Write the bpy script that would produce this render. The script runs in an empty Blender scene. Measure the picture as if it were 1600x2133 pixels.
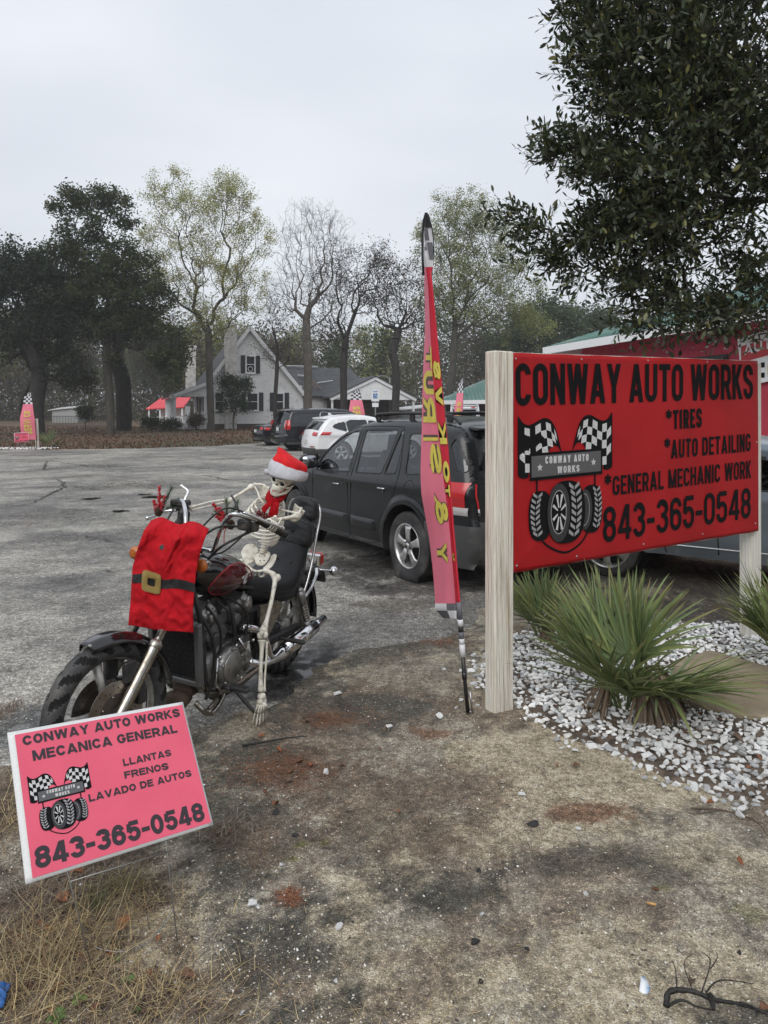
import bpy, bmesh, math, random
import numpy as np
from mathutils import Vector, Matrix
R_ = math.radians
sc = bpy.context.scene
COL = sc.collection

# ------------------------------------------------------------------ camera, sky, sun, exposure
CAM_H = 1.7
FPX, CX, HY = 1500.0, 800.0, 862.0          # focal length, centre and horizon row of the 1600x2133 photograph
cam_d = bpy.data.cameras.new('camera'); cam = bpy.data.objects.new('camera', cam_d); COL.objects.link(cam)
cam.location = (0, 0, CAM_H); cam.rotation_euler = (R_(90), 0, 0)
cam_d.sensor_fit = 'HORIZONTAL'; cam_d.sensor_width = 36.0; cam_d.lens = 36.0*FPX/1600.0
cam_d.shift_y = -(1066.5-HY)/1600.0
cam_d.clip_start = 0.05; cam_d.clip_end = 2000
sc.camera = cam

SUN_EL, SUN_AZ = R_(46), R_(200)
world = bpy.data.worlds.new('World'); sc.world = world; world.use_nodes = True
wn = world.node_tree; wn.nodes.clear()
def wnode(t, **k):
    n = wn.nodes.new(t)
    for a, b in k.items(): setattr(n, a, b)
    return n
wo = wnode('ShaderNodeOutputWorld'); wb = wnode('ShaderNodeBackground')
sky = wnode('ShaderNodeTexSky', sky_type='NISHITA'); sky.sun_disc = False
sky.sun_elevation = SUN_EL; sky.sun_rotation = SUN_AZ; sky.air_density = 1.0; sky.dust_density = 4.0
tc = wnode('ShaderNodeTexCoord'); mp = wnode('ShaderNodeMapping'); mp.inputs['Scale'].default_value = (1.0, 1.0, 2.6)
nz = wnode('ShaderNodeTexNoise'); nz.inputs['Scale'].default_value = 1.7; nz.inputs['Detail'].default_value = 3.5; nz.inputs['Roughness'].default_value = 0.42
cr = wnode('ShaderNodeValToRGB')
cr.color_ramp.elements[0].position = 0.28; cr.color_ramp.elements[0].color = (0.50, 0.535, 0.59, 1)
cr.color_ramp.elements[1].position = 0.74; cr.color_ramp.elements[1].color = (0.69, 0.72, 0.765, 1)
sx = wnode('ShaderNodeSeparateXYZ')
# the whole overcast dome brightens evenly towards the zenith, as a real one does
mr = wnode('ShaderNodeMapRange'); mr.inputs['From Min'].default_value = 0.0; mr.inputs['From Max'].default_value = 1.0
mr.inputs['To Min'].default_value = 10.2; mr.inputs['To Max'].default_value = 14.0
vm = wnode('ShaderNodeVectorMath', operation='SCALE')
mx = wnode('ShaderNodeMix', data_type='RGBA'); mx.inputs[0].default_value = 0.93
wn.links.new(tc.outputs['Generated'], mp.inputs['Vector']); wn.links.new(mp.outputs[0], nz.inputs['Vector'])
wn.links.new(nz.outputs['Fac'], cr.inputs[0]); wn.links.new(tc.outputs['Generated'], sx.inputs[0]); wn.links.new(sx.outputs['Z'], mr.inputs['Value'])
wn.links.new(cr.outputs[0], vm.inputs[0]); wn.links.new(mr.outputs[0], vm.inputs['Scale'])
wn.links.new(sky.outputs[0], mx.inputs[6]); wn.links.new(vm.outputs[0], mx.inputs[7])
wn.links.new(mx.outputs[2], wb.inputs['Color']); wb.inputs['Strength'].default_value = 0.1
wn.links.new(wb.outputs[0], wo.inputs['Surface'])

sun_d = bpy.data.lights.new('sun', 'SUN'); sun = bpy.data.objects.new('sun', sun_d); COL.objects.link(sun)
sun_d.energy = 1.5; sun_d.angle = R_(45); sun_d.color = (1.0, 0.97, 0.93)
sdir = Vector((math.sin(SUN_AZ)*math.cos(SUN_EL), math.cos(SUN_AZ)*math.cos(SUN_EL), math.sin(SUN_EL)))
sun.rotation_euler = sdir.to_track_quat('Z', 'Y').to_euler()
sc.view_settings.view_transform = 'Standard'; sc.view_settings.look = 'None'
sc.view_settings.exposure = 0.22; sc.view_settings.gamma = 1.0; sc.view_settings.use_curve_mapping = False
sc.render.film_transparent = False
sc.cycles.max_bounces = 6; sc.cycles.transparent_max_bounces = 24; sc.cycles.caustics_reflective = False; sc.cycles.caustics_refractive = False

# ------------------------------------------------------------------ helpers
RNG = np.random.default_rng(7)
random.seed(7)
def at(px, py, D):      # the point seen at a pixel of the photograph, D metres ahead
    return np.array([(px-CX)/FPX*D, D, CAM_H-(py-HY)/FPX*D])
def gd(px, py):         # the same for a pixel of level ground
    return at(px, py, CAM_H*FPX/(py-HY))
def V3(p): return np.array([float(p[0]), float(p[1]), float(p[2])])
def unit(v):
    v = np.asarray(v, float); n = np.linalg.norm(v); return v/n if n > 1e-12 else v
def lerp(a, b, t): return np.asarray(a)*(1-t)+np.asarray(b)*t
def smooth(e0, e1, x):
    t = np.clip((np.asarray(x, float)-e0)/(e1-e0), 0, 1); return t*t*(3-2*t)
def catmull(P, n=8, closed=False):
    P = [np.asarray(p, float) for p in P]; m = len(P); out = []
    rng = range(m) if closed else range(m-1)
    for i in rng:
        p0 = P[(i-1) % m] if closed or i > 0 else P[0]; p1 = P[i]; p2 = P[(i+1) % m]
        p3 = P[(i+2) % m] if closed or i+2 < m else P[-1]
        for k in range(n):
            t = k/n
            out.append(0.5*((2*p1)+(-p0+p2)*t+(2*p0-5*p1+4*p2-p3)*t*t+(-p0+3*p1-3*p2+p3)*t**3))
    if not closed: out.append(P[-1])
    return out
def vnoise(x, y, seed=0, z=None):
    x = np.asarray(x, float); y = np.asarray(y, float)
    xi = np.floor(x).astype(np.int64); yi = np.floor(y).astype(np.int64)
    fx = x-xi; fy = y-yi; fx = fx*fx*(3-2*fx); fy = fy*fy*(3-2*fy)
    def h(a, b):
        n = (a*374761393+b*668265263+seed*1442695041) & 0xffffffff
        n = ((n ^ (n >> 13))*1274126177) & 0xffffffff
        return ((n ^ (n >> 16)) & 0xffff)/65535.0
    return (h(xi, yi)*(1-fx)+h(xi+1, yi)*fx)*(1-fy)+(h(xi, yi+1)*(1-fx)+h(xi+1, yi+1)*fx)*fy
def fbm(x, y, seed=0, oct=4, lac=2.1, gain=.5):
    s = 0; a = 1; t = 0
    for i in range(oct):
        s = s+a*vnoise(np.asarray(x)*lac**i, np.asarray(y)*lac**i, seed+i*17); t += a; a *= gain
    return s/t
def in_poly(x, y, poly):
    x = np.asarray(x, float); y = np.asarray(y, float); r = np.zeros(x.shape, bool); n = len(poly)
    for i in range(n):
        x1, y1 = poly[i][:2]; x2, y2 = poly[(i+1) % n][:2]
        if y1 == y2: continue
        r ^= ((y1 > y) != (y2 > y)) & (x < (x2-x1)*(y-y1)/(y2-y1)+x1)
    return r
def poly_dist(x, y, poly, closed=True):
    x = np.asarray(x, float); y = np.asarray(y, float); d = np.full(x.shape, 1e9)
    qx = np.zeros(x.shape); qy = np.zeros(x.shape); n = len(poly)
    for i in range(n if closed else n-1):
        x1, y1 = poly[i][:2]; x2, y2 = poly[(i+1) % n][:2]
        dx, dy = x2-x1, y2-y1; L = dx*dx+dy*dy+1e-18
        t = np.clip(((x-x1)*dx+(y-y1)*dy)/L, 0, 1); px = x1+t*dx; py = y1+t*dy
        dd = np.hypot(x-px, y-py); m = dd < d; d = np.where(m, dd, d); qx = np.where(m, px, qx); qy = np.where(m, py, qy)
    return d, qx, qy

def mesh_np(name, verts, faces, mats, midx=None, smooth_=True, cols=None):
    """faces: (n,3) or (n,4) int array, or list of such arrays"""
    me = bpy.data.meshes.new(name)
    verts = np.asarray(verts, np.float32); fl = faces if isinstance(faces, list) else [faces]
    fl = [np.asarray(f, np.int32) for f in fl if len(f)]
    loops = np.concatenate([f.ravel() for f in fl]) if fl else np.zeros(0, np.int32)
    sizes = np.concatenate([np.full(len(f), f.shape[1], np.int32) for f in fl]) if fl else np.zeros(0, np.int32)
    me.vertices.add(len(verts)); me.vertices.foreach_set('co', verts.ravel())
    me.loops.add(len(loops)); me.loops.foreach_set('vertex_index', loops)
    starts = np.concatenate([[0], np.cumsum(sizes)[:-1]]).astype(np.int32) if len(sizes) else sizes
    me.polygons.add(len(sizes)); me.polygons.foreach_set('loop_start', starts)
    if midx is not None: me.polygons.foreach_set('material_index', np.asarray(midx, np.int32))
    me.polygons.foreach_set('use_smooth', np.full(len(sizes), smooth_, bool))
    if cols is not None:
        ca = me.color_attributes.new('tint', 'FLOAT_COLOR', 'POINT')
        c = np.ones((len(verts), 4), np.float32); c[:, :3] = np.asarray(cols, np.float32).reshape(len(verts), -1); ca.data.foreach_set('color', c.ravel())
    me.update(calc_edges=True); me.validate()
    for m in (mats if isinstance(mats, (list, tuple)) else [mats]): me.materials.append(m)
    return me
def link(name, me, parent=None):
    o = bpy.data.objects.new(name, me); COL.objects.link(o)
    if parent is not None: o.parent = parent
    return o
LEAVES = []
class MB:
    """collects shapes and links them as one mesh object"""
    def __init__(s): s.v = []; s.f = []; s.m = []; s.sm = []; s.n = 0
    def add(s, V, F, mi=0, sm=True):
        V = [tuple(map(float, p)) for p in V]; s.v += V
        for f in F: s.f.append(tuple(int(i)+s.n for i in f)); s.m.append(mi); s.sm.append(sm)
        s.n += len(V); return s
    def box(s, c, size, rot=None, mi=0, bev=0.0):
        hx, hy, hz = [a/2 for a in size]
        if bev > 0:
            b = min(bev, hx*.9, hy*.9, hz*.9); V = []; 
            for sxx in (-1, 1):
                for syy in (-1, 1):
                    for szz in (-1, 1):
                        V += [(sxx*hx, syy*(hy-b), szz*(hz-b)), (sxx*(hx-b), syy*hy, szz*(hz-b)), (sxx*(hx-b), syy*(hy-b), szz*hz)]
            def I(a, b_, c_, k): return ((a*2+b_)*2+c_)*3+k
            F = []
            F += [(I(1,0,0,0),I(1,1,0,0),I(1,1,1,0),I(1,0,1,0)), (I(0,0,0,0),I(0,0,1,0),I(0,1,1,0),I(0,1,0,0))]
            F += [(I(0,1,0,1),I(0,1,1,1),I(1,1,1,1),I(1,1,0,1)), (I(0,0,0,1),I(1,0,0,1),I(1,0,1,1),I(0,0,1,1))]
            F += [(I(0,0,1,2),I(1,0,1,2),I(1,1,1,2),I(0,1,1,2)), (I(0,0,0,2),I(0,1,0,2),I(1,1,0,2),I(1,0,0,2))]
            for a in (0, 1):
                for b_ in (0, 1):
                    F.append((I(a,b_,0,0),I(a,b_,0,1),I(a,b_,1,1),I(a,b_,1,0)))
                    F.append((I(a,0,b_,0),I(a,0,b_,2),I(a,1,b_,2),I(a,1,b_,0)))
                    F.append((I(0,a,b_,1),I(0,a,b_,2),I(1,a,b_,2),I(1,a,b_,1)))
                    for c_ in (0, 1): F.append((I(a,b_,c_,0),I(a,b_,c_,1),I(a,b_,c_,2)))
        else:
            V = [(x*hx, y*hy, z*hz) for x in (-1,1) for y in (-1,1) for z in (-1,1)]
            F = [(0,1,3,2),(4,6,7,5),(0,4,5,1),(2,3,7,6),(0,2,6,4),(1,5,7,3)]
        V = np.array(V)
        if rot is not None: V = V @ np.array(rot).T
        return s.add(V+np.asarray(c, float), F, mi, False)
    def beam(s, a, b, w, h, up=(0,0,1), mi=0, bev=0.0):
        a = V3(a); b = V3(b); x = unit(b-a); y = unit(np.cross(up, x)); z = np.cross(x, y)
        return s.box((a+b)/2, (np.linalg.norm(b-a), w, h), np.array([x, y, z]).T, mi, bev)
    def tube(s, path, r, n=8, mi=0, caps=True, sx=1.0, closed=False, ref=None):
        P = [V3(p) for p in path]; m = len(P)
        if np.isscalar(r): r = [r]*m
        T = []
        for i in range(m):
            a = P[(i-1) % m] if closed or i > 0 else P[i]; b = P[(i+1) % m] if closed or i < m-1 else P[i]
            T.append(unit(b-a))
        up = V3(ref) if ref is not None else (np.array([0,0,1.]) if abs(T[0][2]) < .9 else np.array([1.,0,0]))
        u = unit(up-T[0]*np.dot(up, T[0])); V = []
        for i in range(m):
            u = unit(u-T[i]*np.dot(u, T[i])); w = np.cross(T[i], u)
            for k in range(n):
                a = 2*math.pi*k/n; V.append(P[i]+r[i]*(math.cos(a)*u+math.sin(a)*w*sx))
        F = []
        for i in range(m if closed else m-1):
            j = (i+1) % m
            for k in range(n): F.append((i*n+k, i*n+(k+1) % n, j*n+(k+1) % n, j*n+k))
        if caps and not closed: F += [tuple(range(n))[::-1], tuple((m-1)*n+k for k in range(n))]
        return s.add(V, F, mi, True)
    def cyl(s, a, b, r, n=16, mi=0, bev=0.0, r2=None):
        a = V3(a); b = V3(b); r2 = r if r2 is None else r2
        if bev > 0:
            d = unit(b-a)
            return s.lathe([(0,0),(r-bev,0),(r,bev),(r2,np.linalg.norm(b-a)-bev),(r2-bev,np.linalg.norm(b-a)),(0,np.linalg.norm(b-a))], a, d, n, mi)
        return s.tube([a, b], [r, r2], n, mi)
    def lathe(s, prof, o, axis, n=24, mi=0, sm=True):
        o = V3(o); ax = unit(axis); up = np.array([0,0,1.]) if abs(ax[2]) < .9 else np.array([1.,0,0])
        u = unit(np.cross(up, ax)); w = np.cross(ax, u); V = []; m = len(prof)
        for (r, h) in prof:
            for k in range(n):
                a = 2*math.pi*k/n; V.append(o+ax*h+r*(math.cos(a)*u+math.sin(a)*w))
        F = [(i*n+k, i*n+(k+1) % n, (i+1)*n+(k+1) % n, (i+1)*n+k) for i in range(m-1) for k in range(n)]
        return s.add(V, F, mi, sm)
    def ball(s, c, r, n=12, mi=0, rot=None, p=1.0):
        rr = (r, r, r) if np.isscalar(r) else r; V = []; m = max(5, n//2+1)
        for i in range(m+1):
            th = math.pi*i/m
            for k in range(n):
                a = 2*math.pi*k/n; d = [math.sin(th)*math.cos(a), math.sin(th)*math.sin(a), math.cos(th)]
                V.append([math.copysign(abs(q)**p, q)*e for q, e in zip(d, rr)])
        V = np.array(V)
        if rot is not None: V = V @ np.array(rot).T
        F = [(i*n+k, (i+1)*n+k, (i+1)*n+(k+1) % n, i*n+(k+1) % n) for i in range(m) for k in range(n)]
        return s.add(V+np.asarray(c, float), F, mi, True)
    def grid(s, G, mi=0, sm=True, wrap=False):
        G = np.asarray(G, float); a, b = G.shape[:2]
        F = [(i*b+j, (i+1)*b+j, (i+1)*b+(j+1) % b, i*b+(j+1) % b) for i in range(a-1) for j in range(b if wrap else b-1)]
        return s.add(G.reshape(-1, 3), F, mi, sm)
    def loft(s, secs, n=20, mi=0, caps=True):
        """secs: (centre, axisU*ru, axisV*rv, exponent)"""
        V = []; m = len(secs)
        for c, U, W, e in secs:
            for k in range(n):
                a = 2*math.pi*k/n; ca, sa = math.cos(a), math.sin(a)
                V.append(V3(c)+np.asarray(U)*math.copysign(abs(ca)**(2/e), ca)+np.asarray(W)*math.copysign(abs(sa)**(2/e), sa))
        F = [(i*n+k, i*n+(k+1) % n, (i+1)*n+(k+1) % n, (i+1)*n+k) for i in range(m-1) for k in range(n)]
        if caps: F += [tuple(range(n))[::-1], tuple((m-1)*n+k for k in range(n))]
        return s.add(V, F, mi, True)
    def prism(s, poly, o, U, W, N, d, mi=0, sm=False):
        """a 2D outline (u,v) pushed from o along N by d"""
        o = V3(o); U = V3(U); W = V3(W); N = V3(N); n = len(poly)
        A = [o+U*p[0]+W*p[1] for p in poly]; V = A+[p+N*d for p in A]
        F = [tuple(range(n))[::-1], tuple(range(n, 2*n))]+[(i, (i+1) % n, n+(i+1) % n, n+i) for i in range(n)]
        return s.add(V, F, mi, sm)
    def mesh(s, name, mats):
        me = bpy.data.meshes.new(name); me.from_pydata(s.v, [], s.f)
        me.polygons.foreach_set('material_index', s.m); me.polygons.foreach_set('use_smooth', s.sm)
        for m in (mats if isinstance(mats, (list, tuple)) else [mats]): me.materials.append(m)
        me.update(); return me
    def build(s, name, mats, parent=None, bev=0.0, sub=0, fix=True, seg=2):
        me = s.mesh(name, mats)
        if fix:
            bm = bmesh.new(); bm.from_mesh(me); bmesh.ops.recalc_face_normals(bm, faces=bm.faces); bm.to_mesh(me); bm.free()
        o = link(name, me, parent)
        if bev > 0:
            b = o.modifiers.new('b', 'BEVEL'); b.width = bev; b.segments = seg; b.limit_method = 'ANGLE'; b.angle_limit = R_(35)
        if sub: 
            q = o.modifiers.new('s', 'SUBSURF'); q.levels = sub; q.render_levels = sub
        return o
def tag(o, label=None, cat=None, group=None, kind=None):
    if label: o['label'] = label
    if cat: o['category'] = cat
    if group: o['group'] = group
    if kind: o['kind'] = kind
    return o
def thing(name, label, cat, loc=(0,0,0), rz=0.0, group=None, mat=None):
    o = bpy.data.objects.new(name, None); COL.objects.link(o); o.empty_display_size = .1
    if mat is not None: o.matrix_world = mat
    else: o.location = tuple(loc); o.rotation_euler = (0, 0, rz)
    return tag(o, label, cat, group)
def copy_tree(o, parent=None):
    c = o.copy(); COL.objects.link(c); c.parent = parent
    for ch in list(KIDS.get(o.name, o.children)): copy_tree(ch, c)
    return c
KIDS = {}

# ------------------------------------------------------------------ materials
MATS = {}
def mat(name, col=(.5,.5,.5), rough=.5, metal=0.0, var=0.0, vscale=8.0, bump=0.0, bscale=60.0, col2=None, spec=.5, coat=0.0, trans=0.0,
        rvar=0.0, coords='Object', dirt=None, tint=False, sss=0.0, alpha=None, stretch=None, detail=4.0):
    if name in MATS: return MATS[name]
    m = bpy.data.materials.new(name); MATS[name] = m; m.use_nodes = True; nt = m.node_tree; N = nt.nodes; L = nt.links
    b = N['Principled BSDF']; b.inputs['Base Color'].default_value = (*col, 1); b.inputs['Roughness'].default_value = rough
    b.inputs['Metallic'].default_value = metal; b.inputs['Specular IOR Level'].default_value = spec
    b.inputs['Coat Weight'].default_value = coat; b.inputs['Coat Roughness'].default_value = .08
    b.inputs['Transmission Weight'].default_value = trans
    if sss: b.inputs['Subsurface Weight'].default_value = sss; b.inputs['Subsurface Radius'].default_value = (.02,.01,.006); b.inputs['Subsurface Scale'].default_value = .3
    t = N.new('ShaderNodeTexCoord'); vec = t.outputs[coords]
    if stretch:
        q = N.new('ShaderNodeMapping'); q.inputs['Scale'].default_value = stretch; L.new(vec, q.inputs[0]); vec = q.outputs[0]
    src = None
    if var > 0 or col2 is not None:
        n = N.new('ShaderNodeTexNoise'); n.inputs['Scale'].default_value = vscale; n.inputs['Detail'].default_value = detail; L.new(vec, n.inputs['Vector'])
        r = N.new('ShaderNodeValToRGB'); c2 = col2 if col2 is not None else tuple(max(0, c*(1-var)) for c in col)
        c1 = col if col2 is not None else tuple(min(1, c*(1+var)) for c in col)
        r.color_ramp.elements[0].position = .35; r.color_ramp.elements[1].position = .65
        r.color_ramp.elements[0].color = (*c1, 1); r.color_ramp.elements[1].color = (*c2, 1); L.new(n.outputs['Fac'], r.inputs[0]); src = r.outputs[0]
        if rvar > 0:
            mr_ = N.new('ShaderNodeMapRange'); mr_.inputs['To Min'].default_value = max(0.02, rough-rvar); mr_.inputs['To Max'].default_value = min(1, rough+rvar)
            mr_.inputs['From Min'].default_value = .35; mr_.inputs['From Max'].default_value = .65
            L.new(n.outputs['Fac'], mr_.inputs['Value']); L.new(mr_.outputs[0], b.inputs['Roughness'])
    if dirt is not None:     # (colour, scale, amount)
        n = N.new('ShaderNodeTexNoise'); n.inputs['Scale'].default_value = dirt[1]; n.inputs['Detail'].default_value = 8; n.inputs['Roughness'].default_value = .65; L.new(vec, n.inputs['Vector'])
        mr_ = N.new('ShaderNodeMapRange'); mr_.inputs['From Min'].default_value = .62-dirt[2]*.5; mr_.inputs['From Max'].default_value = .75; L.new(n.outputs['Fac'], mr_.inputs['Value'])
        x = N.new('ShaderNodeMix'); x.data_type = 'RGBA'; L.new(mr_.outputs[0], x.inputs[0]); x.inputs[7].default_value = (*dirt[0], 1)
        if src is not None: L.new(src, x.inputs[6])
        else: x.inputs[6].default_value = (*col, 1)
        src = x.outputs[2]
    if tint:
        a = N.new('ShaderNodeAttribute'); a.attribute_name = 'tint'; x = N.new('ShaderNodeMix'); x.data_type = 'RGBA'; x.blend_type = 'MULTIPLY'; x.inputs[0].default_value = 1
        if src is not None: L.new(src, x.inputs[6])
        else: x.inputs[6].default_value = (*col, 1)
        L.new(a.outputs['Color'], x.inputs[7]); src = x.outputs[2]
    if src is not None: L.new(src, b.inputs['Base Color'])
    if bump > 0:
        n = N.new('ShaderNodeTexNoise'); n.inputs['Scale'].default_value = bscale; n.inputs['Detail'].default_value = 5; L.new(vec, n.inputs['Vector'])
        bp = N.new('ShaderNodeBump'); bp.inputs['Strength'].default_value = min(1, bump*4); bp.inputs['Distance'].default_value = bump*.02
        L.new(n.outputs['Fac'], bp.inputs['Height']); L.new(bp.outputs[0], b.inputs['Normal'])
    m['src'] = 1
    return m
def glass(name, col, rough=.02, mix=.5):
    """tinted pane: part see-through, part reflecting"""
    if name in MATS: return MATS[name]
    m = bpy.data.materials.new(name); MATS[name] = m; m.use_nodes = True; nt = m.node_tree; N = nt.nodes; L = nt.links
    N.remove(N['Principled BSDF']); o = N['Material Output']
    t = N.new('ShaderNodeBsdfTransparent'); t.inputs[0].default_value = (*col, 1)
    g = N.new('ShaderNodeBsdfGlossy'); g.inputs['Roughness'].default_value = rough; g.inputs['Color'].default_value = (.95,.97,1,1)
    f = N.new('ShaderNodeLayerWeight'); pw = N.new('ShaderNodeMath'); pw.operation = 'POWER'; pw.inputs[1].default_value = 4.0; L.new(f.outputs['Facing'], pw.inputs[0])
    mr_ = N.new('ShaderNodeMath'); mr_.operation = 'MULTIPLY_ADD'; mr_.inputs[1].default_value = .9; mr_.inputs[2].default_value = .04+mix*.08; L.new(pw.outputs[0], mr_.inputs[0])
    x = N.new('ShaderNodeMixShader'); L.new(mr_.outputs[0], x.inputs[0]); L.new(t.outputs[0], x.inputs[1]); L.new(g.outputs[0], x.inputs[2]); L.new(x.outputs[0], o.inputs[0])
    return m
BLACK = mat('black_ink', (.008,.008,.009), .8, spec=.12)

def see_through(m, amount):
    """thin leaves and cloth let part of the light through"""
    nt = m.node_tree; N = nt.nodes; L = nt.links; b = N['Principled BSDF']; o = N['Material Output']; t = N.new('ShaderNodeBsdfTranslucent'); x = N.new('ShaderNodeMixShader'); x.inputs[0].default_value = amount
    if b.inputs['Base Color'].is_linked: L.new(b.inputs['Base Color'].links[0].from_socket, t.inputs['Color'])
    else: t.inputs['Color'].default_value = b.inputs['Base Color'].default_value
    L.new(b.outputs[0], x.inputs[1]); L.new(t.outputs[0], x.inputs[2]); L.new(x.outputs[0], o.inputs['Surface']); return m

# thin drizzle haze over the whole place
hz = bpy.data.meshes.new('haze'); bm_ = bmesh.new(); bmesh.ops.create_cube(bm_, size=1.0); bm_.to_mesh(hz); bm_.free(); hzo = bpy.data.objects.new('haze', hz); COL.objects.link(hzo); hzo.scale = (1500, 1500, 32); hzo.location = (0, 300, 13.0); hzo['kind'] = 'stuff'
hm = bpy.data.materials.new('haze'); hm.use_nodes = True; hm.node_tree.nodes.remove(hm.node_tree.nodes['Principled BSDF']); pv = hm.node_tree.nodes.new('ShaderNodeVolumePrincipled'); pv.inputs['Density'].default_value = .0007; pv.inputs['Color'].default_value = (.9,.93,.97,1); hm.node_tree.links.new(pv.outputs[0], hm.node_tree.nodes['Material Output'].inputs['Volume']); hz.materials.append(hm)
sc.cycles.volume_bounces = 1; sc.cycles.volume_step_rate = 10

# ------------------------------------------------------------------ ground
LOT = [(-70,-6),(-6,1.6),(-3.2,2.6),(-1.75,3.25),(-1.3,3.55),(-1.0,3.85),(-.6,4.2),(-.3,4.8),(.05,5.15),(.45,5.5),(.8,5.95),(1.3,6.9),(2.2,8.3),(3.2,9.6),(6,11),(40,13),
       (40,56),(10,50),(0,46.5),(-6,42.5),(-9,38),(-12,35.3),(-18,33.7),(-40,31.5),(-70,30)]
def rise(y):
    return .42*smooth(36, 60, y)+.5*smooth(62, 110, y)
def dirt_z(x, y):
    return rise(y)+.035*(fbm(x*.9, y*.9, 3, 3)-.5)+.014*(fbm(x*5, y*5, 5, 3)-.5)
def lot_in(x, y):
    d, _, _ = poly_dist(x, y, LOT); s = np.where(in_poly(x, y, LOT), d, -d)
    w = .22*(fbm(np.asarray(x)*1.6, np.asarray(y)*1.6, 31, 4)-.5)*2
    return s+w*np.clip(1, 0, 1)
def axis_(pts):
    out = []
    for a, b, st in pts: out += list(np.arange(a, b-1e-9, st))
    return np.array(out+[pts[-1][1]])
def speckle(name, fine, stone, rough=.9, bump=1.0, aggregate=True, lo=.35, hi=3.4, mott=2.4):
    m = bpy.data.materials.new(name); m.use_nodes = True; nt = m.node_tree; N = nt.nodes; L = nt.links; b = N['Principled BSDF']
    a = N.new('ShaderNodeAttribute'); a.attribute_name = 'tint'; t = N.new('ShaderNodeTexCoord')
    n1 = N.new('ShaderNodeTexNoise'); n1.inputs['Scale'].default_value = fine; n1.inputs['Detail'].default_value = 6; n1.inputs['Roughness'].default_value = .7
    n2 = N.new('ShaderNodeTexNoise'); n2.inputs['Scale'].default_value = fine*.13; n2.inputs['Detail'].default_value = 5
    vo = N.new('ShaderNodeTexVoronoi'); vo.inputs['Scale'].default_value = stone
    for q in (n1, n2, vo): L.new(t.outputs['Object'], q.inputs['Vector'])
    r1 = N.new('ShaderNodeMapRange'); r1.inputs['From Min'].default_value = .3; r1.inputs['From Max'].default_value = .7; r1.inputs['To Min'].default_value = .45; r1.inputs['To Max'].default_value = 1.55
    L.new(n1.outputs['Fac'], r1.inputs['Value'])
    r2 = N.new('ShaderNodeMapRange'); r2.inputs['From Min'].default_value = .3; r2.inputs['From Max'].default_value = .7; r2.inputs['To Min'].default_value = .6; r2.inputs['To Max'].default_value = 1.4
    L.new(n2.outputs['Fac'], r2.inputs['Value'])
    mu = N.new('ShaderNodeMath'); mu.operation = 'MULTIPLY'; L.new(r1.outputs[0], mu.inputs[0]); L.new(r2.outputs[0], mu.inputs[1])
    n3 = N.new('ShaderNodeTexNoise'); n3.inputs['Scale'].default_value = mott; n3.inputs['Detail'].default_value = 9; n3.inputs['Roughness'].default_value = .72; L.new(t.outputs['Object'], n3.inputs['Vector'])
    r3 = N.new('ShaderNodeMapRange'); r3.inputs['From Min'].default_value = .36; r3.inputs['From Max'].default_value = .64; r3.inputs['To Min'].default_value = .58; r3.inputs['To Max'].default_value = 1.32; L.new(n3.outputs['Fac'], r3.inputs['Value'])
    mu0 = mu; mu = N.new('ShaderNodeMath'); mu.operation = 'MULTIPLY'; L.new(mu0.outputs[0], mu.inputs[0]); L.new(r3.outputs[0], mu.inputs[1])
    # aggregate: each cell its own brightness, a few pale ones
    sp = N.new('ShaderNodeSeparateColor'); L.new(vo.outputs['Color'], sp.inputs[0])
    cr_ = N.new('ShaderNodeValToRGB'); e = cr_.color_ramp.elements; e[0].position = 0; e[0].color = (lo,lo,lo,1); e[1].position = 1; e[1].color = (hi,hi*.98,hi*.93,1)
    for p, c in ((.35, .85), (.72, 1.05), (.86, 1.25), (.93, 1.55)):
        q = e.new(p); q.color = (c, c, c, 1)
    L.new(sp.outputs[0], cr_.inputs[0])
    v1 = N.new('ShaderNodeVectorMath'); v1.operation = 'SCALE'; L.new(a.outputs['Color'], v1.inputs[0]); L.new(mu.outputs[0], v1.inputs['Scale'])
    v2 = N.new('ShaderNodeVectorMath'); v2.operation = 'MULTIPLY'; L.new(v1.outputs[0], v2.inputs[0]); L.new(cr_.outputs[0], v2.inputs[1])
    mn = N.new('ShaderNodeVectorMath'); mn.operation = 'MINIMUM'; L.new(v2.outputs[0], mn.inputs[0]); mn.inputs[1].default_value = (.7,.68,.62)
    L.new((mn if aggregate else v1).outputs[0], b.inputs['Base Color'])
    # wet places: attribute wet lowers the roughness
    w = N.new('ShaderNodeAttribute'); w.attribute_name = 'wet'
    wn_ = N.new('ShaderNodeTexNoise'); wn_.inputs['Scale'].default_value = 9; wn_.inputs['Detail'].default_value = 6; L.new(t.outputs['Object'], wn_.inputs['Vector'])
    wm = N.new('ShaderNodeMath'); wm.operation = 'MULTIPLY'; L.new(w.outputs['Fac'], wm.inputs[0]); 
    wr = N.new('ShaderNodeMapRange'); wr.inputs['From Min'].default_value = .42; wr.inputs['From Max'].default_value = .56; L.new(wn_.outputs['Fac'], wr.inputs['Value']); L.new(wr.outputs[0], wm.inputs[1])
    rr = N.new('ShaderNodeMapRange'); rr.inputs['To Min'].default_value = rough; rr.inputs['To Max'].default_value = .12; L.new(wm.outputs[0], rr.inputs['Value']); L.new(rr.outputs[0], b.inputs['Roughness'])
    b.inputs['Specular IOR Level'].default_value = .4
    bp = N.new('ShaderNodeBump'); bp.inputs['Distance'].default_value = .006*bump; bs = N.new('ShaderNodeMapRange'); bs.inputs['To Min'].default_value = .9; bs.inputs['To Max'].default_value = .04
    L.new(wm.outputs[0], bs.inputs['Value']); L.new(bs.outputs[0], bp.inputs['Strength'])
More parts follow.
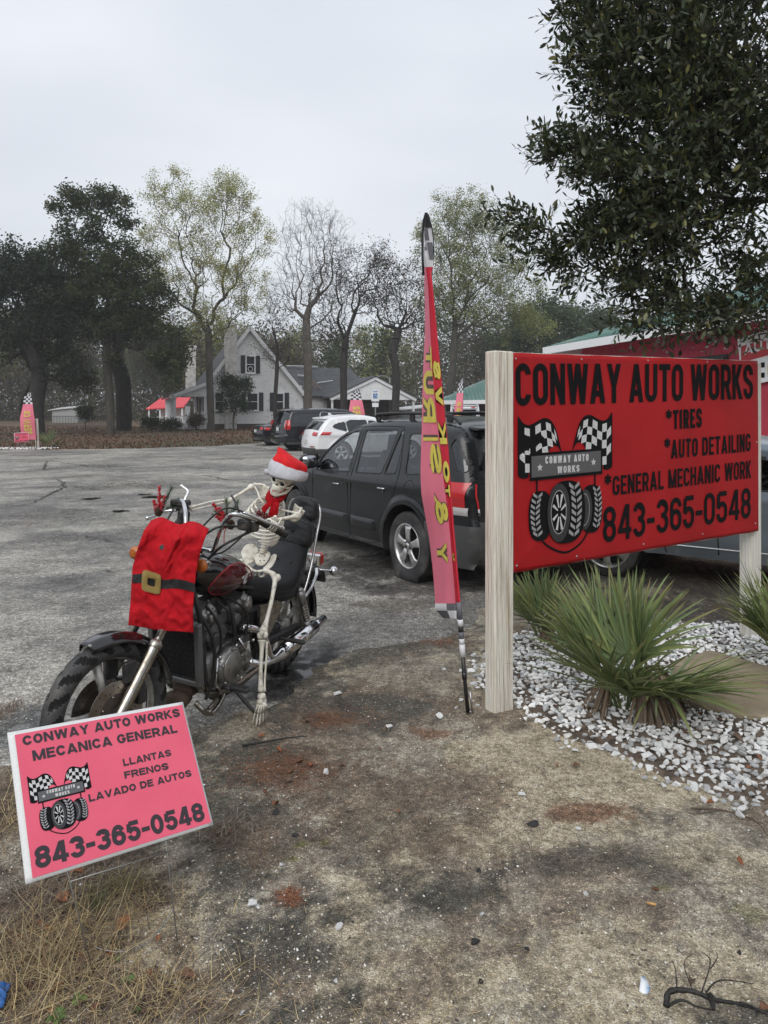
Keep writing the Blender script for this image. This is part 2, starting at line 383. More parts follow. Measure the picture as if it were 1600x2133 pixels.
    ad = N.new('ShaderNodeMath'); ad.operation = 'SUBTRACT'; L.new(n1.outputs['Fac'], ad.inputs[0]); L.new(vo.outputs['Distance'], ad.inputs[1]); L.new(ad.outputs[0], bp.inputs['Height']); L.new(bp.outputs[0], b.inputs['Normal'])
    return m
def add_wet(me, w):
    at_ = me.attributes.new('wet', 'FLOAT', 'POINT'); at_.data.foreach_set('value', np.asarray(w, np.float32).ravel())
def tensor(xs, ys):
    X, Y = np.meshgrid(xs, ys); nx = len(xs); ny = len(ys)
    i = np.arange(nx*ny).reshape(ny, nx)
    F = np.stack([i[:-1,:-1], i[:-1,1:], i[1:,1:], i[1:,:-1]], -1).reshape(-1, 4)
    return X, Y, F
C_ = lambda *c: np.array(c, float)
def blobs(X, Y, col, L_):
    n = (fbm(X*5, Y*5, 77, 4)-.5)*1.0+(fbm(X*21, Y*21, 78, 2)-.5)*.8
    for (px, py, rx, ry, c, st) in L_:
        g = gd(px, py); D = g[1]; ax = rx/FPX*D; ay = ry*D*D/(CAM_H*FPX)
        q = np.sqrt(((X-g[0])/ax)**2+((Y-g[1])/ay)**2)+n*1.5
        w = (1-smooth(.6, 1.05, q))*st
        col = col*(1-w[..., None])+np.array(c)*w[..., None]
    return col
SAND, DARK, GREYD, RUST, MOSS, BROWN = (.49,.415,.295), (.082,.077,.062), (.33,.295,.235), (.19,.10,.06), (.14,.15,.02), (.20,.15,.11)
xs = axis_([(-300,-60,24),(-60,-12,3),(-12,-3,.4),(-3,4.6,.024),(4.6,12,.4),(12,60,3),(60,300,24)])
ys = axis_([(-40,0,4),(0,1.7,.3),(1.7,6.4,.024),(6.4,12,.12),(12,34,1.0),(34,62,1.0),(62,110,4),(110,700,59)])
X, Y, F = tensor(xs, ys)
near = smooth(16, 8, Y)
Z = dirt_z(X, Y); LI = lot_in(X, Y)
Z = Z-.05*smooth(.15, .6, LI)
b1 = fbm(X*1.3, Y*1.3, 11, 6)+.35*(fbm(X*9, Y*9, 14, 3)-.5)
col = np.array(GREYD)+(np.array(SAND)-GREYD)*smooth(.47, .62, b1)[..., None]
col = col+(np.array(DARK)-col)*(smooth(.50, .64, fbm(X*1.7, Y*1.7, 13, 6)+.35*(fbm(X*11, Y*11, 15, 3)-.5))*.8)[..., None]
col = col+(np.array(BROWN)-col)*(smooth(.52, .66, fbm(X*2.4, Y*2.4, 19, 6)+.4*(fbm(X*12, Y*12, 16, 3)-.5))*.7)[..., None]
col = blobs(X, Y, col, [
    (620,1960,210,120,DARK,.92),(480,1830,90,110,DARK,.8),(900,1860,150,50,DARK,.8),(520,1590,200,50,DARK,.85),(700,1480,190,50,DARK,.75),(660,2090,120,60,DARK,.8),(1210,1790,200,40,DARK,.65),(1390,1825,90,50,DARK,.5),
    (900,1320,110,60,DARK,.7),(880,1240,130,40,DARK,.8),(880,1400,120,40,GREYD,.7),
    (1090,1560,170,45,SAND,.9),(1180,1660,160,60,SAND,.75),(1500,1780,130,60,SAND,.6),(1300,2030,330,120,SAND,.85),(1000,2060,100,80,SAND,.6),(960,1580,60,30,SAND,.6),
    (600,1600,75,28,RUST,.9),(690,1500,60,15,RUST,.75),(890,1525,50,13,RUST,.75),(605,1865,28,20,RUST,.9),(1385,1575,40,14,RUST,.8),(1245,1690,90,16,RUST,.8),(745,1297,30,9,RUST,.9),(915,1335,40,10,RUST,.7),(640,1640,60,14,RUST,.6),
    (800,1640,230,60,BROWN,.6),(900,1720,120,30,BROWN,.5),(540,1750,60,60,BROWN,.6),
    (628,1757,22,14,MOSS,1),(678,1752,18,9,MOSS,1),(605,1785,20,8,MOSS,.8),(1395,1850,35,14,MOSS,.55),(1570,1905,60,30,MOSS,.4),
    (120,1880,200,170,(.085,.06,.043),.9),(230,2050,260,120,(.13,.10,.07),.8),(40,1650,90,120,(.12,.09,.065),.9),
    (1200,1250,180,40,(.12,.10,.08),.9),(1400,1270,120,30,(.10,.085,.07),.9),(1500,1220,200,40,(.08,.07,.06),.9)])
farc = np.array((.115,.070,.045))+(np.array((.075,.07,.04))-np.array((.115,.070,.045)))*smooth(.45, .6, fbm(X*.25, Y*.25, 41, 4))[..., None]
wf = smooth(20, 30, Y)[..., None]; col = col*(1-wf)+farc*wf
me = mesh_np('ground', np.stack([X, Y, Z], -1).reshape(-1, 3), F, speckle('soil', 300, 210, bump=.9, lo=.5, hi=2.3, mott=7.0), cols=np.clip(col, 0, 1))
add_wet(me, (.0*X)); tag(link('ground', me), kind='structure')

# parking lot: worn asphalt under gravel
xs = axis_([(-70,-24,2),(-24,-6,.5),(-6,-2.6,.12),(-2.6,2.8,.035),(2.8,12,.4),(12,40,2)])
ys = axis_([(-6,1.5,.5),(1.5,3,.08),(3,8,.035),(8,14,.15),(14,56,.5)])
X, Y, F = tensor(xs, ys); LI = lot_in(X, Y)
Z = rise(Y)+.012+.022*(fbm(X*.5, Y*.5, 51, 3)-.5)+.006*(fbm(X*6, Y*6, 52, 3)-.5)*smooth(14, 9, Y)
Z = Z-.05*smooth(.12, -.12, LI)
bb = fbm(X*.9, Y*1.4, 55, 5)
col = np.array((.30,.285,.255))+(np.array((.185,.175,.162))-np.array((.30,.285,.255)))*smooth(.40, .60, bb)[..., None]
col = col+(np.array((.37,.35,.31))-col)*(smooth(.52,.68,fbm(X*.35, Y*.5, 58, 4))*.6)[..., None]
wet = smooth(.56, .66, fbm(X*.7, Y*1.1, 61, 4))*.75
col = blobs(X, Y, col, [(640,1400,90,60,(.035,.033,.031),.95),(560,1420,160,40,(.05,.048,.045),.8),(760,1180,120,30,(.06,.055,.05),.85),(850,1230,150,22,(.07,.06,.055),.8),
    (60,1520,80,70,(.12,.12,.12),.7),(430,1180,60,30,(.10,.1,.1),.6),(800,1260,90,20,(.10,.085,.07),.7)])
for (px, py, rx, ry, w) in ((650,1410,100,60,1.0),(690,1330,60,40,.8),(760,1170,120,30,.9),(60,1520,90,60,1.0),(90,1080,200,30,.8),(250,1010,180,12,.8),(480,1440,90,50,.6)):
    g = gd(px, py); D = g[1]; q = np.sqrt(((X-g[0])/(rx/FPX*D))**2+((Y-g[1])/(ry*D*D/(CAM_H*FPX)))**2); wet = np.maximum(wet, (1-smooth(.5, 1.2, q))*w)
col = col*(1-.35*wet[..., None])
far_ = smooth(9, 16, Y)
keep = LI[:-1,:-1] > -.25
F = F[keep.ravel()]
me = mesh_np('parking_lot', np.stack([X, Y, Z], -1).reshape(-1, 3), F, speckle('gravelly_asphalt', 170, 95, rough=.60, bump=1.0, lo=.45, hi=2.4), cols=np.clip(col, 0, 1))
add_wet(me, wet); tag(link('parking_lot', me), kind='structure')

WATER = mat('pothole_water', (.02,.019,.017), .06, spec=.6, bump=.02, bscale=14)
def puddle(px, py, rx, ry, seed):
    g = gd(px, py); D = g[1]; ax = rx/FPX*D; ay = ry*D*D/(CAM_H*FPX); r = random.Random(seed); n = 40; pts = []
    ph = [r.uniform(0, 6.28) for _ in range(5)]
    for k in range(n):
        a = 2*math.pi*k/n; q = 1+.22*math.sin(2*a+ph[0])+.16*math.sin(3*a+ph[1])+.1*math.sin(5*a+ph[2])+.08*math.sin(9*a+ph[3])
        pts.append((g[0]+ax*q*math.cos(a), g[1]+ay*q*math.sin(a)))
    z = float(rise(g[1]))+.027
    b = MB(); b.add([(x, y, z) for x, y in pts], [tuple(range(n))], 0, False)
    tag(b.build('puddle', WATER, fix=False), kind='structure')
for i, a in enumerate([(190,1041,20,1.6),(458,1074,14,1.7),(250,1067,16,1.6),(325,1037,22,2.4),(300,1032,12,1.2)]): puddle(*a, i)

# painted bay lines, worn
PAINT = mat('worn_paint', (.55,.55,.53), .8, var=.4, vscale=3, dirt=((.2,.19,.18), 5, .5))
for (a, b_) in (((560,926),(535,922)), ((596,931),(560,927)), ((520,931),(548,934)), ((575,938),(540,935))):
    A = gd(*a); B = gd(*b_); A[2] = B[2] = float(rise(A[1]))+.035; d = unit(B-A); A = A-d*.8; B = B+d*.8; s_ = np.cross(d, (0,0,1))*.06
    b = MB(); b.add([A-s_, B-s_, B+s_, A+s_], [(0,1,2,3)], 0, False); tag(b.build('bay_line', PAINT, fix=False), kind='structure')

# ------------------------------------------------------------------ stones, pebbles, straw
def rock_mesh(name, m, seed, npt=13):
    r = np.random.default_rng(seed); p = r.normal(size=(npt, 3)); p /= np.linalg.norm(p, axis=1)[:, None]; p *= r.uniform(.8, 1.05, (npt, 1)); p *= (1, .72, .5)
    bm = bmesh.new(); [bm.verts.new(q) for q in p]; q = bmesh.ops.convex_hull(bm, input=bm.verts)
    for v in [v for v in bm.verts if not v.link_faces]: bm.verts.remove(v)
    me = bpy.data.meshes.new(name); bm.to_mesh(me); bm.free(); me.materials.append(m); return me
MARBLE = mat('white_marble_chip', (.92,.92,.90), .6, col2=(.74,.75,.75), vscale=9, detail=6, bump=.25, bscale=22, dirt=((.33,.27,.2), 7, .12))
MARBLE_G = mat('grey_marble_chip', (.62,.63,.64), .6, col2=(.38,.39,.40), vscale=9, detail=6, bump=.25, bscale=22, dirt=((.25,.2,.15), 7, .2))
protos = [rock_mesh('stone', MARBLE if i % 4 else MARBLE_G, 100+i, 12+i % 5) for i in range(14)]
def arrs(me):
    v = np.zeros(len(me.vertices)*3, np.float32); me.vertices.foreach_get('co', v); v = v.reshape(-1, 3)
    bm = bmesh.new(); bm.from_mesh(me); bmesh.ops.triangulate(bm, faces=bm.faces); f = np.array([[q.index for q in p.verts] for p in bm.faces], np.int32); v = np.array([q.co[:] for q in bm.verts], np.float32); bm.free()
    return v, f
PARR = [arrs(m) for m in protos]
def rotm(r, n):
    q = r.normal(size=(n, 4)); q /= np.linalg.norm(q, axis=1)[:, None]; w, x, y, z = q.T
    return np.stack([np.stack([1-2*(y*y+z*z), 2*(x*y-z*w), 2*(x*z+y*w)], -1), np.stack([2*(x*y+z*w), 1-2*(x*x+z*z), 2*(y*z-x*w)], -1), np.stack([2*(x*z-y*w), 2*(y*z+x*w), 1-2*(x*x+y*y)], -1)], 1)
def flatrot(r, n, tilt=.4):
    a = r.uniform(0, 6.283, n); c, s = np.cos(a), np.sin(a); o = np.zeros(n); i = np.ones(n)
    Rz = np.stack([np.stack([c, -s, o], -1), np.stack([s, c, o], -1), np.stack([o, o, i], -1)], 1)
    t = r.normal(0, tilt, n); c, s = np.cos(t), np.sin(t)
    Rx = np.stack([np.stack([i, o, o], -1), np.stack([o, c, -s], -1), np.stack([o, s, c], -1)], 1)
    return Rz @ Rx
def scatter(name, protos_, P, S, R, mats, cols=None, kind='stuff', parent=None, midx=None, smooth_=False, which=None):
    V = []; F = []; Cc = []; M = []; n0 = 0; k = len(protos_); w = np.arange(len(P)) % k if which is None else which
    for i, (pv, pf) in enumerate(protos_):
        s = w == i
        if not s.any(): continue
        v = np.einsum('nij,vj->nvi', R[s]*np.asarray(S)[s].reshape(-1, 1, 1), pv)+P[s][:, None, :]; n = len(v)
        f = pf[None]+(np.arange(n)*len(pv))[:, None, None]+n0; V.append(v.reshape(-1, 3)); F.append(f.reshape(-1, pf.shape[1])); n0 += n*len(pv)
        if cols is not None: Cc.append(np.repeat(cols[s], len(pv), axis=0))
        if midx is not None: M.append(np.repeat(midx[s], len(pf)))
    me = mesh_np(name, np.concatenate(V), np.concatenate(F), mats, smooth_=smooth_, cols=np.concatenate(Cc) if cols is not None else None, midx=np.concatenate(M) if midx is not None else None)
    return tag(link(name, me, parent), kind=kind)
BEDpx = [(995,1398),(1012,1372),(1050,1325),(1130,1318),(1250,1306),(1400,1300),(1520,1302),(1640,1310),(1900,1350),(1900,1700),(1640,1700),(1590,1683),(1545,1690),(1475,1655),(1400,1640),(1330,1598),(1255,1560),(1205,1556),(1150,1532),(1105,1496),(1080,1462),(1068,1452),(1010,1440),(985,1425)]
BED = [tuple(gd(*p)[:2]) for p in BEDpx]
PAD = [tuple(gd(*p)[:2]) for p in [(1400,1392),(1478,1366),(1640,1412),(1640,1512),(1540,1503),(1392,1468)]]
# low bed of dark earth the stones lie in
n = len(BED); b = MB(); cxy = np.mean(BED, 0)
ring = [np.array(p) for p in catmull([np.array(p) for p in BED], 4, closed=True)]
V = [(cxy[0], cxy[1], .022)]+[(*(cxy+(p-cxy)*.93), .014) for p in ring]+[(*(cxy+(p-cxy)*.965), -.02) for p in ring]; m_ = len(ring)
b.add(V, [(0, 1+i, 1+(i+1) % m_) for i in range(m_)]+[(1+i, 1+m_+i, 1+m_+(i+1) % m_, 1+(i+1) % m_) for i in range(m_)], 0, True)
bed = tag(b.build('rock_bed', mat('bed_earth', (.10,.075,.055), .9, var=.5, vscale=14, bump=.6, bscale=60)), kind='structure')
r = np.random.default_rng(5); N_ = 26000
P = np.stack([r.uniform(.55, 4.2, N_), r.uniform(3.0, 5.9, N_)], -1)
ok = in_poly(P[:,0], P[:,1], BED) & ~in_poly(P[:,0], P[:,1], PAD)
de, _, _ = poly_dist(P[:,0], P[:,1], BED); ok &= (r.uniform(0, 1, N_) < .35+de*4)
fringe = (~in_poly(P[:,0], P[:,1], BED)) & (de < .10) & (r.uniform(0, 1, N_) < .16*(1-de/.10)) & ~in_poly(P[:,0], P[:,1], PAD)
P = P[ok | fringe]
# keep stones apart, so they lie beside each other; then a thin second layer
def apart(P, dmin, nmax):
    cell = {}; keep = []
    for i, (x, y) in enumerate(P):
        k = (int(x/dmin), int(y/dmin)); bad = False
        for a in (-1, 0, 1):
            for c in (-1, 0, 1):
                for j in cell.get((k[0]+a, k[1]+c), ()):
                    if (P[j][0]-x)**2+(P[j][1]-y)**2 < dmin*dmin: bad = True; break
                if bad: break
            if bad: break
        if not bad: cell.setdefault(k, []).append(i); keep.append(i)
        if len(keep) >= nmax: break
    return P[keep]
P = apart(P, .0255, 9000); S = r.uniform(.018, .031, len(P))*r.choice([1,1,1,1.25,.7], len(P))
z = .018+r.uniform(0, .012, len(P)); z = np.where(poly_dist(P[:,0], P[:,1], BED)[0] < .07, .008, z); P3 = np.column_stack([P, z]); Rr = flatrot(r, len(P), .35)
vis = (P3[:,0]/P3[:,1]*FPX+CX < 1615) & (P3[:,0] > .5)
order = np.argsort(np.where(vis, P3[:,1]-S*20, 99)); near_ = order[:298]; rest = order[298:]; rest = rest[vis[rest] | (P3[rest,0] < 4.2)]
for i in near_:
    o = link('stone', protos[i % 14], bed); o.matrix_basis = Matrix.Translation(P3[i]) @ Matrix(Rr[i].tolist()).to_4x4() @ Matrix.Scale(float(S[i]), 4)
mi = np.array([0 if i % 14 % 4 else 1 for i in range(len(rest))])
scatter('small_stones', PARR, P3[rest], S[rest], Rr[rest], [MARBLE, MARBLE_G], parent=bed, midx=mi)
# concrete pad
b = MB(); b.prism(PAD, (0,0,-.03), (1,0,0), (0,1,0), (0,0,1), .075)
tag(b.build('concrete_pad', mat('stained_concrete', (.36,.30,.21), .85, col2=(.27,.22,.155), vscale=3.0, bump=.35, bscale=90, dirt=((.12,.085,.055), 2.2, .25)), bev=.01), 'tan stained concrete pad lying in the white rock bed', 'concrete pad')

# loose white stones on the dirt: each one a thing
LOOSE = [(704,1450,11),(680,1608,14),(811,1514,9),(915,1495,12),(960,1460,8),(951,1476,7),(1018,1440,8),(1087,1655,11),(1469,1671,13),(1205,1726,8),(706,1927,13),(585,1801,8),(537,1700,0),(525,1882,14),(538,1890,8),(1222,1862,9),(700,2040,8),(1004,1902,7),(960,1400,8),(995,1470,7),(925,1395,6),(505,2105,9),(700,1560,0),(1530,1690,8),(1170,1560,8)]
for k, (px, py, s) in enumerate(LOOSE):
    if not s: continue
    g = gd(px, py); o = link('white_stone', protos[(k*4+1) % 14]); sz = s/FPX*g[1]
    o.matrix_basis = Matrix.Translation((g[0], g[1], float(dirt_z(g[0], g[1]))+sz*.3)) @ Matrix.Rotation(k*1.7, 4, 'Z') @ Matrix.Scale(float(sz), 4)
    zn = 'near the feather flag base' if py < 1530 and px > 790 else 'close to the motorcycle and skeleton' if py < 1640 and px < 790 else 'in the open dirt right of centre' if px > 950 else 'on dark dirt right of the yard sign'
    tag(o, 'small loose white stone '+zn, 'stone', 'loose white stones strewn over the dirt')
DARKSTONES = [(1110,1715,16),(575,1692,12),(615,1740,9),(998,1811,10),(990,1960,14),(1099,1975,9),(826,2205,0),(1000,2042,9),(1540,1985,8)]
DST = mat('dark_stone', (.06,.058,.06), .8, var=.4, vscale=12, bump=.5, bscale=30)
for k, (px, py, s) in enumerate(DARKSTONES):
    if not s: continue
    g = gd(px, py); me = rock_mesh('dark_stone', DST, 300+k); o = link('dark_stone', me); sz = s/FPX*g[1]
    o.matrix_basis = Matrix.Translation((g[0], g[1], float(dirt_z(g[0], g[1]))+sz*.2)) @ Matrix.Rotation(k*1.7, 4, 'Z') @ Matrix.Scale(float(sz), 4)
    tag(o, 'dark stone sunk in dirt '+('left of centre below the skeleton foot' if px < 700 else 'in the lower open dirt' if py > 1780 else 'on pale sand below the sign post'), 'stone', 'dark stones sunk in the dirt')

# fine gravel and grit on the dirt and on the lot
def grit(name, n, ymin, ymax, smin, smax, test, pal, pw, seed, zoff=0.0, half=None):
    r = np.random.default_rng(seed); y = ymin*(ymax/ymin)**r.uniform(0, 1, n); x = r.uniform(-.58, .58, n)*y; z = dirt_z(x, y)
    ok = test(x, y, r); x, y, z = x[ok], y[ok], z[ok]; n = len(x)
    S = smin*(smax/smin)**(r.uniform(0, 1, n)**2.2); c = np.array(pal)[r.choice(len(pal), n, p=pw)]*r.uniform(.75, 1.2, (n, 1))
    scatter(name, [arrs(rock_mesh('g', BLACK, 500+i, 7)) for i in range(5)], np.column_stack([x, y, z+zoff+S*.15]), S, flatrot(r, n, .3), [mat('grit', (1,1,1), .85, tint=True)], cols=np.clip(c, 0, .85))
dens = lambda x, y, s, a, b_: smooth(a, b_, fbm(x*2.2, y*2.2, s, 4))
grit('gravel', 30000, 1.95, 6.5, .0020, .0085, lambda x, y, r: (lot_in(x, y) < .05) & ~in_poly(x, y, BED) & (r.uniform(0,1,len(x)) < .25+dens(x, y, 5, .4, .65)),
     [(.62,.58,.5),(.45,.38,.27),(.16,.15,.15),(.05,.05,.05),(.75,.74,.7)], [.26,.22,.18,.22,.12], 1)
grit('lot_gravel', 20000, 3.4, 15, .003, .010, lambda x, y, r: (lot_in(x, y) > 0) & (r.uniform(0,1,len(x)) < dens(x, y, 6, .38, .62)),
     [(.5,.48,.45),(.32,.31,.3),(.2,.19,.18),(.66,.65,.62)], [.25,.35,.3,.10], 2, .018)

# straw, pine needles, twigs
def strands(name, P, D, L, W, cols, m, curve=.25, seg=3, kind='stuff', r=None, zfix=None):
    """thin bent blades: P base, D direction, L length, W width"""
    r = r or np.random.default_rng(3); n = len(P); side = np.cross(D, np.array([0,0,1.])); side /= np.linalg.norm(side, axis=1)[:, None]+1e-9
    bend = r.normal(0, curve, (n, 1)); V = []
    for k in range(seg+1):
        t = k/seg; c = P+D*(L*t)[:, None]+side*(bend*(t*t)*L[:, None])+np.array([0,0,-1.])*(0 if zfix is None else zfix*(t*t))*L[:, None]
        w = (W*(1-t*.85))[:, None]; V += [c-side*w, c+side*w]
    V = np.stack(V, 1).reshape(-1, 3); F = []
    for k in range(seg): F.append(np.array([2*k, 2*k+1, 2*k+3, 2*k+2]))
    F = (np.stack(F)[None]+(np.arange(n)*(2*seg+2))[:, None, None]).reshape(-1, 4)
    me = mesh_np(name, V, F, [m], cols=np.repeat(cols, 2*seg+2, axis=0), smooth_=True)
    return tag(link(name, me), kind=kind)
STRAW = mat('dry_straw', (1,1,1), .75, tint=True)
def straw(name, spec, seed):
    r = np.random.default_rng(seed); Ps, Ds, Ls, Ws, Cs = [], [], [], [], []
    for (px, py, rx, ry, n, L0, W0, up, pal) in spec:
        g = gd(px, py); D = g[1]; ax = rx/FPX*D; ay = ry*D*D/(CAM_H*FPX); u = r.normal(0, .5, (n, 2))
        x = g[0]+u[:,0]*ax; y = np.maximum(g[1]+u[:,1]*ay, 1.6); a = r.uniform(0, 6.283, n); e = np.abs(r.normal(0, up, n))
        d = np.stack([np.cos(a)*np.cos(e), np.sin(a)*np.cos(e), np.sin(e)], -1)
        Ps.append(np.column_stack([x, y, dirt_z(x, y)+r.uniform(.001, .006+up*.02, n)])); Ds.append(d); Ls.append(L0*r.uniform(.4, 1.5, n)); Ws.append(W0*1.5*r.uniform(.6, 1.3, n))
        Cs.append(np.array(pal)[r.integers(0, len(pal), n)]*r.uniform(.7, 1.2, (n, 1)))
    strands(name, np.concatenate(Ps), np.concatenate(Ds), np.concatenate(Ls), np.concatenate(Ws), np.clip(np.concatenate(Cs), 0, .9), STRAW, r=r)
YEL = [(.42,.32,.15),(.50,.40,.22),(.30,.21,.10),(.36,.30,.18)]; BRN = [(.16,.10,.06),(.22,.15,.09),(.10,.07,.05)]; RED = [(.24,.085,.04),(.30,.12,.05),(.16,.06,.035)]; GRY = [(.30,.26,.2),(.22,.18,.14),(.12,.10,.08)]
straw('pine_straw', [(600,1600,150,50,2200,.035,.0007,.12,RED+BRN),(700,1500,110,26,1100,.03,.0007,.1,RED+BRN),(890,1525,90,22,260,.03,.0006,.1,RED+BRN),(605,1865,34,26,260,.02,.0007,.1,RED),(1385,1575,60,22,200,.03,.0006,.1,RED),(1245,1690,130,26,380,.035,.0006,.1,RED+BRN),
    (745,1297,34,12,260,.04,.001,.1,RED),(915,1335,60,14,200,.04,.001,.1,RED),(820,1640,360,100,5200,.03,.0007,.15,BRN+GRY),(900,1760,300,60,2200,.03,.0006,.15,GRY+BRN),(1350,1800,320,120,900,.03,.0005,.1,GRY),(1200,1600,200,60,500,.025,.0005,.1,GRY+BRN),
    (1250,1260,220,40,1200,.07,.0012,.2,BRN+GRY),(1450,1250,150,30,700,.07,.0012,.2,BRN),(930,1420,150,60,600,.03,.0007,.1,BRN+RED),(1000,2000,600,160,700,.035,.0005,.08,GRY+YEL)], 21)
straw('dry_grass', [(90,2010,170,140,1500,.12,.0009,.55,YEL+BRN),(300,2080,200,90,700,.09,.0008,.45,YEL+BRN),(30,1700,60,150,700,.10,.0010,.5,BRN+YEL),(130,1850,160,100,800,.07,.0008,.35,BRN+GRY),(470,1740,70,40,500,.06,.0008,.5,BRN+GRY),(260,1900,160,60,500,.07,.0008,.35,BRN+YEL),(540,1790,40,40,150,.05,.0007,.4,BRN),
    (10,1490,30,30,300,.08,.001,.5,BRN),(250,1850,60,26,260,.05,.0008,.5,[(.14,.12,.04),(.2,.17,.07)]),(900,2133,700,60,160,.06,.0006,.1,YEL)], 22)

# open cracks in the old asphalt
CRK = mat('crack_dark', (.035,.032,.03), .95)
def crack(pts, w, seed):
    r = np.random.default_rng(seed); P = [gd(*p)[:2] for p in pts]; Q = []
    for a, b_ in zip(P[:-1], P[1:]):
        n = max(3, int(np.linalg.norm(b_-a)/.12))
        for i in range(n): t = i/n; Q.append(a*(1-t)+b_*t+r.normal(0, .035, 2))
    Q.append(P[-1]); b = MB(); L_ = []; R2 = []
    for i, q in enumerate(Q):
        d = Q[min(i+1, len(Q)-1)]-Q[max(i-1, 0)]; d = d/(np.linalg.norm(d)+1e-9); n_ = np.array([-d[1], d[0]]); ww = w*r.uniform(.3, 1.3)*(.2+math.sin(math.pi*i/(len(Q)-1))); z = float(rise(q[1]))+.028; L_.append((*(q+n_*ww), z)); R2.append((*(q-n_*ww), z))
    n = len(Q); b.add(L_+R2, [(i, i+1, n+i+1, n+i) for i in range(n-1)], 0, False); tag(b.build('asphalt_crack', CRK, fix=False), kind='structure')
for i, (p, w) in enumerate([([(-40,1003),(120,1000),(135,1015),(70,1050),(-60,1070)], .02), ([(130,1012),(210,1022),(330,1018),(470,1012)], .018), ([(100,960),(200,975),(330,968),(520,985)], .03), ([(60,1130),(180,1118),(260,1140)], .010), ([(120,1210),(200,1190),(262,1205)], .007), ([(560,1010),(480,1002),(420,990)], .018), ([(0,990),(90,980),(100,960)], .025)]): crack(p, w, i)

# ------------------------------------------------------------------ fallen leaves and small litter
def leaf_mesh(name, m, cup=.25, seed=0):
    r = random.Random(seed); G = []
    for i in range(7):
        t = i/6; w = .30*math.sin(math.pi*min(1, t*.96+.02))**.8; row = []
        for s in (-1, -.5, 0, .5, 1): row.append((t-.5, s*w, cup*abs(s)**1.5*w*2+.10*math.sin(t*5+seed)+.03*math.sin(9*t+s*4)))
        G.append(row)
    b = MB(); b.grid(G); b.tube([(-.5,0,.02),(-.68,.03,.04)], .012, 4); me = b.mesh(name, m); return me
LV = [mat('brown_leaf', (.22,.095,.045), .6, col2=(.11,.05,.03), vscale=5, bump=.3, bscale=14), mat('orange_leaf', (.36,.13,.05), .6, col2=(.2,.075,.03), vscale=5, bump=.3, bscale=14), mat('grey_brown_leaf', (.17,.12,.085), .7, col2=(.09,.06,.045), vscale=5, bump=.3, bscale=14)]
leaf_protos = [leaf_mesh('dead_leaf', LV[i % 3], .15+.1*i, i) for i in range(6)]
LEAFPX = [(391,2032,20),(130,1872,22),(150,1880,16),(60,1795,16),(100,1945,12),(70,1975,16),(170,1985,16),(255,1930,22),(240,1960,18),(185,2015,14),(225,1990,14),(370,1985,10),(40,1960,14),(85,1930,10),(30,1860,10),(30,2090,12),(120,2060,14),(20,1990,14),(60,2050,10),
   (646,1595,11),(600,1630,11),(625,1590,9),(580,1565,8),(657,1568,9),(605,1610,9),(545,1535,8),(640,1505,8),(552,1655,8),(575,1680,10),(1233,1553,10),(1200,1598,8),(1160,1600,6),(1157,1490,10),(1235,1495,8),(1480,1680,8),(1535,1560,14),(1580,1595,12),(1560,1620,10),(1590,1662,10),(1365,1860,9),(1541,1803,10),(1440,2055,12),(1595,2110,16),(1430,1545,8),(1280,1520,8),(1460,1505,9),
   (160,1820,14),(190,1800,12),(300,1895,9),(330,1960,9),(450,1745,10),(480,1740,9),(310,2030,10),(290,2090,12),(200,2100,14),(110,2110,14),(70,1890,12),(1500,1520,8),(1350,1500,8),(712,1600,8),(790,1560,7),(830,1690,7)]
for k, (px, py, s) in enumerate(LEAFPX):
    g = gd(px, py); sz = s*2/FPX*g[1]; o = link('dead_leaf', leaf_protos[k % 6]); bedz = .035 if in_poly(np.array([g[0]]), np.array([g[1]]), BED)[0] else 0
    o.matrix_basis = Matrix.Translation((g[0], g[1], float(dirt_z(g[0], g[1]))+.012+bedz)) @ Matrix.Rotation(k*2.4, 4, 'Z') @ Matrix.Rotation(.25*math.sin(k*5), 4, 'X') @ Matrix.Scale(float(sz), 4)
    zn = 'among the white stones' if bedz else 'in dry grass below the yard sign' if py > 1780 and px < 400 else 'on rusty pine straw near the skeleton foot' if py < 1720 and px < 800 else 'at the edge of the dark dirt beside the yard sign' if px < 600 else 'on bare sandy ground at the right'
    tag(o, 'dead brown curled leaf lying '+zn, 'leaf', 'dead leaves fallen on the ground')

def stick(name, pts, r0, m, label, cat, branches=()):
    b = MB(); P = catmull([V3(p) for p in pts], 6); rr = [r0*(1-.6*i/len(P))*(1+.15*math.sin(i*2.1)) for i in range(len(P))]; b.tube(P, rr, 7)
    for q, rb in branches:
        P = catmull([V3(p) for p in q], 5); b.tube(P, [rb*(1-.7*i/len(P)) for i in range(len(P))], 5)
    return tag(b.build(name, m), label, cat)
WOODD = mat('wet_dark_wood', (.016,.014,.013), .55, var=.5, vscale=20, bump=.5, bscale=60)
def G(px, py, h=.0):
    g = gd(px, py); g[2] = h; return g
stick('charred_branch', [G(1388,2112,.02),(*G(1395,2095)[:2],.04),G(1440,2090,.035),G(1490,2105,.03),G(1540,2110,.025),G(1605,2128,.02)], .009, WOODD, 'black forked root or branch lying in the bottom corner of the dirt', 'branch',
    [([G(1388,2112,.02),G(1420,2105,.03),G(1450,2118,.03),G(1490,2120,.02)], .005), ([G(1480,2098,.03),G(1487,2140,.05)], .012), ([G(1410,2090,.03),G(1408,2060,.05),G(1400,2042,.06)], .0025), ([G(1445,2090,.03),G(1425,2050,.06),G(1445,2020,.05)], .002),
     ([G(1460,2095,.03),G(1480,2060,.08),G(1460,2030,.07)], .0025), ([G(1470,2090,.03),G(1500,2085,.06),G(1570,2085,.05)], .003), ([G(1480,2060,.06),G(1495,2050,.08),G(1490,2035,.08)], .002), ([G(1540,2110,.03),G(1570,2120,.03),G(1575,2133,.02)], .004)])
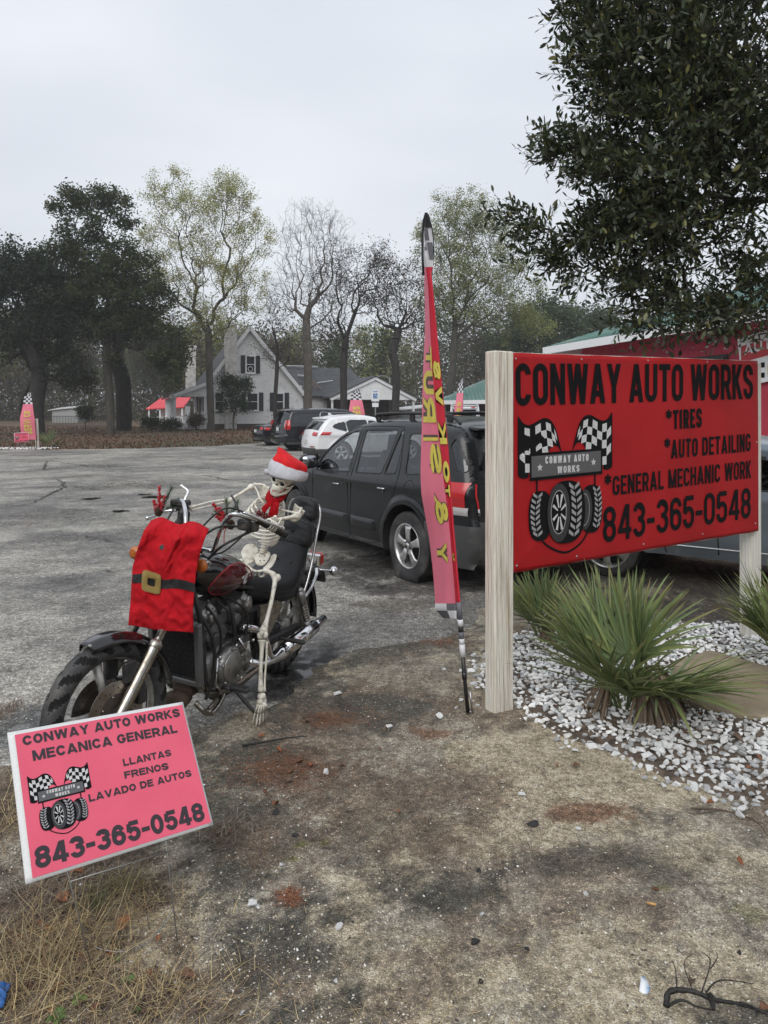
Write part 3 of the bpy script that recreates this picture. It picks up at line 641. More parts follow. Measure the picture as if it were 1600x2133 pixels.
stick('fallen_stick', [G(505,1558,.012),G(560,1551,.018),G(600,1543,.015),G(640,1538,.012)], .006, WOODD, 'thin dark stick lying flat near the skeleton foot', 'stick')
stick('fallen_twig', [G(1440,1688,.01),G(1500,1692,.012),G(1570,1712,.01),G(1600,1745,.008)], .0035, mat('twig_brown', (.12,.08,.055), .8), 'thin brown twig beside the white rock bed edge', 'twig', [([G(1500,1692,.012),G(1450,1700,.01),G(1430,1695,.01)], .0025)])
b = MB(); g = gd(1332, 2052); A_ = []
for i in range(13):
    a = -2.3+i*math.pi/12; A_.append([(g[0]+.024*math.cos(a)*k+.004, g[1]+.04*math.sin(a)*k, .006+.012*(1-k)) for k in (1., .8, .5, .05)])
b.grid(A_); o = b.build('broken_shell', mat('shell_white_blue', (.75,.76,.76), .25, col2=(.28,.42,.60), vscale=38, detail=0), fix=False); so = o.modifiers.new('s', 'SOLIDIFY'); so.thickness = .004
tag(o, 'half round white and blue broken piece of ceramic on sandy dirt', 'ceramic shard')
b = MB(); g = gd(1356, 1886); b.cyl((g[0]-.012, g[1]+.004, .006), (g[0]+.016, g[1]-.006, .006), .0042, 10); tag(b.build('cigarette_butt', mat('filter_tan', (.55,.33,.10), .7)), 'small yellow cigarette butt lying on the dirt', 'cigarette butt')
# crumpled blue wrapper at the left edge
r = np.random.default_rng(9); Gm = []
for i in range(9):
    Gm.append([(-1.135+.0105*j-.003*i+r.normal(0,.003), 2.02+.012*i+r.normal(0,.003), .012+.022*abs(math.sin(i*1.3+j*.9))+r.normal(0,.003)) for j in range(7)])
b = MB(); b.grid(Gm); o = b.build('plastic_wrapper', mat('blue_plastic', (.03,.13,.38), .3, var=.2, vscale=30), fix=False); so = o.modifiers.new('s', 'SOLIDIFY'); so.thickness = .0015
tag(o, 'crumpled blue plastic wrapper in dry grass at the left edge', 'wrapper')
# low green weeds
WEED = mat('weed_green', (.085,.14,.03), .6, var=.3, vscale=30)
def weed(px, py, n, L, label, m=WEED):
    g = gd(px, py); b = MB(); rr = random.Random(px); L = L*.62
    for k in range(n):
        a = 6.283*k/n+rr.uniform(-.3,.3); l = L*rr.uniform(.7, 1.15); d = np.array([math.cos(a), math.sin(a), 0]); s_ = np.array([-d[1], d[0], 0]); Gq = []
        for i in range(5):
            t = i/4; w = l*.28*math.sin(math.pi*(.08+.88*t)); c = np.array([g[0], g[1], float(dirt_z(g[0], g[1]))+.004])+d*l*t+np.array([0,0,1])*(l*.5*math.sin(t*2.4)+.003)
            Gq.append([c-s_*w+np.array([0,0,w*.3]), c, c+s_*w+np.array([0,0,w*.3])])
        b.grid(Gq)
    return tag(b.build('weed', m, fix=False), label, 'weed')
weed(268, 2047, 6, .035, 'small bright green broad leaf weed beneath the yard sign wires')
weed(165, 2085, 9, .04, 'bushy green weed in dry grass near the bottom left')
weed(120, 2125, 8, .05, 'green weed at the very bottom edge left of centre')
weed(285, 2105, 6, .025, 'tiny green weed cluster near the bottom edge among straw')
weed(245, 2000, 5, .022, 'tiny pale green sprout beside the fallen wire sign loop')

# ------------------------------------------------------------------ lettering drawn as strokes
def _loop(cx, cy, rx, ry, k, n=10):
    """closed rounded loop, anticlockwise from the right middle"""
    r = min(ry, rx*k); out = []
    for (ox, oy, a0) in ((0, ry-r, 0), (0, ry-r, 90), (0, -(ry-r), 180), (0, -(ry-r), 270)):
        for i in range(n+1):
            a = R_(a0+90*i/n); out.append((cx+rx*math.cos(a), cy+oy+r*math.sin(a)))
    return out
def ribbon2(P, t, closed=False):
    P = [np.array(p, float) for p in P]; Q = [P[0]]
    for p in P[1:]:
        if np.linalg.norm(p-Q[-1]) > 1e-6: Q.append(p)
    if closed and np.linalg.norm(Q[0]-Q[-1]) < 1e-6: Q.pop()
    P = Q; n = len(P); L = []; Rr = []
    for i in range(n):
        a = P[(i-1) % n] if closed or i > 0 else None; b = P[(i+1) % n] if closed or i < n-1 else None
        d1 = unit(P[i]-a) if a is not None else unit(b-P[i]); d2 = unit(b-P[i]) if b is not None else d1
        n1 = np.array([-d1[1], d1[0]]); n2 = np.array([-d2[1], d2[0]]); m = unit(n1+n2); s = t/2/max(.5, float(m@n1))
        L.append(P[i]+m*s); Rr.append(P[i]-m*s)
    q = []
    for i in range(n if closed else n-1):
        j = (i+1) % n; q.append([Rr[i], Rr[j], L[j], L[i]])
    return q
def glyph(ch, w, h, t, k):
    xl, xr, yb, yt = t/2, w-t/2, t/2, h-t/2; cx = w/2; ym = h*.5; rx = (xr-xl)/2; out = []; hy_ = (yt-yb)/2; tt = t*.92
    R = lambda P, c=False, q=t: out.append(ribbon2(P, q, c))
    def D(x0, y0, x1, y1, q=t*1.06): out.append([[np.array(p) for p in ((x0-q/2, y0), (x0+q/2, y0), (x1+q/2, y1), (x1-q/2, y1))]])
    L = _loop(cx, h/2, rx, hy_, k)
    if ch in 'O0': R(L, True)
    elif ch == 'C': g = h*.13; R([p for p in L[:] if p[1] > h/2+g and p[0] > cx]+[p for p in L if p[0] <= cx+1e-9]+[p for p in L if p[1] < h/2-g and p[0] > cx])
    elif ch == 'G':
        g = h*.15; R([p for p in L if p[1] > h/2+g and p[0] > cx]+[p for p in L if p[0] <= cx+1e-9]+[p for p in L if p[1] < h/2-g*.2 and p[0] > cx]+[(xr, h*.46)]); R([(xr+t/2, h*.46), (cx+t*.1, h*.46)], q=tt)
    elif ch in 'UJ': R([(xl, h)]+[p for p in L if p[1] < h/2-1e-6 and p[0] <= cx+1e-9]+[p for p in L if p[1] < h/2-1e-6 and p[0] > cx]+[(xr, h)])
    elif ch == 'I': R([(t/2, 0), (t/2, h)])
    elif ch == 'L': R([(xl, h), (xl, 0)]); R([(xl, yb), (w, yb)], q=t)
    elif ch in 'EF':
        R([(xl, 0), (xl, h)]); R([(xl, yt), (w, yt)], q=tt); R([(xl, ym+t*.05), (w-t*.25, ym+t*.05)], q=tt)
        if ch == 'E': R([(xl, yb), (w, yb)], q=tt)
    elif ch == 'T': R([(0, yt), (w, yt)], q=t); R([(cx, 0), (cx, yt)])
    elif ch == 'H': R([(xl, 0), (xl, h)]); R([(xr, 0), (xr, h)]); R([(xl, ym), (xr, ym)], q=tt)
    elif ch == 'N': R([(xl, 0), (xl, h)]); R([(xr, 0), (xr, h)]); D(xl, h, xr, 0, t*1.1)
    elif ch == 'M': R([(xl, 0), (xl, h)]); R([(xr, 0), (xr, h)]); D(xl+t*.05, h, cx, 0, t*1.0); D(xr-t*.05, h, cx, 0, t*1.0)
    elif ch == 'V': D(xl, h, cx, 0); D(xr, h, cx, 0)
    elif ch == 'W': q = w*.27; D(xl, h, q, 0, t); D(cx, h, q, 0, t); D(cx, h, w-q, 0, t); D(xr, h, w-q, 0, t)
    elif ch == 'A': D(xl, 0, cx, h); D(xr, 0, cx, h); R([(xl+rx*.42, h*.25), (xr-rx*.42, h*.25)], q=tt)
    elif ch == 'Y': D(xl, h, cx, h*.42); D(xr, h, cx, h*.42); R([(cx, 0), (cx, h*.45)])
    elif ch == 'K': R([(xl, 0), (xl, h)]); D(xr, h, xl+t*.2, h*.38, t*1.15); D(xl+rx*.55, h*.60, xr+t*.05, 0, t*1.15)
    elif ch == 'D': R([(xl, h), (xl, 0)]); R([(xl, yt), (cx-rx*.1, yt)]+[p for p in L if p[0] > cx-rx*.1][::-1][0:0]+sorted([p for p in L if p[0] >= cx], key=lambda p: -math.atan2(p[1]-h/2, (p[0]-cx)*1.0001+1e-9))+[(cx-rx*.1, yb), (xl, yb)])
    elif ch in 'RP':
        ub = h*.44; q = _loop(cx, (yt+ub)/2, rx, (yt-ub)/2, k); R([(xl, 0), (xl, h)]); R([(xl, yt)]+sorted([p for p in q if p[0] >= cx], key=lambda p: -math.atan2(p[1]-(yt+ub)/2, p[0]-cx+1e-9))+[(xl, ub)])
        if ch == 'R': D(cx+rx*.15, ub, xr+t*.08, 0, t*1.1)
    elif ch == 'S':
        r = min(rx*k, (yt-yb)/4); a = [(cx+rx*math.cos(R_(x)), yt-r+r*math.sin(R_(x))) for x in range(-5, 181, 12)]
        if k < 2: a = [(xr, h*.70)]+a[1:]
        b_ = [(cx-rx*math.cos(R_(x)), yb+r-r*math.sin(R_(x))) for x in range(-5, 181, 12)][::-1]
        mid = catmull([a[-1], (xl+rx*.12, h*.60), (cx, h*.5), (xr-rx*.12, h*.40), b_[0]], 5)[1:-1]
        if k < 2: b_ = b_[:-1]+[(xl, h*.30)]
        R(a+[tuple(p) for p in mid]+b_)
    elif ch == '8':
        u = _loop(cx, (yt+h*.52)/2, rx*.94, (yt-h*.52)/2, k); R(u, True); R(_loop(cx, (yb+h*.52)/2, rx, (h*.52-yb)/2, k), True)
    elif ch == '3':
        m_ = h*.52; u = _loop(cx, (yt+m_)/2, rx*.96, (yt-m_)/2, k); l = _loop(cx, (yb+m_)/2, rx, (m_-yb)/2, k)
        R([p for p in u if p[0] < cx and p[1] > (yt+m_)/2+(yt-m_)*.05][::-1][0:99]+[p for p in u if p[0] >= cx and p[1] >= (yt+m_)/2][::-1]+[p for p in u if p[0] >= cx and p[1] < (yt+m_)/2][::-1]+[(cx-rx*.25, m_)])
        R([(cx-rx*.25, m_)]+[p for p in l if p[0] >= cx and p[1] >= (yb+m_)/2][::-1]+[p for p in l if p[0] >= cx and p[1] < (yb+m_)/2][::-1]+[p for p in l if p[0] < cx and p[1] < (yb+m_)/2-(m_-yb)*.05][::-1])
    elif ch == '6':
        m_ = h*.58; l = _loop(cx, (yb+m_)/2, rx, (m_-yb)/2, k); R(l, True); R([p for p in L if p[0] > cx and p[1] > h*.66]+[p for p in L if p[0] <= cx+1e-9 and p[1] > h*.5]+[(xl, m_*.5)])
    elif ch == '5':
        m_ = h*.60; l = _loop(cx, (yb+m_)/2, rx, (m_-yb)/2, k); R([(xl+t*.2, yt), (w-t*.2, yt)]); R([(xl+t*.2, yt), (xl, h*.48)], q=t)
        R([(xl, h*.47)]+[p for p in l if p[1] >= (yb+m_)/2 and p[0] > cx-rx*.45][::-1]+[p for p in l if p[0] >= cx and p[1] < (yb+m_)/2][::-1]+[p for p in l if p[0] < cx and p[1] < (yb+m_)/2-(m_-yb)*.05][::-1])
    elif ch == '4': x4 = xr-t*.55; R([(x4, 0), (x4, h)]); R([(0, h*.26), (w, h*.26)], q=tt); D(t*.5, h*.26, x4-t*.15, h, t*1.1)
    elif ch == '-': R([(0, h*.42), (w, h*.42)])
    elif ch == '*':
        for a in (90, 150, 30): d = np.array([math.cos(R_(a)), math.sin(R_(a))])*w*.5; c = np.array([cx, h*.74]); R([c-d, c+d], q=t*.62)
    elif ch == '&':
        R(_loop(cx*.9, h*.76, rx*.6, h*.17, 9), True); R(_loop(cx*.85, h*.28, rx*.85, h*.22, 9), True); D(cx*.8, h*.6, w, 0, t)
    return out
WID = dict(I=None, W=1.5, M=1.3, A=1.12, V=1.08, Y=1.06, N=1.03, L=.86, F=.86, E=.88, T=.95, K=1.03)
WID.update({'-': .62, '*': .62, ' ': .40, '4': 1.05, 'G': 1.03})
def text2(s, x0, x1, y0, h, tk, k, gap, skew=0.0, italic=0.0):
    """list of stroke quad-lists filling [x0,x1]"""
    t = tk
    def total(w): return sum((t if WID.get(c, 1) is None else w*WID.get(c, 1)) for c in s)+gap*(len(s)-1)
    base = sum(0 if WID.get(c, 1) is None else WID.get(c, 1) for c in s); fixed = sum(t for c in s if WID.get(c, 1) is None)+gap*(len(s)-1)
    w = (x1-x0-fixed)/base; x = x0; res = []
    for c in s:
        cw = t if WID.get(c, 1) is None else w*WID.get(c, 1)
        if c != ' ':
            for st in glyph(c, cw, h, t, k):
                res.append([[np.array([p[0]+x+italic*p[1], p[1]+y0+skew*(p[0]+x-x0)]) for p in q] for q in st])
        x += cw+gap
    return res
class Flat:
    """flat print on a surface: fn(u,v,offset) gives the point"""
    def __init__(s, fn, sc_=(1, 1), of=(0, 0)): s.fn = fn; s.sc = sc_; s.of = of
    def P(s, p, off): return s.fn(p[0]*s.sc[0]+s.of[0], p[1]*s.sc[1]+s.of[1], off)
    def text(s, name, strokes, m, parent, off, step=.00006):
        b = MB()
        for i, st in enumerate(strokes):
            for q in st: b.add([s.P(p, off+step*(i % 5)) for p in q], [(0,1,2,3)], 0, False)
        return b.build(name, m, parent, fix=False)
    def polys(s, name, polys, m, parent, off, step=0.0):
        b = MB()
        for i, q in enumerate(polys):
            c = np.mean(np.array(q), 0); n = len(q)
            if n <= 4: b.add([s.P(p, off+step*i) for p in q], [tuple(range(n))], 0, False)
            else: b.add([s.P(c, off+step*i)]+[s.P(p, off+step*i) for p in q], [(0, 1+j, 1+(j+1) % n) for j in range(n)], 0, False)
        return b.build(name, m, parent, fix=False)
def ell(cx, cy, rx, ry, n=40, e=2.0, a0=0, a1=360):
    return [(cx+rx*math.copysign(abs(math.cos(R_(a0+(a1-a0)*i/n)))**(2/e), math.cos(R_(a0+(a1-a0)*i/n))), cy+ry*math.copysign(abs(math.sin(R_(a0+(a1-a0)*i/n)))**(2/e), math.sin(R_(a0+(a1-a0)*i/n)))) for i in range(n if a1-a0 == 360 else n+1)]
INKW = mat('white_ink', (.66,.66,.66), .55, col2=(.5,.5,.51), vscale=90); INKG = mat('grey_ink', (.10,.10,.105), .5); INKS = mat('silver_ink', (.33,.33,.34), .5); INKD = mat('dark_ink', (.03,.03,.032), .5)
def logo(F, parent, o=.001, s=.0011, t0=.0):
    """checkered flags over a name plate and three tyres"""
    top = catmull([(.037,.905),(.07,.868),(.115,.852),(.17,.868),(.225,.890),(.275,.884),(.315,.85),(.345,.79),(.384,.672)], 5)
    bot = [(.37,.672),(.352,.715),(.325,.727),(.29,.715),(.26,.67),(.118,.62),(.118,.548),(.08,.540),(.050,.546),(.027,.562)]
    polyL = [tuple(p) for p in top]+bot
    Mx = lambda P: [(.850-p[0], p[1]+.012) for p in P]
    def fan(P): # split a concave outline into strips between the top curve and the lower outline
        out = []
        xs_ = np.linspace(.030, .380, 36); tx = [p[0] for p in P[:len(top)]]; ty = [p[1] for p in P[:len(top)]]
        lb = [(.027,.562),(.050,.546),(.08,.540),(.118,.548),(.1185,.62),(.26,.67),(.29,.715),(.325,.727),(.352,.715),(.384,.668)]
        for a, b_ in zip(xs_[:-1], xs_[1:]):
            A = np.interp([a, b_], tx, ty); B = np.interp([a, b_], [p[0] for p in lb], [p[1] for p in lb]); out.append([(a, B[0]), (b_, B[1]), (b_, A[1]), (a, A[0])])
        return out
    fl = fan(polyL); F.polys('flag_shape', fl, BLACK, parent, o); F.polys('flag_shape', [Mx(q)[::-1] for q in fl], BLACK, parent, o)
    cells = []
    cx_ = [.044,.082,.122,.165,.207,.248,.287,.315,.333]
    topw = lambda x: float(np.interp(x, [p[0] for p in top], [p[1] for p in top]))-.022-.012*abs(x-.18)
    for i in range(8):
        for j in range(6):
            if (i+j) % 2 == 0 and True:
                pass
            if (i+j) % 2 == 1:
                q = []
                for (a, b_) in ((0,1),(1,1),(1,0),(0,0)):
                    x = cx_[i+a]; rr = j+b_; x2 = x+rr*.0095*(x/.33)**2; y = topw(x)-rr*(.055-.010*(x/.33)); q.append((x2, y))
                low = .556 if i < 2 else (.665 if i < 6 else .70)
                if min(p[1] for p in q) > low: cells.append(q)
    F.polys('flag_check', cells, INKW, parent, o+s); F.polys('flag_check', [Mx(q)[::-1] for q in cells], INKW, parent, o+s)
    F.polys('plate_border', [[(.119,.524),(.727,.530),(.727,.692),(.119,.684)]], BLACK, parent, o+s*2)
    F.polys('plate', [[(.133,.543),(.712,.548),(.712,.676),(.133,.668)]], INKG, parent, o+s*3)
    F.text('lettering', text2('CONWAY AUTO', .241, .603, .618, .044, .0105, 1.3, .0095), INKW, parent, o+s*4); F.text('lettering', text2('WORKS', .339, .524, .556, .042, .0105, 1.3, .0095), INKW, parent, o+s*4)
    st = lambda cx, cy, r: [(cx+r*(1 if i % 2 == 0 else .42)*math.cos(R_(90+36*i)), cy+r*(1 if i % 2 == 0 else .42)*math.sin(R_(90+36*i))) for i in range(10)]
    [F.polys('star', [q], INKW, parent, o+s*4) for q in (st(.198,.599,.025), st(.646,.608,.025))]
    lines = ribbon2([(.178,.53),(.178,.44)], .014)+ribbon2([(.662,.53),(.662,.44)], .014)+ribbon2([tuple(p) for p in catmull([(.205,.19),(.24,.145),(.32,.098),(.414,.072),(.51,.098),(.57,.14),(.60,.18)], 5)], .013)
    F.polys('shield_line', lines, BLACK, parent, o)
    [F.polys('tyre_shape', [q], BLACK, parent, o+s) for q in (ell(.205,.312,.092,.148,36,2.7), ell(.632,.318,.094,.150,36,2.7))]
    F.polys('tyre_face', [ell(.575,.318,.062,.125,32)], INKD, parent, o+s*2); F.polys('rim_line', ribbon2(ell(.567,.318,.044,.098,32), .005, True), INKS, parent, o+s*3)
    F.polys('tyre_shape', [ell(.415,.318,.158,.190,44,2.5)], BLACK, parent, o+s*4)
    F.polys('tyre_face', [ell(.352,.318,.092,.176,40,2.1)], INKD, parent, o+s*5)
    F.polys('rim_hole', [ell(.348,.322,.062,.130,40)], BLACK, parent, o+s*6); F.polys('rim_line', ribbon2(ell(.348,.322,.062,.130,40), .006, True), INKS, parent, o+s*7)
    sp = []
    for a in range(0, 360, 45):
        d = np.array([math.cos(R_(a+22)), math.sin(R_(a+22))*2.05]); c = np.array([.352,.322]); p = c+d*.056; q = c+d*.014; nn = unit(np.array([-d[1], d[0]])); sp.append([q-nn*.004, p-nn*.009, p+nn*.009, q+nn*.004])
    F.polys('spoke', sp, INKW, parent, o+s*8); F.polys('hub_mark', [ell(.352,.322,.012,.022,16)], BLACK, parent, o+s*9)
    ch = []
    for (cx, ry, w, y0, sg) in ((.172,.135,.042,.315,-1), (.480,.172,.050,.320,1), (.672,.135,.036,.320,1)):
        for j in range(8):
            v = (j-3.5)/4.2; y = y0+v*ry; x = cx+sg*w*1.25*(math.sqrt(1-v*v*.9)-.72); hh = ry*.16
            for sd in (-1, 1): ch.append([(x+sd*w*.10, y-hh*.5), (x+sd*w*.85, y+hh*.35), (x+sd*w*.85, y+hh*1.25), (x+sd*w*.10, y+hh*.25)])
    F.polys('tread_mark', ch, INKS, parent, o+s*8)

# ------------------------------------------------------------------ the big sign
S_ = unit((.85799091,.51335215,.01792142)); Z_ = np.array([0,0,1.]); NB = unit(np.cross(S_, Z_)); SH = unit((S_[0], S_[1], 0)); NBh = np.array([SH[1], -SH[0], 0])
B0 = np.array([.74504,4.17,.77982]); BW, BH = 2.396, 1.273
PINE = mat('treated_pine', (.88,.85,.77), .75, col2=(.76,.71,.60), vscale=5, stretch=(14,14,.55), bump=.8, bscale=9, dirt=((.30,.19,.11), 3.4, .24), detail=7)
PINEW = mat('whitewashed_pine', (.84,.82,.77), .75, col2=(.72,.69,.60), vscale=5, stretch=(14,14,.6), bump=.8, bscale=9, dirt=((.36,.27,.18), 3.4, .20), detail=7)
sign = thing('shop_sign', 'big red banner sign reading CONWAY AUTO WORKS nailed between two pale wooden posts', 'sign', (B0[0], B0[1], 0))
base = np.array([B0[0], B0[1], 0.])
def L_(p): return V3(p)-base
def post(cxy, top, m, w=.142, d=.092):
    b = MB(); c = V3((cxy[0], cxy[1], 0)); n = 14
    for i in range(1): b.box(L_((c[0], c[1], (top-.15)/2)), (w, d, top+.15), np.array([SH, -NBh, Z_]).T, 0, .007)
    return b.build('post', m, sign, fix=True)
pf = B0[:2]-SH[:2]*(.142/2+.004)-NBh[:2]*(.03)   # centre of the left post
post(pf, 2.06, PINE); pr = (B0+S_*(BW+.03))[:2]-NBh[:2]*(.075)
post(pr, 2.085, PINEW)
fr = lambda u, v, d: L_(B0+S_*u+Z_*v+NB*d)
b = MB(); b.box((fr(0, 0, -.010)+fr(BW, BH, -.010))/2, (BW+.012, .014, BH+.006), np.array([S_, -NB, np.cross(NB, -S_)*-1]).T); 
b = MB(); q = [fr(-.012,-.004,-.004), fr(BW+.004,-.004,-.004), fr(BW+.004,BH+.004,-.004), fr(-.012,BH+.004,-.004)]; q2 = [p-NB*.018 for p in q]
b.add(q+q2, [(0,1,2,3),(7,6,5,4),(0,4,5,1),(1,5,6,2),(2,6,7,3),(3,7,4,0)], 0, False); b.build('plywood_board', PINEW, sign)
def disp(u, v):
    return (.0035*math.sin(u*3.1+v*2)+.002*math.sin(u*9+v*1.3+1))*smooth(.80, 1.3, u)+.006*max(0, 1-abs((v-.04)-(u-.02)*.75)/.035)*max(0, 1-u/.4)+.0015*math.sin(v*14+u*2)*max(0, 1-u)
def bfn(u, v, off=0.0): return fr(u, v, .006+disp(u, v)+off)
b = MB(); Gq = []
for j in range(49):
    v = j/48*BH; Gq.append([bfn(i/120*BW, v+(.0 if 0 < j < 48 else .003*math.sin(i*.4)*(1 if j else -1)*.5)) for i in range(121)])
b.grid(Gq); BRED = mat('banner_red', (.42,.014,.018), .5, col2=(.34,.010,.013), vscale=2.5, bump=.12, bscale=5, spec=.2)
bo = b.build('banner', BRED, sign); sm_ = bo.modifiers.new('s', 'SOLIDIFY'); sm_.thickness = .0012; sm_.offset = -1
FB = Flat(bfn)
FB.polys('hem_line', ribbon2([(.015,BH-.052),(BW-.02,BH-.052)], .0022)+ribbon2([(.015,.052),(BW-.02,.052)], .0022)+ribbon2([(BW-.05,.05),(BW-.05,BH-.05)], .0022), mat('hem_thread', (.33,.012,.016), .6), sign, .0025)
def line(s, pts, tk, k, gap):
    """pts: (x0,y0bottom),(x0,top),(x1,bottom),(x1,top)"""
    (xa, ya), (_, yb), (xc, yc), (_, yd) = pts; h = yb-ya; st = text2(s, xa, xc, 0, 1.0*h, tk, k, gap); out = []
    for q in st: out.append([[np.array([p[0], ya+(yc-ya)*(p[0]-xa)/(xc-xa)+p[1]*(1+((yd-yc)/h-1)*(p[0]-xa)/(xc-xa))]) for p in f] for f in q])
    return out
K_ = 1.12
def bt(s, pts, tk, gap): FB.text('lettering', line(s, pts, tk, K_, gap), BLACK, sign, .004)
bt('CONWAY AUTO WORKS', [(.012,.966),(.012,1.213),(2.328,.990),(2.328,1.245)], .040, .017)
bt('*', [(1.335,.80),(1.335,.925),(1.400,.80),(1.400,.925)], .030, 0); bt('TIRES', [(1.410,.790),(1.410,.920),(1.722,.794),(1.722,.930)], .026, .013)
bt('*', [(1.322,.60),(1.322,.735),(1.386,.6),(1.386,.735)], .030, 0); bt('AUTO DETAILING', [(1.392,.592),(1.392,.718),(2.292,.603),(2.292,.735)], .0215, .012)
bt('*', [(.746,.40),(.746,.523),(.812,.40),(.812,.523)], .030, 0); bt('GENERAL MECHANIC WORK', [(.822,.385),(.822,.508),(2.296,.404),(2.296,.535)], .0205, .0115)
bt('843-365-0548', [(.734,.092),(.734,.318),(2.292,.110),(2.292,.334)], .034, .017)
logo(FB, sign, .004)
STEEL = mat('zinc_steel', (.45,.45,.46), .38, 1.0)
for (u, v) in [(.551,1.247),(1.162,1.252),(1.784,1.255),(2.385,1.255),(2.376,.665),(2.354,.061),(1.742,.045),(1.122,.042),(.508,.035),(.02,1.24),(.02,.04)]:
    b = MB(); p = bfn(u, v); b.lathe([(0,.006),(.004,.005),(.0065,.002),(.007,-.002)], p, NB, 8); b.build('screw', STEEL, sign)

# ------------------------------------------------------------------ yard sign
YM = np.array([[0.74496593,-0.36451245,-1.05946689],[0.69869155,0.46493125,2.13029536],[-0.11002421,0.77279082,0.30820703]])
YN = unit(np.cross(YM[:,0], YM[:,1]))
def yard(name, M, org, label, small=False, W=.61, H=.457):
    N = unit(np.cross(M[:,0], M[:,1])); t = thing(name, label, 'yard sign', org)
    f = lambda u, v, off=0.0: M[:,0]*u+M[:,1]*v+M[:,2]+N*(off+(.006*math.sin(u*4.5+1)*math.sin(v*5) if not small else 0))-np.array(org)
    WHT = mat('sign_white_plastic', (.72,.73,.73), .45, col2=(.62,.63,.63), vscale=300, detail=1)
    PNK = mat('sign_pink_print', (.80,.115,.19), .42, col2=(.75,.10,.17), vscale=7, detail=8)
    b = MB(); n = 2 if small else 25; G = [[f(W*i/(n-1), H*j/(n-1), -.0035) for i in range(n)] for j in range(n)]; b.grid(G)
    o = b.build('board', WHT, t); q = o.modifiers.new('s', 'SOLIDIFY'); q.thickness = .005; q.offset = 0
    e = .019; b = MB(); b.grid([[f(e+(W-2*e+.012)*i/(n-1)-.0, .010+(H-2*.011)*j/(n-1), .0012) for i in range(n)] for j in range(n)]); b.build('printed_face', PNK, t)
    F = Flat(f); k = 9; IN = mat('faded_black_ink', (.028,.022,.028), .45)
    T = lambda s, p, tk, gap, kk=9: F.text('lettering', [[ [np.array(pp) for pp in qq] for qq in st] for st in line(s, p, tk, kk, gap)], IN, t, .0022, .00004)
    T('CONWAY AUTO WORKS', [(.039,.404),(.039,.436),(.585,.402),(.585,.434)], .0082, .0034); T('MECANICA GENERAL', [(.062,.349),(.062,.383),(.560,.345),(.560,.377)], .0082, .0034)
    T('LLANTAS', [(.341,.268),(.341,.293),(.517,.267),(.517,.291)], .0060, .0028); T('FRENOS', [(.337,.226),(.337,.250),(.496,.223),(.496,.247)], .0060, .0028); T('LAVADO DE AUTOS', [(.210,.181),(.210,.205),(.574,.180),(.574,.204)], .0060, .0028)
    T('843-365-0548', [(.031,.030),(.031,.092),(.585,.022),(.585,.086)], .0140, .0048)
    logo(Flat(f, (.237,.238), (.0305,.090)), t, .0022, .0004)
    return t, f
ysign, yf = yard('yard_sign', YM, (YM[0,2]+.3, YM[1,2]+.1, 0), 'pink yard sign with Spanish lettering leaning on wire legs in front of the motorcycle')
WIRE = mat('galvanised_wire', (.30,.30,.29), .45, .8)
oY = np.array([YM[0,2]+.3, YM[1,2]+.1, 0])
def wire(parent, o, pts, r=.0021): b = MB(); b.tube([V3(p)-o for p in pts], r, 6); return b.build('wire_leg', WIRE, parent)
wl = gd(200, 2030); wr = gd(372, 1965)
kL = YM@np.array([.118, .0, 1])-YN*.006; kR = YM@np.array([.435, .0, 1])-YN*.006
kL2 = YM@np.array([.118,.15,1])-YN*.006; kR2 = YM@np.array([.435,.15,1])-YN*.006
wire(ysign, oY, [kL2, kL, (wl[0], wl[1], -.03)]); wire(ysign, oY, [kR2, kR, (wr[0], wr[1], -.03)])
xa = lerp(kL, wl, .10); xb = lerp(kR, wr, .12); b = MB(); b.tube([xa-oY, xb-oY], .0021, 6); b.build('crossbar', WIRE, ysign)
b = MB(); b.tube([p-oY for p in catmull([G(199,1992,.03), G(215,1992,.02), G(255,1991,.012), G(285,1983,.012), G(310,1970,.012), G(340,1940,.02), G(362,1921,.05)], 5)], .0021, 6); b.build('bent_wire_bar', WIRE, ysign)

# ------------------------------------------------------------------ feather flag by the sign
fb = gd(975, 1487); DF = fb[1]
def FP(px, py, dd=0.0): return at(px, py, DF+dd)
flag = thing('feather_flag', 'tall twisted red and pink feather flag with yellow letters beside the wooden sign post', 'feather flag', (fb[0], fb[1], 0)); oF = np.array([fb[0], fb[1], 0])
FRED = mat('flag_red_cloth', (.56,.02,.045), .6, bump=.15, bscale=12); FPNK = mat('flag_pink_reverse', (.78,.20,.28), .6, col2=(.72,.17,.25), vscale=3, bump=.15, bscale=12)
FWH = mat('flag_white_cloth', (.66,.66,.69), .6, bump=.1, bscale=20); FGR = mat('flag_grey_cloth', (.13,.13,.15), .6); FBK = mat('flag_black_cloth', (.02,.02,.023), .6)
rows = [  # y, left, crease, right (pole side)
 (443,885,887,890),(450,882.5,886,895),(470,881,884,899),(500,881,883,902),(530,882,885,904),(556,883,887,902),(572,884,889,898),(600,884,892,900),(640,885,894,903),(700,885,897,910),(760,882,900,917),(820,880,905,923),(880,879,911,929),(940,877,918,935),(990,876,923,938),(1030,878,928,940),(1070,885,933,943),(1120,894,938,946),(1170,900,942,950),(1215,904,946,954),(1257,907,949,957),(1268,906,950,958),(1290,925,950,959)]
def rowf(y): a = np.array(rows, float); return [float(np.interp(y, a[:,0], a[:,i])) for i in (1,2,3)]
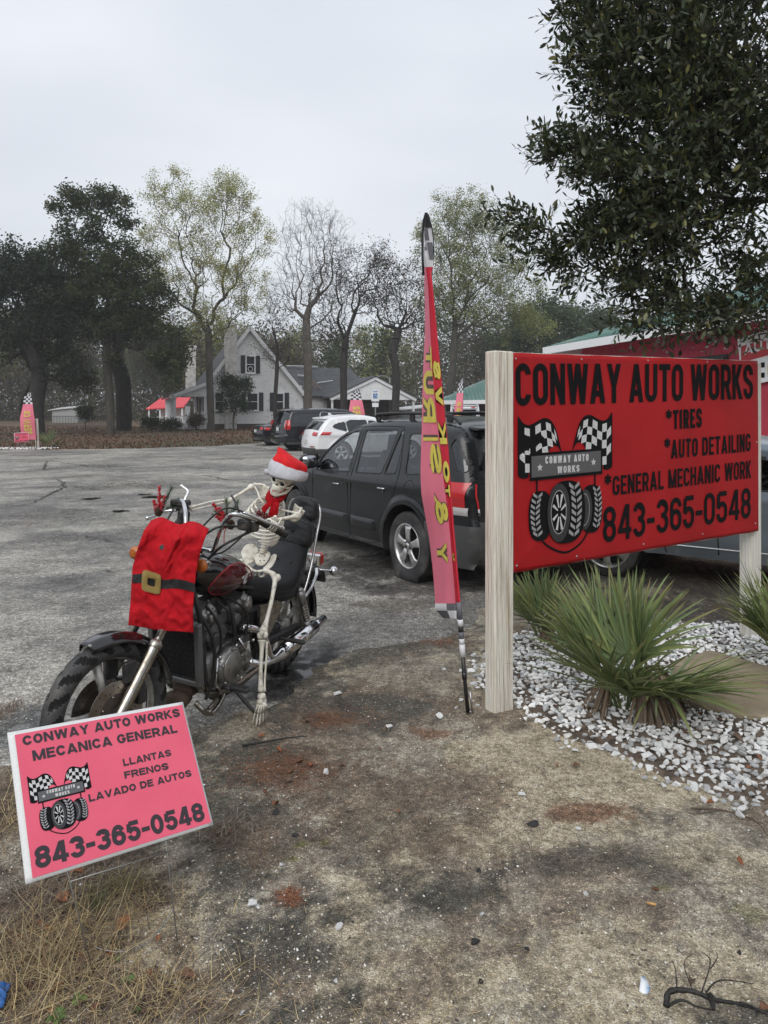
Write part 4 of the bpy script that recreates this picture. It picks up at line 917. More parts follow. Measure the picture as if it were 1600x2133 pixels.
def sp3(y, t):    # t 0..1 across the pink reverse, 1..2 across the red front
    l, c, r = rowf(y); w = .03*math.sin(y*.012)
    if t <= 1: return FP(l+(c-l)*t, y, .20*(1-t)+w*(1-t)-.015*math.sin(math.pi*t)+.010*math.sin(t*9+y*.02)*(1-t)*t*4)-oF
    return FP(c+(r-c)*(t-1), y, .0+.03*(t-1)+.006*math.sin(math.pi*(t-1)))-oF
ysr = np.linspace(556, 1257, 90)
b = MB(); b.grid([[sp3(y, i/10) for i in range(11)] for y in ysr]); b.build('reverse_panel', FPNK, flag)
b = MB(); b.grid([[sp3(y, 1+i/5) for i in range(6)] for y in ysr]); b.build('front_panel', FRED, flag)
FF = Flat(lambda u, v, off=0: sp3(v, u)-np.array([0,1,0])*(off+.002))
YELL = mat('flag_yellow', (.66,.56,.10), .6); LINE_ = mat('flag_letter_outline', (.10,.07,.06), .6)
def fletter(ch, y0, y1, t0, t1, tk=.24, mirror=True, dark=LINE_):
    w = y1-y0; hgt = t1-t0; A = float(abs(w)); sc2 = A
    # drawn in a square-ish local frame, turned a quarter and mirrored as the reverse shows it
    st = glyph(ch, 1.0, .95, tk, 1.3)
    def mp_(p): return np.array([t0+(t1-t0)*p[1]/.95, y1-(y1-y0)*p[0]]) if mirror else np.array([t0+(t1-t0)*p[1]/.95, y0+(y1-y0)*p[0]])
    big = glyph(ch, 1.0, .95, tk*1.75, 1.3)
    def dens(q): # cut long strokes so that they follow the cloth
        out = []
        for f in q:
            a, b_, c, d = f; L = max(np.linalg.norm(b_-a), np.linalg.norm(c-b_)); n = max(1, int(L/.12))
            lo = np.linalg.norm(c-b_) > np.linalg.norm(b_-a)
            for i in range(n):
                s0, s1 = i/n, (i+1)/n
                out.append([a+(d-a)*s0, b_+(c-b_)*s0, b_+(c-b_)*s1, a+(d-a)*s1] if lo else [a+(b_-a)*s0, a+(b_-a)*s1, d+(c-d)*s1, d+(c-d)*s0])
        return out
    FF.text('letter_outline', [[[mp_(p) for p in f] for f in dens(s)] for s in big], dark, flag, .003, .0003)
    FF.text('lettering', [[[mp_(p) for p in f] for f in dens(s)] for s in st], YELL, flag, .006, .0003)
for ch, a, b_, t0, t1 in (('T',722,768,.25,1.0),('U',772,822,.05,.95),('R',828,880,.08,.93),('I',888,918,.1,.93),('S',924,986,.45,.99),('&',1036,1090,.52,.98),('Y',1130,1172,.3,.78)): fletter(ch, a, b_, t0, t1)
for ch, a, b_, t0, t1 in (('S',752,790,1.1,1.95),('V',805,845,1.1,1.9),('K',878,925,1.05,1.9),('O',960,1005,1.05,1.9),('T',1010,1034,1.05,1.8),('C',1150,1168,1.2,1.9)): fletter(ch, a, b_, t0, t1, .28, True, BLACK)
# chequered foot of the cloth, and its top loop
b = MB(); ck = []
for j, (ya, yb_) in enumerate(((1257,1272),(1272,1288))):
    for i, (ta, tb) in enumerate(((0,.55),(.55,1.2),(1.2,2.0))):
        bb_ = MB(); bb_.grid([[sp3(ya+(yb_-ya)*s/3, ta+(tb-ta)*q/4) for q in range(5)] for s in range(4)]); bb_.build('check_panel', (FWH, FGR)[(i+j) % 2], flag)
b = MB(); b.grid([[sp3(y, 2*i/8) for i in range(9)] for y in np.linspace(443, 556, 24)]); b.build('top_panel', FWH, flag); b = MB(); b.grid([[sp3(y, 2*i/8)-np.array([0,.006,0]) for i in range(9)] for y in np.linspace(443, 474, 8)]); b.build('top_cap', FBK, flag)
b = MB()
for (ya, yb_, ta, tb) in ((470,500,.9,1.4),(492,520,.2,1.1),(505,540,1.3,1.9),(520,556,.1,.9),(460,480,.2,.8)): b.grid([[sp3(ya+(yb_-ya)*s/3, ta+(tb-ta)*q/3+.2*s/3)-np.array([0,.005,0]) for q in range(4)] for s in range(4)])
b.build('top_check', FGR, flag)
b = MB(); b.tube([FP(*p)-oF for p in ((882,572,.01),(880,530,.01),(880,490,.01),(882,460,.005),(887,444,0),(894,455,0),(900,475,0),(903,498,0),(904,530,.0))], [.007,.007,.007,.007,.006,.005,.004,.003,.003], 7); b.build('top_sleeve', FBK, flag)
b = MB(); b.tube([FP(*p)-oF for p in ((960,1290,0),(957,1250,.01),(944,1100,.02),(932,940,.03),(915,760,.03),(900,600,.03),(893,540,.03))], .006, 8); b.build('pole_sleeve', FRED, flag)
for i, (ya, yb_) in enumerate([(1255,1290),(1290,1304),(1304,1316),(1316,1330),(1330,1342),(1342,1368)]):
    xa_ = lambda y: 956+(y-1255)*.0495*1.5
    b = MB(); b.tube([FP(xa_(y), y)-oF for y in (ya, (ya+yb_)/2, yb_)], [.0165, .0145+.002*(i % 2), .0155], 9); b.build('wrapped_sleeve', (FGR, FWH, FBK)[i % 3] if i != 5 else FWH, flag)
b = MB(); b.tube([FP(964,1362)-oF, FP(968,1415)-oF, FP(975,1484)-oF], [.0115,.0115,.0115], 10); b.tube([FP(967,1400)-oF, FP(968,1414)-oF], .0145, 10); b.build('pole', mat('black_pole', (.02,.02,.022), .4), flag)
b = MB(); b.tube([FP(979,1441,.01)-oF, FP(985,1488,.01)-oF], .006, 6); b.tube([FP(975,1483)-oF, FP(986,1483,.01)-oF], .007, 6); b.tube([FP(975,1470)-oF, FP(976.5,1500)-oF], .009, 8); b.build('ground_stake', STEEL, flag)
b = MB(); b.tube([FP(*p)-oF for p in ((966,1418,-.01),(961,1421,-.01),(959,1424,-.01),(962,1427,-.01),(966,1424,-.01))], .0015, 5); b.build('hook', STEEL, flag)

def small_flag(base, hgt, lean, wid, label, bend=.35, word='SERVICE'):
    t = thing('feather_flag', label, 'feather flag', tuple(base)); b = MB(); n = 16; pole = []
    f = lambda s: np.array([lean*s*s*hgt, 0, hgt*s])
    b.tube([f(s/10) for s in range(11)], .02, 6); b.build('pole', mat('black_pole', (.02,.02,.022), .4), t)
    w_ = lambda s: wid*(.55+.6*min(1, (1-s)*2.2))*(1 if s < .92 else max(.12, (1-s)/.08)**.5)
    L = lambda s, q: f(s)+np.array([-w_(s)*q, .06*math.sin(s*7+q*2), 0])
    G = [[L(.16+.84*i/24, q/4) for q in range(5)] for i in range(25)]
    b = MB(); b.grid(G[:19]); b.build('cloth', FPNK, t)
    for i in range(18, 24):
        for q in range(4):
            bb_ = MB(); bb_.grid([G[i][q:q+2], G[i+1][q:q+2]]); bb_.build('check_panel', (FWH, FBK)[(i+q) % 2], t)
    F = Flat(lambda u, v, off=0: L(v, u)-np.array([0, off, 0]))
    st = []; n = len(word)
    for k, ch in enumerate(word):
        v0 = .26+.42*k/n; st += [[[np.array([.25+.5*p[1]/.95, v0+(.42/n)*.8*p[0]]) for p in q] for q in s_] for s_ in glyph(ch, 1, .95, .24, 1.3)]
    F.text('lettering', st, YELL, t, .02, .0005)
    return t
ft = at(963, 880, 36); small_flag((ft[0], ft[1], 0), 1.7+(862-788)/FPX*36, .02, .36, 'distant pink feather flag standing behind the white truck', word='TIRES')
ft = at(768, 900, 44); small_flag((ft[0]-.1, ft[1], .1), 3.1, -.16, .85, 'pink feather flag with chequered tip by the carport left of the accessible parking sign', word='TIRES')
ft = at(76, 932, 35.2); small_flag((ft[0], ft[1], 0), 2.75, -.10, .62, 'far pink feather flag at the left lot entrance', word='SERVICE')
# far left entrance: small pink yard sign, post, chips
D_ = 34.6; a0 = at(30, 922, D_); a1 = at(60, 920, D_-.1); up_ = at(29, 902, D_)-a0
Mx_ = np.array([(a1-a0)/.61, np.array([0,0,1.])*.0+up_/.457, a0]).T
t2, f2 = yard('yard_sign', Mx_, (a0[0], a0[1], 0), 'far small pink yard sign at the left lot entrance', True)
for q in (.15, .45): b = MB(); p = f2(q, 0); b.tube([p, (p[0], p[1], -.02)], .01, 5); b.build('wire_leg', WIRE, t2)
b = MB(); pt = at(78, 932, 35.4); b.box((0,0,.72), (.15,.15,1.5), None, 0, .01); o = b.build('wooden_post', PINE); o.location = (pt[0], pt[1], 0); o.rotation_euler = (0, R_(-2), .3); tag(o, 'short pale wooden post of the far left entrance sign', 'post')
far_bed = MB(); g = at(50, 928, 35.0); V = [(g[0], g[1], .06)]+[(g[0]+1.9*math.cos(a/12*6.283)*(1+.15*math.sin(a*3)), g[1]+1.3*math.sin(a/12*6.283), -.02) for a in range(12)]
far_bed.add(V, [(0,1+i,1+(i+1) % 12) for i in range(12)]); fo = tag(far_bed.build('rock_bed', MATS['bed_earth']), kind='structure')
r = np.random.default_rng(8); n = 500; a = r.uniform(0, 6.283, n); q = np.sqrt(r.uniform(0, 1, n)); P = np.column_stack([g[0]+1.7*q*np.cos(a), g[1]+1.2*q*np.sin(a), .03+.03*(1-q)])
scatter('small_stones', PARR, P, r.uniform(.03,.05,n), flatrot(r, n), [MARBLE], parent=fo)

# ------------------------------------------------------------------ motorcycle
bu = unit((-.386,-.9226,0)); bl = np.array([.9226,-.386,0]); lean = R_(4.5)
bup = bl*math.sin(lean)+Z_*math.cos(lean); blp = bl*math.cos(lean)-Z_*math.sin(lean); BO = np.array([-.70,4.75,0.])
BM = Matrix([[bu[0],blp[0],bup[0],BO[0]],[bu[1],blp[1],bup[1],BO[1]],[bu[2],blp[2],bup[2],BO[2]],[0,0,0,1]])
def bw(x, y, z): return BO+bu*x+blp*y+bup*z
bike = thing('motorcycle', 'black and maroon cruiser motorcycle with a tall buttoned seat back, parked on gravel', 'motorcycle', mat=BM)
RUB = mat('tyre_rubber', (.028,.028,.029), .75, var=.35, vscale=9, bump=.2, bscale=120, dirt=((.12,.11,.10), 6, .25))
ALU = mat('grimy_aluminium', (.42,.42,.41), .42, .8, col2=(.24,.235,.225), vscale=11, bump=.25, bscale=80, dirt=((.10,.09,.075), 12, .35), rvar=.1)
ALUG = mat('wheel_alloy_grey', (.56,.55,.52), .45, .5, col2=(.40,.38,.35), vscale=14, dirt=((.12,.10,.085), 14, .3))
CHR = mat('chrome', (.72,.72,.73), .09, 1.0, col2=(.6,.6,.6), vscale=16, rvar=.05)
CHRW = mat('worn_chrome', (.40,.385,.35), .30, 1.0, col2=(.24,.21,.17), vscale=26, rvar=.12)
DKM = mat('black_metal', (.022,.022,.023), .5, var=.4, vscale=20, bump=.15, bscale=90, dirt=((.10,.09,.08), 16, .25))
PNT = mat('black_gloss_paint', (.008,.008,.009), .12, coat=.6, dirt=((.05,.048,.045), 12, .15))
MAR = mat('maroon_gloss_paint', (.085,.006,.010), .12, coat=.7); REDL = mat('red_pinstripe', (.45,.02,.03), .3)
VIN = mat('black_vinyl', (.014,.015,.017), .36, spec=.35, bump=.3, bscale=140, rvar=.08, var=.15, vscale=14)
AMB = mat('amber_lens', (.52,.14,.012), .15, coat=.5, trans=.1, bump=.4, bscale=70); REDG = mat('red_lens', (.50,.015,.02), .12, coat=.5, bump=.2, bscale=90); HOSE = mat('black_hose', (.018,.018,.018), .5)

RUBL = mat('worn_tread_rubber', (.045,.045,.046), .65, var=.3, vscale=12, bump=.15, bscale=150, dirt=((.13,.12,.11), 8, .22)); GRV = mat('tread_groove', (.006,.006,.006), .9)
def wheel_cast(parent, name, c, ax, R, tw, spokes, discs, fork=True, phase=0.0):
    """cast wheel; ax = axle direction"""
    c = V3(c); ax = unit(ax); up0 = np.array([0,0,1.]); u = unit(np.cross(up0, ax)); w = np.cross(ax, u)
    P = lambda r, a, h: c+ax*h+(u*math.cos(a)+w*math.sin(a))*r
    b = MB(); prof = []; rb = R-tw*.62; n = 152; m = 25; G = []
    for i in range(n):
        a = 2*math.pi*i/n; row = []
        for j in range(m):
            t = -1+2*j/(m-1); th = t*math.pi*.80; rr = R-tw*.5+math.cos(th)*tw*.5; hh = math.sin(th)*tw*.5
            if .16 < abs(t) < .74 and ((i*1.0+abs(t)*9+(4 if t > 0 else 0)) % 8) < 1.8: rr -= .011
            if abs(abs(t)-.10) < .035: rr -= .008
            row.append(P(rr, a, hh))
        G.append(row)
    G.append(G[0]); G = np.array(G); dg = np.linalg.norm((G-c)-((G-c)@ax)[..., None]*ax, axis=2); ref = np.median(dg, 0); gr = dg < ref-.009; idx = np.arange(G.shape[0]*m).reshape(G.shape[0], m)
    for g_, mi_ in ((False, 0), (True, 1)):
        F_ = [(idx[i,j], idx[i+1,j], idx[i+1,j+1], idx[i,j+1]) for i in range(n) for j in range(m-1) if bool(gr[i,j] or gr[i+1,j+1]) == g_]
        if mi_ == 0: b.add(G.reshape(-1,3), F_, 0); 
        else: b.f += [tuple(int(q) for q in f) for f in F_]; b.m += [1]*len(F_); b.sm += [False]*len(F_)
    wh = b.build(name, [RUBL, GRV], parent)
    b = MB(); ri = R-tw*.72
    pr = [(ri+.006, -tw*.36), (ri+.012, -tw*.33), (ri-.004, -tw*.28), (ri-.022, -tw*.16), (ri-.028, 0), (ri-.022, tw*.16), (ri-.004, tw*.28), (ri+.012, tw*.33), (ri+.006, tw*.36)]
    b.lathe(pr, c, ax, 64); pr2 = [(p[0]+.014, p[1]*.96) for p in pr]; b.lathe(pr2, c, ax, 64); b.lathe([(.0, -.045), (.042, -.045), (.048, -.03), (.048, .03), (.042, .045), (0, .045)], c, ax, 20)
    b.build('rim', ALUG, wh)
    for k in range(spokes):
        a = phase+2*math.pi*k/spokes; b = MB()
        b.loft([(P(.04, a, 0), (P(1, a+math.pi/2, 0)-c)*.020, ax*.026, 3), (P(ri*.5, a, 0), (P(1, a+math.pi/2, 0)-c)*.0145, ax*.016, 3), (P(ri-.020, a, 0), (P(1, a+math.pi/2, 0)-c)*.022, ax*.022, 3)], 12)
        b.build('spoke', ALUG, wh)
    for h in discs:
        b = MB(); rr = R*.44; b.lathe([(rr*.62, h-.0022), (rr, h-.0022), (rr, h+.0022), (rr*.62, h+.0022), (rr*.62, h-.0022)], c, ax, 48, 0, False)
        b.lathe([(.035, h-.002), (rr*.66, h-.0018), (rr*.66, h+.0018), (.035, h+.002)], c, ax, 32, 1, False)
        for k in range(30):
            a = k*2*math.pi/30; r_ = rr*(.70 if k % 3 == 0 else .80 if k % 3 == 1 else .90)
            for s_ in (-1, 1): b.cyl(P(r_, a, h+s_*.0021), P(r_, a, h+s_*.0029), .0042, 8, 2)
        for k in range(7): a = k*2*math.pi/7; b.ball(P(rr*.56, a, h+math.copysign(.004, h)), .0065, 8, 0)
        b.build('brake_disc', [mat('brake_disc_steel', (.33,.31,.29), .35, .9, col2=(.2,.17,.14), vscale=9), mat('disc_carrier', (.09,.075,.065), .55, .6), DKM], wh)
    return wh
# rear wheel
wheel_cast(bike, 'rear_wheel', (0,0,.315), (0,1,0), .315, .135, 7, (), phase=.3)
b = MB(); G = []
for i in range(25):
    a = R_(-5+165*i/24); r0 = .36
    G.append([(0+math.cos(a)*(r0-(.0 if abs(t) < .8 else .03*(abs(t)-.8)*5)), t*.088, .315+math.sin(a)*(r0-(0 if abs(t) < .8 else .035*(abs(t)-.8)*5))) for t in (-1,-.93,-.8,-.4,0,.4,.8,.93,1)])
b.grid([[(-p[0]+0, p[1], p[2]) for p in row] for row in G]); o = b.build('rear_fender', PNT, bike, fix=False); q = o.modifiers.new('s', 'SOLIDIFY'); q.thickness = .004
# steering frame
HP = np.array([1.10, 0, .90]); AXL = np.array([1.545, 0, .33]); sax = unit(HP-AXL); st_a = R_(-12)
Rst = np.array(Matrix.Rotation(st_a, 3, Vector(sax)))
def st(x, y, z): return HP+Rst@(np.array([x, y, z])-HP)
ax_f = Rst@np.array([0,1.,0]); fc = st(*AXL)
wheel_cast(bike, 'front_wheel', fc, ax_f, .33, .096, 5, (-.062, .062), phase=.55)
b = MB(); G = []; uf = Rst@np.array([1.,0,0]); vf = Rst@np.array([0,0,1.])
for i in range(27):
    a = R_(71+106*i/26); r0 = .352+.004*math.sin(i*.1); row = []
    for t in np.linspace(-1, 1, 13):
        rr = r0-.040*max(0, abs(t)-.45)**1.5*2.6; ww = .070*(1-.35*max(0, (4-i)/4)**1.5) if i < 4 else .070
        row.append(fc+(uf*math.cos(a)+vf*math.sin(a))*rr+ax_f*t*ww)
    G.append(row)
b.grid(G); o = b.build('front_fender', PNT, bike, fix=False); q = o.modifiers.new('s', 'SOLIDIFY'); q.thickness = .004
for s_ in (-1, 1):
    y = .098*s_; A = st(1.10-.02, y, .925); M1 = st(1.10+.235, y, .90-.30); E_ = st(1.565, y, .315)
    b = MB(); b.tube([A, M1], .0195, 16); fk = b.build('fork_leg', CHR, bike)
    b = MB(); d = unit(M1-E_); b.tube([E_-d*.03, E_, lerp(E_, M1, .3), M1-d*.03, M1], [.026, .030, .0285, .029, .031], 16); b.lathe([(.031,-.028),(.034,-.02),(.034,0),(.026,.012),(.0195,.014)], M1, d, 18); b.build('fork_slider', CHRW, fk)
    b = MB(); b.box(st(1.47, y*.70, .50), (.07,.035,.10), Rst, 0, .008); b.box(st(1.42, y*.72, .39), (.05,.05,.10), Rst, 0, .008); b.build('brake_caliper', DKM, fk)
    b = MB(); b.cyl(E_-ax_f*.02*s_, E_+ax_f*.022*s_, .016, 12); b.build('axle_nut', CHRW, fk)
for z0 in (.92, .80):
    b = MB(); dx = (.90-z0)*.77; b.box(st(1.085+dx, 0, z0), (.07,.25,.03), Rst, 0, .01); b.build('triple_clamp', DKM, bike)
b = MB(); b.lathe([(0,-.10),(.045,-.095),(.075,-.05),(.088,0),(.092,.03),(.086,.04),(.08,.045),(0,.052)], st(1.19,0,.90), Rst@np.array([1.,0,-.1]), 28); b.build('headlight', CHR, bike)
for s_ in (-1, 1):
    c = (1.185, .205*s_, .972); b = MB(); b.tube([st(1.12,.07*s_,.96), c], .008, 8); b.lathe([(0,-.05),(.022,-.046),(.034,-.02),(.036,0)], c, (1,0,0), 20); ts = b.build('turn_signal', CHR, bike)
    b = MB(); b.lathe([(.035,0),(.034,.012),(.026,.022),(.012,.026),(0,.027)], c, (1,0,0), 22); b.lathe([(.018,.0255),(.020,.028),(.016,.0265)], c, (1,0,0), 18); b.build('lens', AMB, ts)
# handlebar, right side comes back because the bars are turned
b = MB()
b.tube(catmull([(.60,-.40,1.095),(.70,-.34,1.15),(.775,-.26,1.19),(.83,-.19,1.15),(.915,-.10,1.02),(.93,-.06,.985),(.935,.06,.98),(.945,.10,.995),(1.008,.19,1.15),(1.045,.27,1.215),(1.0,.33,1.205),(.955,.36,1.187)], 6), .0125, 12)
hb = b.build('handlebar', CHR, bike)
b = MB(); g0, g1 = V3((.955,.362,1.187)), V3((.735,.405,1.082)); d = unit(g1-g0); b.tube([g0, lerp(g0,g1,.05), lerp(g0,g1,.95), g1], [.017,.0175,.0175,.020], 14)
for k in range(9): b.lathe([(.0175,-.003),(.0192,0),(.0175,.003)], lerp(g0, g1, .12+.09*k), d, 14)
b.build('grip', mat('black_grip', (.015,.015,.015), .6), hb); b = MB(); b.lathe([(.0,.016),(.012,.014),(.016,.006),(.016,-.004)], g1, d, 12); b.build('bar_end', CHR, hb)
b = MB(); b.tube([(.70,-.34,1.15),(.60,-.40,1.095)], .0175, 12); b.build('grip', MATS['black_grip'], hb)
b = MB(); b.box((1.0,.315,1.165), (.06,.06,.055), None, 0, .01); b.box((.955,.345,1.15), (.055,.04,.05), None, 0, .01); b.build('switch_box', DKM, hb)
b = MB(); b.tube(catmull([(1.045,.33,1.235),(1.03,.355,1.225),(.96,.40,1.19),(.86,.455,1.145)], 5), [.008]*4+[.0075]*11+[.009], 8); b.ball((.855,.457,1.142), .011, 10); b.build('clutch_lever', CHR, hb)
b = MB(); b.tube(catmull([(.80,-.27,1.135),(.83,-.33,1.125),(.83,-.41,1.085),(.825,-.45,1.070)], 5), .0085, 8); b.ball((.825,-.452,1.069), .0125, 10); b.build('brake_lever', CHR, hb)
b = MB(); b.box((.765,-.275,1.175), (.075,.10,.035), None, 0, .008); b.box((.765,-.275,1.145), (.06,.085,.03), None, 0, .01); b.build('brake_reservoir', DKM, hb)
b = MB(); b.box((.80,-.22,1.10), (.07,.06,.10), None, 0, .018); b.box((.79,-.25,1.06), (.06,.05,.06), None, 0, .015); b.build('switch_box', DKM, hb)
b = MB(); b.tube(catmull([(.757,-.25,1.17),(.749,-.255,1.20),(.72,-.262,1.235),(.728,-.30,1.262)], 5), .0085, 8); b.ball((.728,-.303,1.263), .011, 8); b.build('mirror_stem', mat('white_chrome', (.8,.8,.8), .2, .6), hb)
b = MB(); b.tube(catmull([(1.03,.30,1.225),(1.035,.28,1.27),(.99,.22,1.30)], 5), .006, 8); b.build('mirror_stem', DKM, hb)
for pts, rr in (([(1.0,.30,1.15),(1.10,.22,1.15),(1.14,.12,1.05),(1.12,.06,.93)], .006), ([(.96,.34,1.13),(1.08,.25,1.06),(1.06,.14,.96),(1.0,.05,.9)], .007), ([(1.04,.34,1.235),(1.12,.26,1.25),(1.17,.14,1.10),(1.14,.08,.95)], .005),
                ([(.80,-.24,1.08),(.92,-.16,1.04),(1.02,-.10,.96),(1.05,-.05,.88)], .007), ([(.77,-.27,1.13),(.92,-.2,1.16),(1.1,-.12,1.05),(1.12,-.06,.9)], .006), ([(.97,.33,1.14),(1.0,.22,1.02),(.99,.12,.97),(1.05,.03,.9)], .0045)):
    b = MB(); b.tube(catmull(pts, 8), rr, 7); b.build('control_cable', HOSE, hb)
b = MB(); b.lathe([(0,.02),(.036,.018),(.042,.005),(.042,-.02),(.03,-.045),(0,-.05)], (.99,0,1.01), (-.35,0,1), 22); b.build('speedometer', DKM, hb)
# tank
def tank_sec(s):
    T = [(1.05,.02,.03,.865),(1.02,.075,.075,.86),(.96,.118,.112,.845),(.87,.150,.128,.828),(.77,.158,.122,.812),(.67,.142,.105,.795),(.58,.108,.082,.775),(.50,.066,.052,.758),(.46,.035,.028,.752)]
    t = s*(len(T)-1); i = min(int(t), len(T)-2); f = t-i; A = [np.array(T[max(0,i-1)]), np.array(T[i]), np.array(T[i+1]), np.array(T[min(len(T)-1,i+2)])]
    return .5*((2*A[1])+(-A[0]+A[2])*f+(2*A[0]-5*A[1]+4*A[2]-A[3])*f*f+(-A[0]+3*A[1]-3*A[2]+A[3])*f**3)
def tank_pt(s, a, k=1.0):
    x, ry, rz, zc = tank_sec(s); ca, sa = math.cos(a), math.sin(a); e = 2.25
    yy = ry*math.copysign(abs(ca)**(2/e), ca); zz = rz*math.copysign(abs(sa)**(2/e), sa)
    if zz < 0: zz *= .9; yy *= 1-.25*(abs(sa)**2)
    return np.array([x, yy*k, zc+zz*k])
b = MB(); b.grid([[tank_pt(i/40, 2*math.pi*j/36) for j in range(36)] for i in range(41)], wrap=True); tank = b.build('fuel_tank', PNT, bike)
for sd in (1, -1):
    def pp(u, v, k): # panel in (s, angle)
        p = tank_pt(.55+u*.30, R_(-12)+v*R_(50), k); return np.array([p[0], sd*p[1], p[2]])
    out_ = [(math.cos(t)*(1-.25*math.sin(t)), math.sin(t)) for t in np.linspace(0, 2*math.pi, 40, endpoint=False)]
    b = MB(); b.grid([[pp(p[0]*r_, p[1]*r_, 1.012) for p in out_] for r_ in (.02,.35,.7,1.0)], wrap=True); b.build('tank_panel', MAR, tank)
    b = MB(); b.tube([pp(p[0], p[1], 1.012) for p in out_], .0035, 6, closed=True); b.build('pinstripe', REDL, tank)
    b = MB(); c = pp(.05, .15, 1.03)
    ex, ez = np.array([1,0,.1]), np.array([0,0,1.])
    for r_, sc2 in ((.022,1),(.013,1.3)): b.tube([c+ex*math.cos(t)*r_+ez*math.sin(t)*r_*sc2 for t in np.linspace(0, 5.4, 14)], .0022, 5)
    for a in (30, 150, 270): b.tube([c, c+ex*math.cos(R_(a))*.034+ez*math.sin(R_(a))*.036], .003, 5)
    b.build('tank_emblem', CHR, tank)
b = MB(); b.lathe([(0,.016),(.03,.014),(.036,.006),(.036,-.006)], tank_pt(.4, math.pi/2), (0,0,1), 24); b.build('fuel_cap', CHR, tank)
b = MB(); b.loft([(tank_pt(.10, math.pi/2), (0,.03,0), (0,0,.006), 2.5), (tank_pt(.2, math.pi/2)+[0,0,.006], (0,.04,0), (0,0,.010), 2.5), (tank_pt(.32, math.pi/2)+[0,0,.004], (0,.03,0), (0,0,.006), 2.5)], 16); b.build('tank_trim', CHR, tank)
# seat and back
b = MB(); T = [(.545,.72,.64,.05),(.50,.742,.600,.095),(.42,.735,.575,.125),(.33,.718,.552,.15),(.24,.715,.530,.165),(.16,.735,.520,.168),(.10,.775,.515,.162),(.05,.825,.53,.152),(.0,.865,.57,.142),(-.05,.885,.64,.13),(-.09,.87,.70,.11)]
secs = []
for q in catmull(T, 3):
    x, zt, zb, hw = q; secs.append(((x, 0, (zt+zb)/2), np.array([0, hw, 0]), np.array([0, 0, (zt-zb)/2]), 3.2))
b.loft(secs, 28); seat = b.build('seat', VIN, bike, sub=1)
def cushion(c, U, W, N, ru, rw, rn, e, name, buttons=(), parent=bike, taper=0.0, dimp=.022):
    b = MB(); G = []
    for i in range(25):
        t = -1+2*i/24; row = []
        for k in range(32):
            a = 2*math.pi*k/32; ca, sa = math.cos(a), math.sin(a); ww = (1-abs(t)**e)**(1/e) if abs(t) < 1 else 0
            yy = math.copysign(abs(ca)**.6, ca)*ru*(1-taper*t)*max(ww, .02); nn = math.copysign(abs(sa)**.75, sa)*rn*max(ww, .02)**.6; tt = t*rw
            p = V3(c)+U*yy+W*tt+N*nn
            if sa > 0:
                for (bu_, bw_) in buttons:
                    d = math.hypot(yy-bu_, tt-bw_); p = p-N*dimp*math.exp(-(d/.022)**2)-N*.006*math.exp(-(d/.05)**2)
                p = p+N*.0018*math.sin(tt*160+yy*40)*max(0, math.sin(a))
            row.append(p)
        G.append(row)
    b.grid(G, wrap=True); o = b.build(name, VIN, parent)
    for (bu_, bw_) in buttons:
        b = MB(); b.ball(V3(c)+U*bu_+W*bw_+N*(rn-dimp*.55), (.010,.010,.006), 10); b.build('button', VIN, o)
    return o
Y_ = np.array([0,1.,0]); Wc = unit((-.42,0,1)); Nc = np.cross(Y_, Wc)*1.0
if Nc[0] < 0: Nc = -Nc
cushion((-.085,.012,.915), Y_, Wc, Nc, .130, .102, .062, 4.0, 'back_cushion', [(0,.0)], taper=.10)
cushion((-.165,.024,1.062), Y_, unit((-.30,0,1)), unit((1,0,.30)), .104, .086, .054, 3.0, 'head_cushion', [(0,.005)], taper=.12)
for (x, y, z) in ((.10,0,.765),(.245,.075,.705),(.245,-.075,.705),(.10,.10,.755)):
    b = MB(); b.ball((x, y, z+.0095), (.011,.011,.006), 10); b.build('button', VIN, seat)
b = MB(); b.tube([(x, s_*hw*.985, z_) for (x, hw, z_) in ((.45,.118,.66),(.3,.158,.63),(.18,.172,.62),(.08,.165,.66),(.0,.146,.75),(-.05,.132,.80))] if False else [(.47,.110,.665),(.38,.140,.640),(.28,.162,.622),(.18,.171,.618),(.10,.166,.65),(.04,.154,.71),(-.02,.140,.78),(-.06,.128,.83)], .0035, 6); b.build('seat_piping', VIN, seat)
b = MB(); b.tube(catmull([(.02,.150,.52),(-.04,.150,.62),(-.10,.145,.74),(-.15,.138,.90),(-.195,.130,1.02),(-.215,.105,1.085),(-.225,.05,1.118),(-.225,-.01,1.118),(-.215,-.065,1.085),(-.195,-.09,1.02),(-.15,-.120,.90),(-.10,-.145,.74),(-.04,-.15,.62)], 6), .0095, 10); b.build('sissy_bar', CHR, bike)
b = MB(); b.tube(catmull([(.06,.16,.50),(-.06,.158,.55),(-.16,.15,.62),(-.22,.12,.66)], 5), .011, 8); b.tube(catmull([(.06,-.16,.50),(-.06,-.158,.55),(-.16,-.15,.62),(-.22,-.12,.66)], 5), .011, 8); b.build('fender_strut', CHR, bike)
b = MB(); b.box((-.43,0,.675), (.05,.11,.085), None, 0, .012); tl = b.build('tail_light', REDG, bike); b = MB(); b.box((-.395,0,.67), (.04,.10,.09), None, 0, .01); b.build('light_housing', CHR, tl)
b = MB(); b.box((-.30,.02,.62), (.16,.05,.03), None, 0, .008); b.box((-.38,.04,.575), (.03,.13,.10), np.array(Matrix.Rotation(R_(25), 3, 'Y')), 0, .006); b.tube([(-.25,.05,.63),(-.36,.10,.59)], .012, 8); b.build('plate_bracket', DKM, bike)
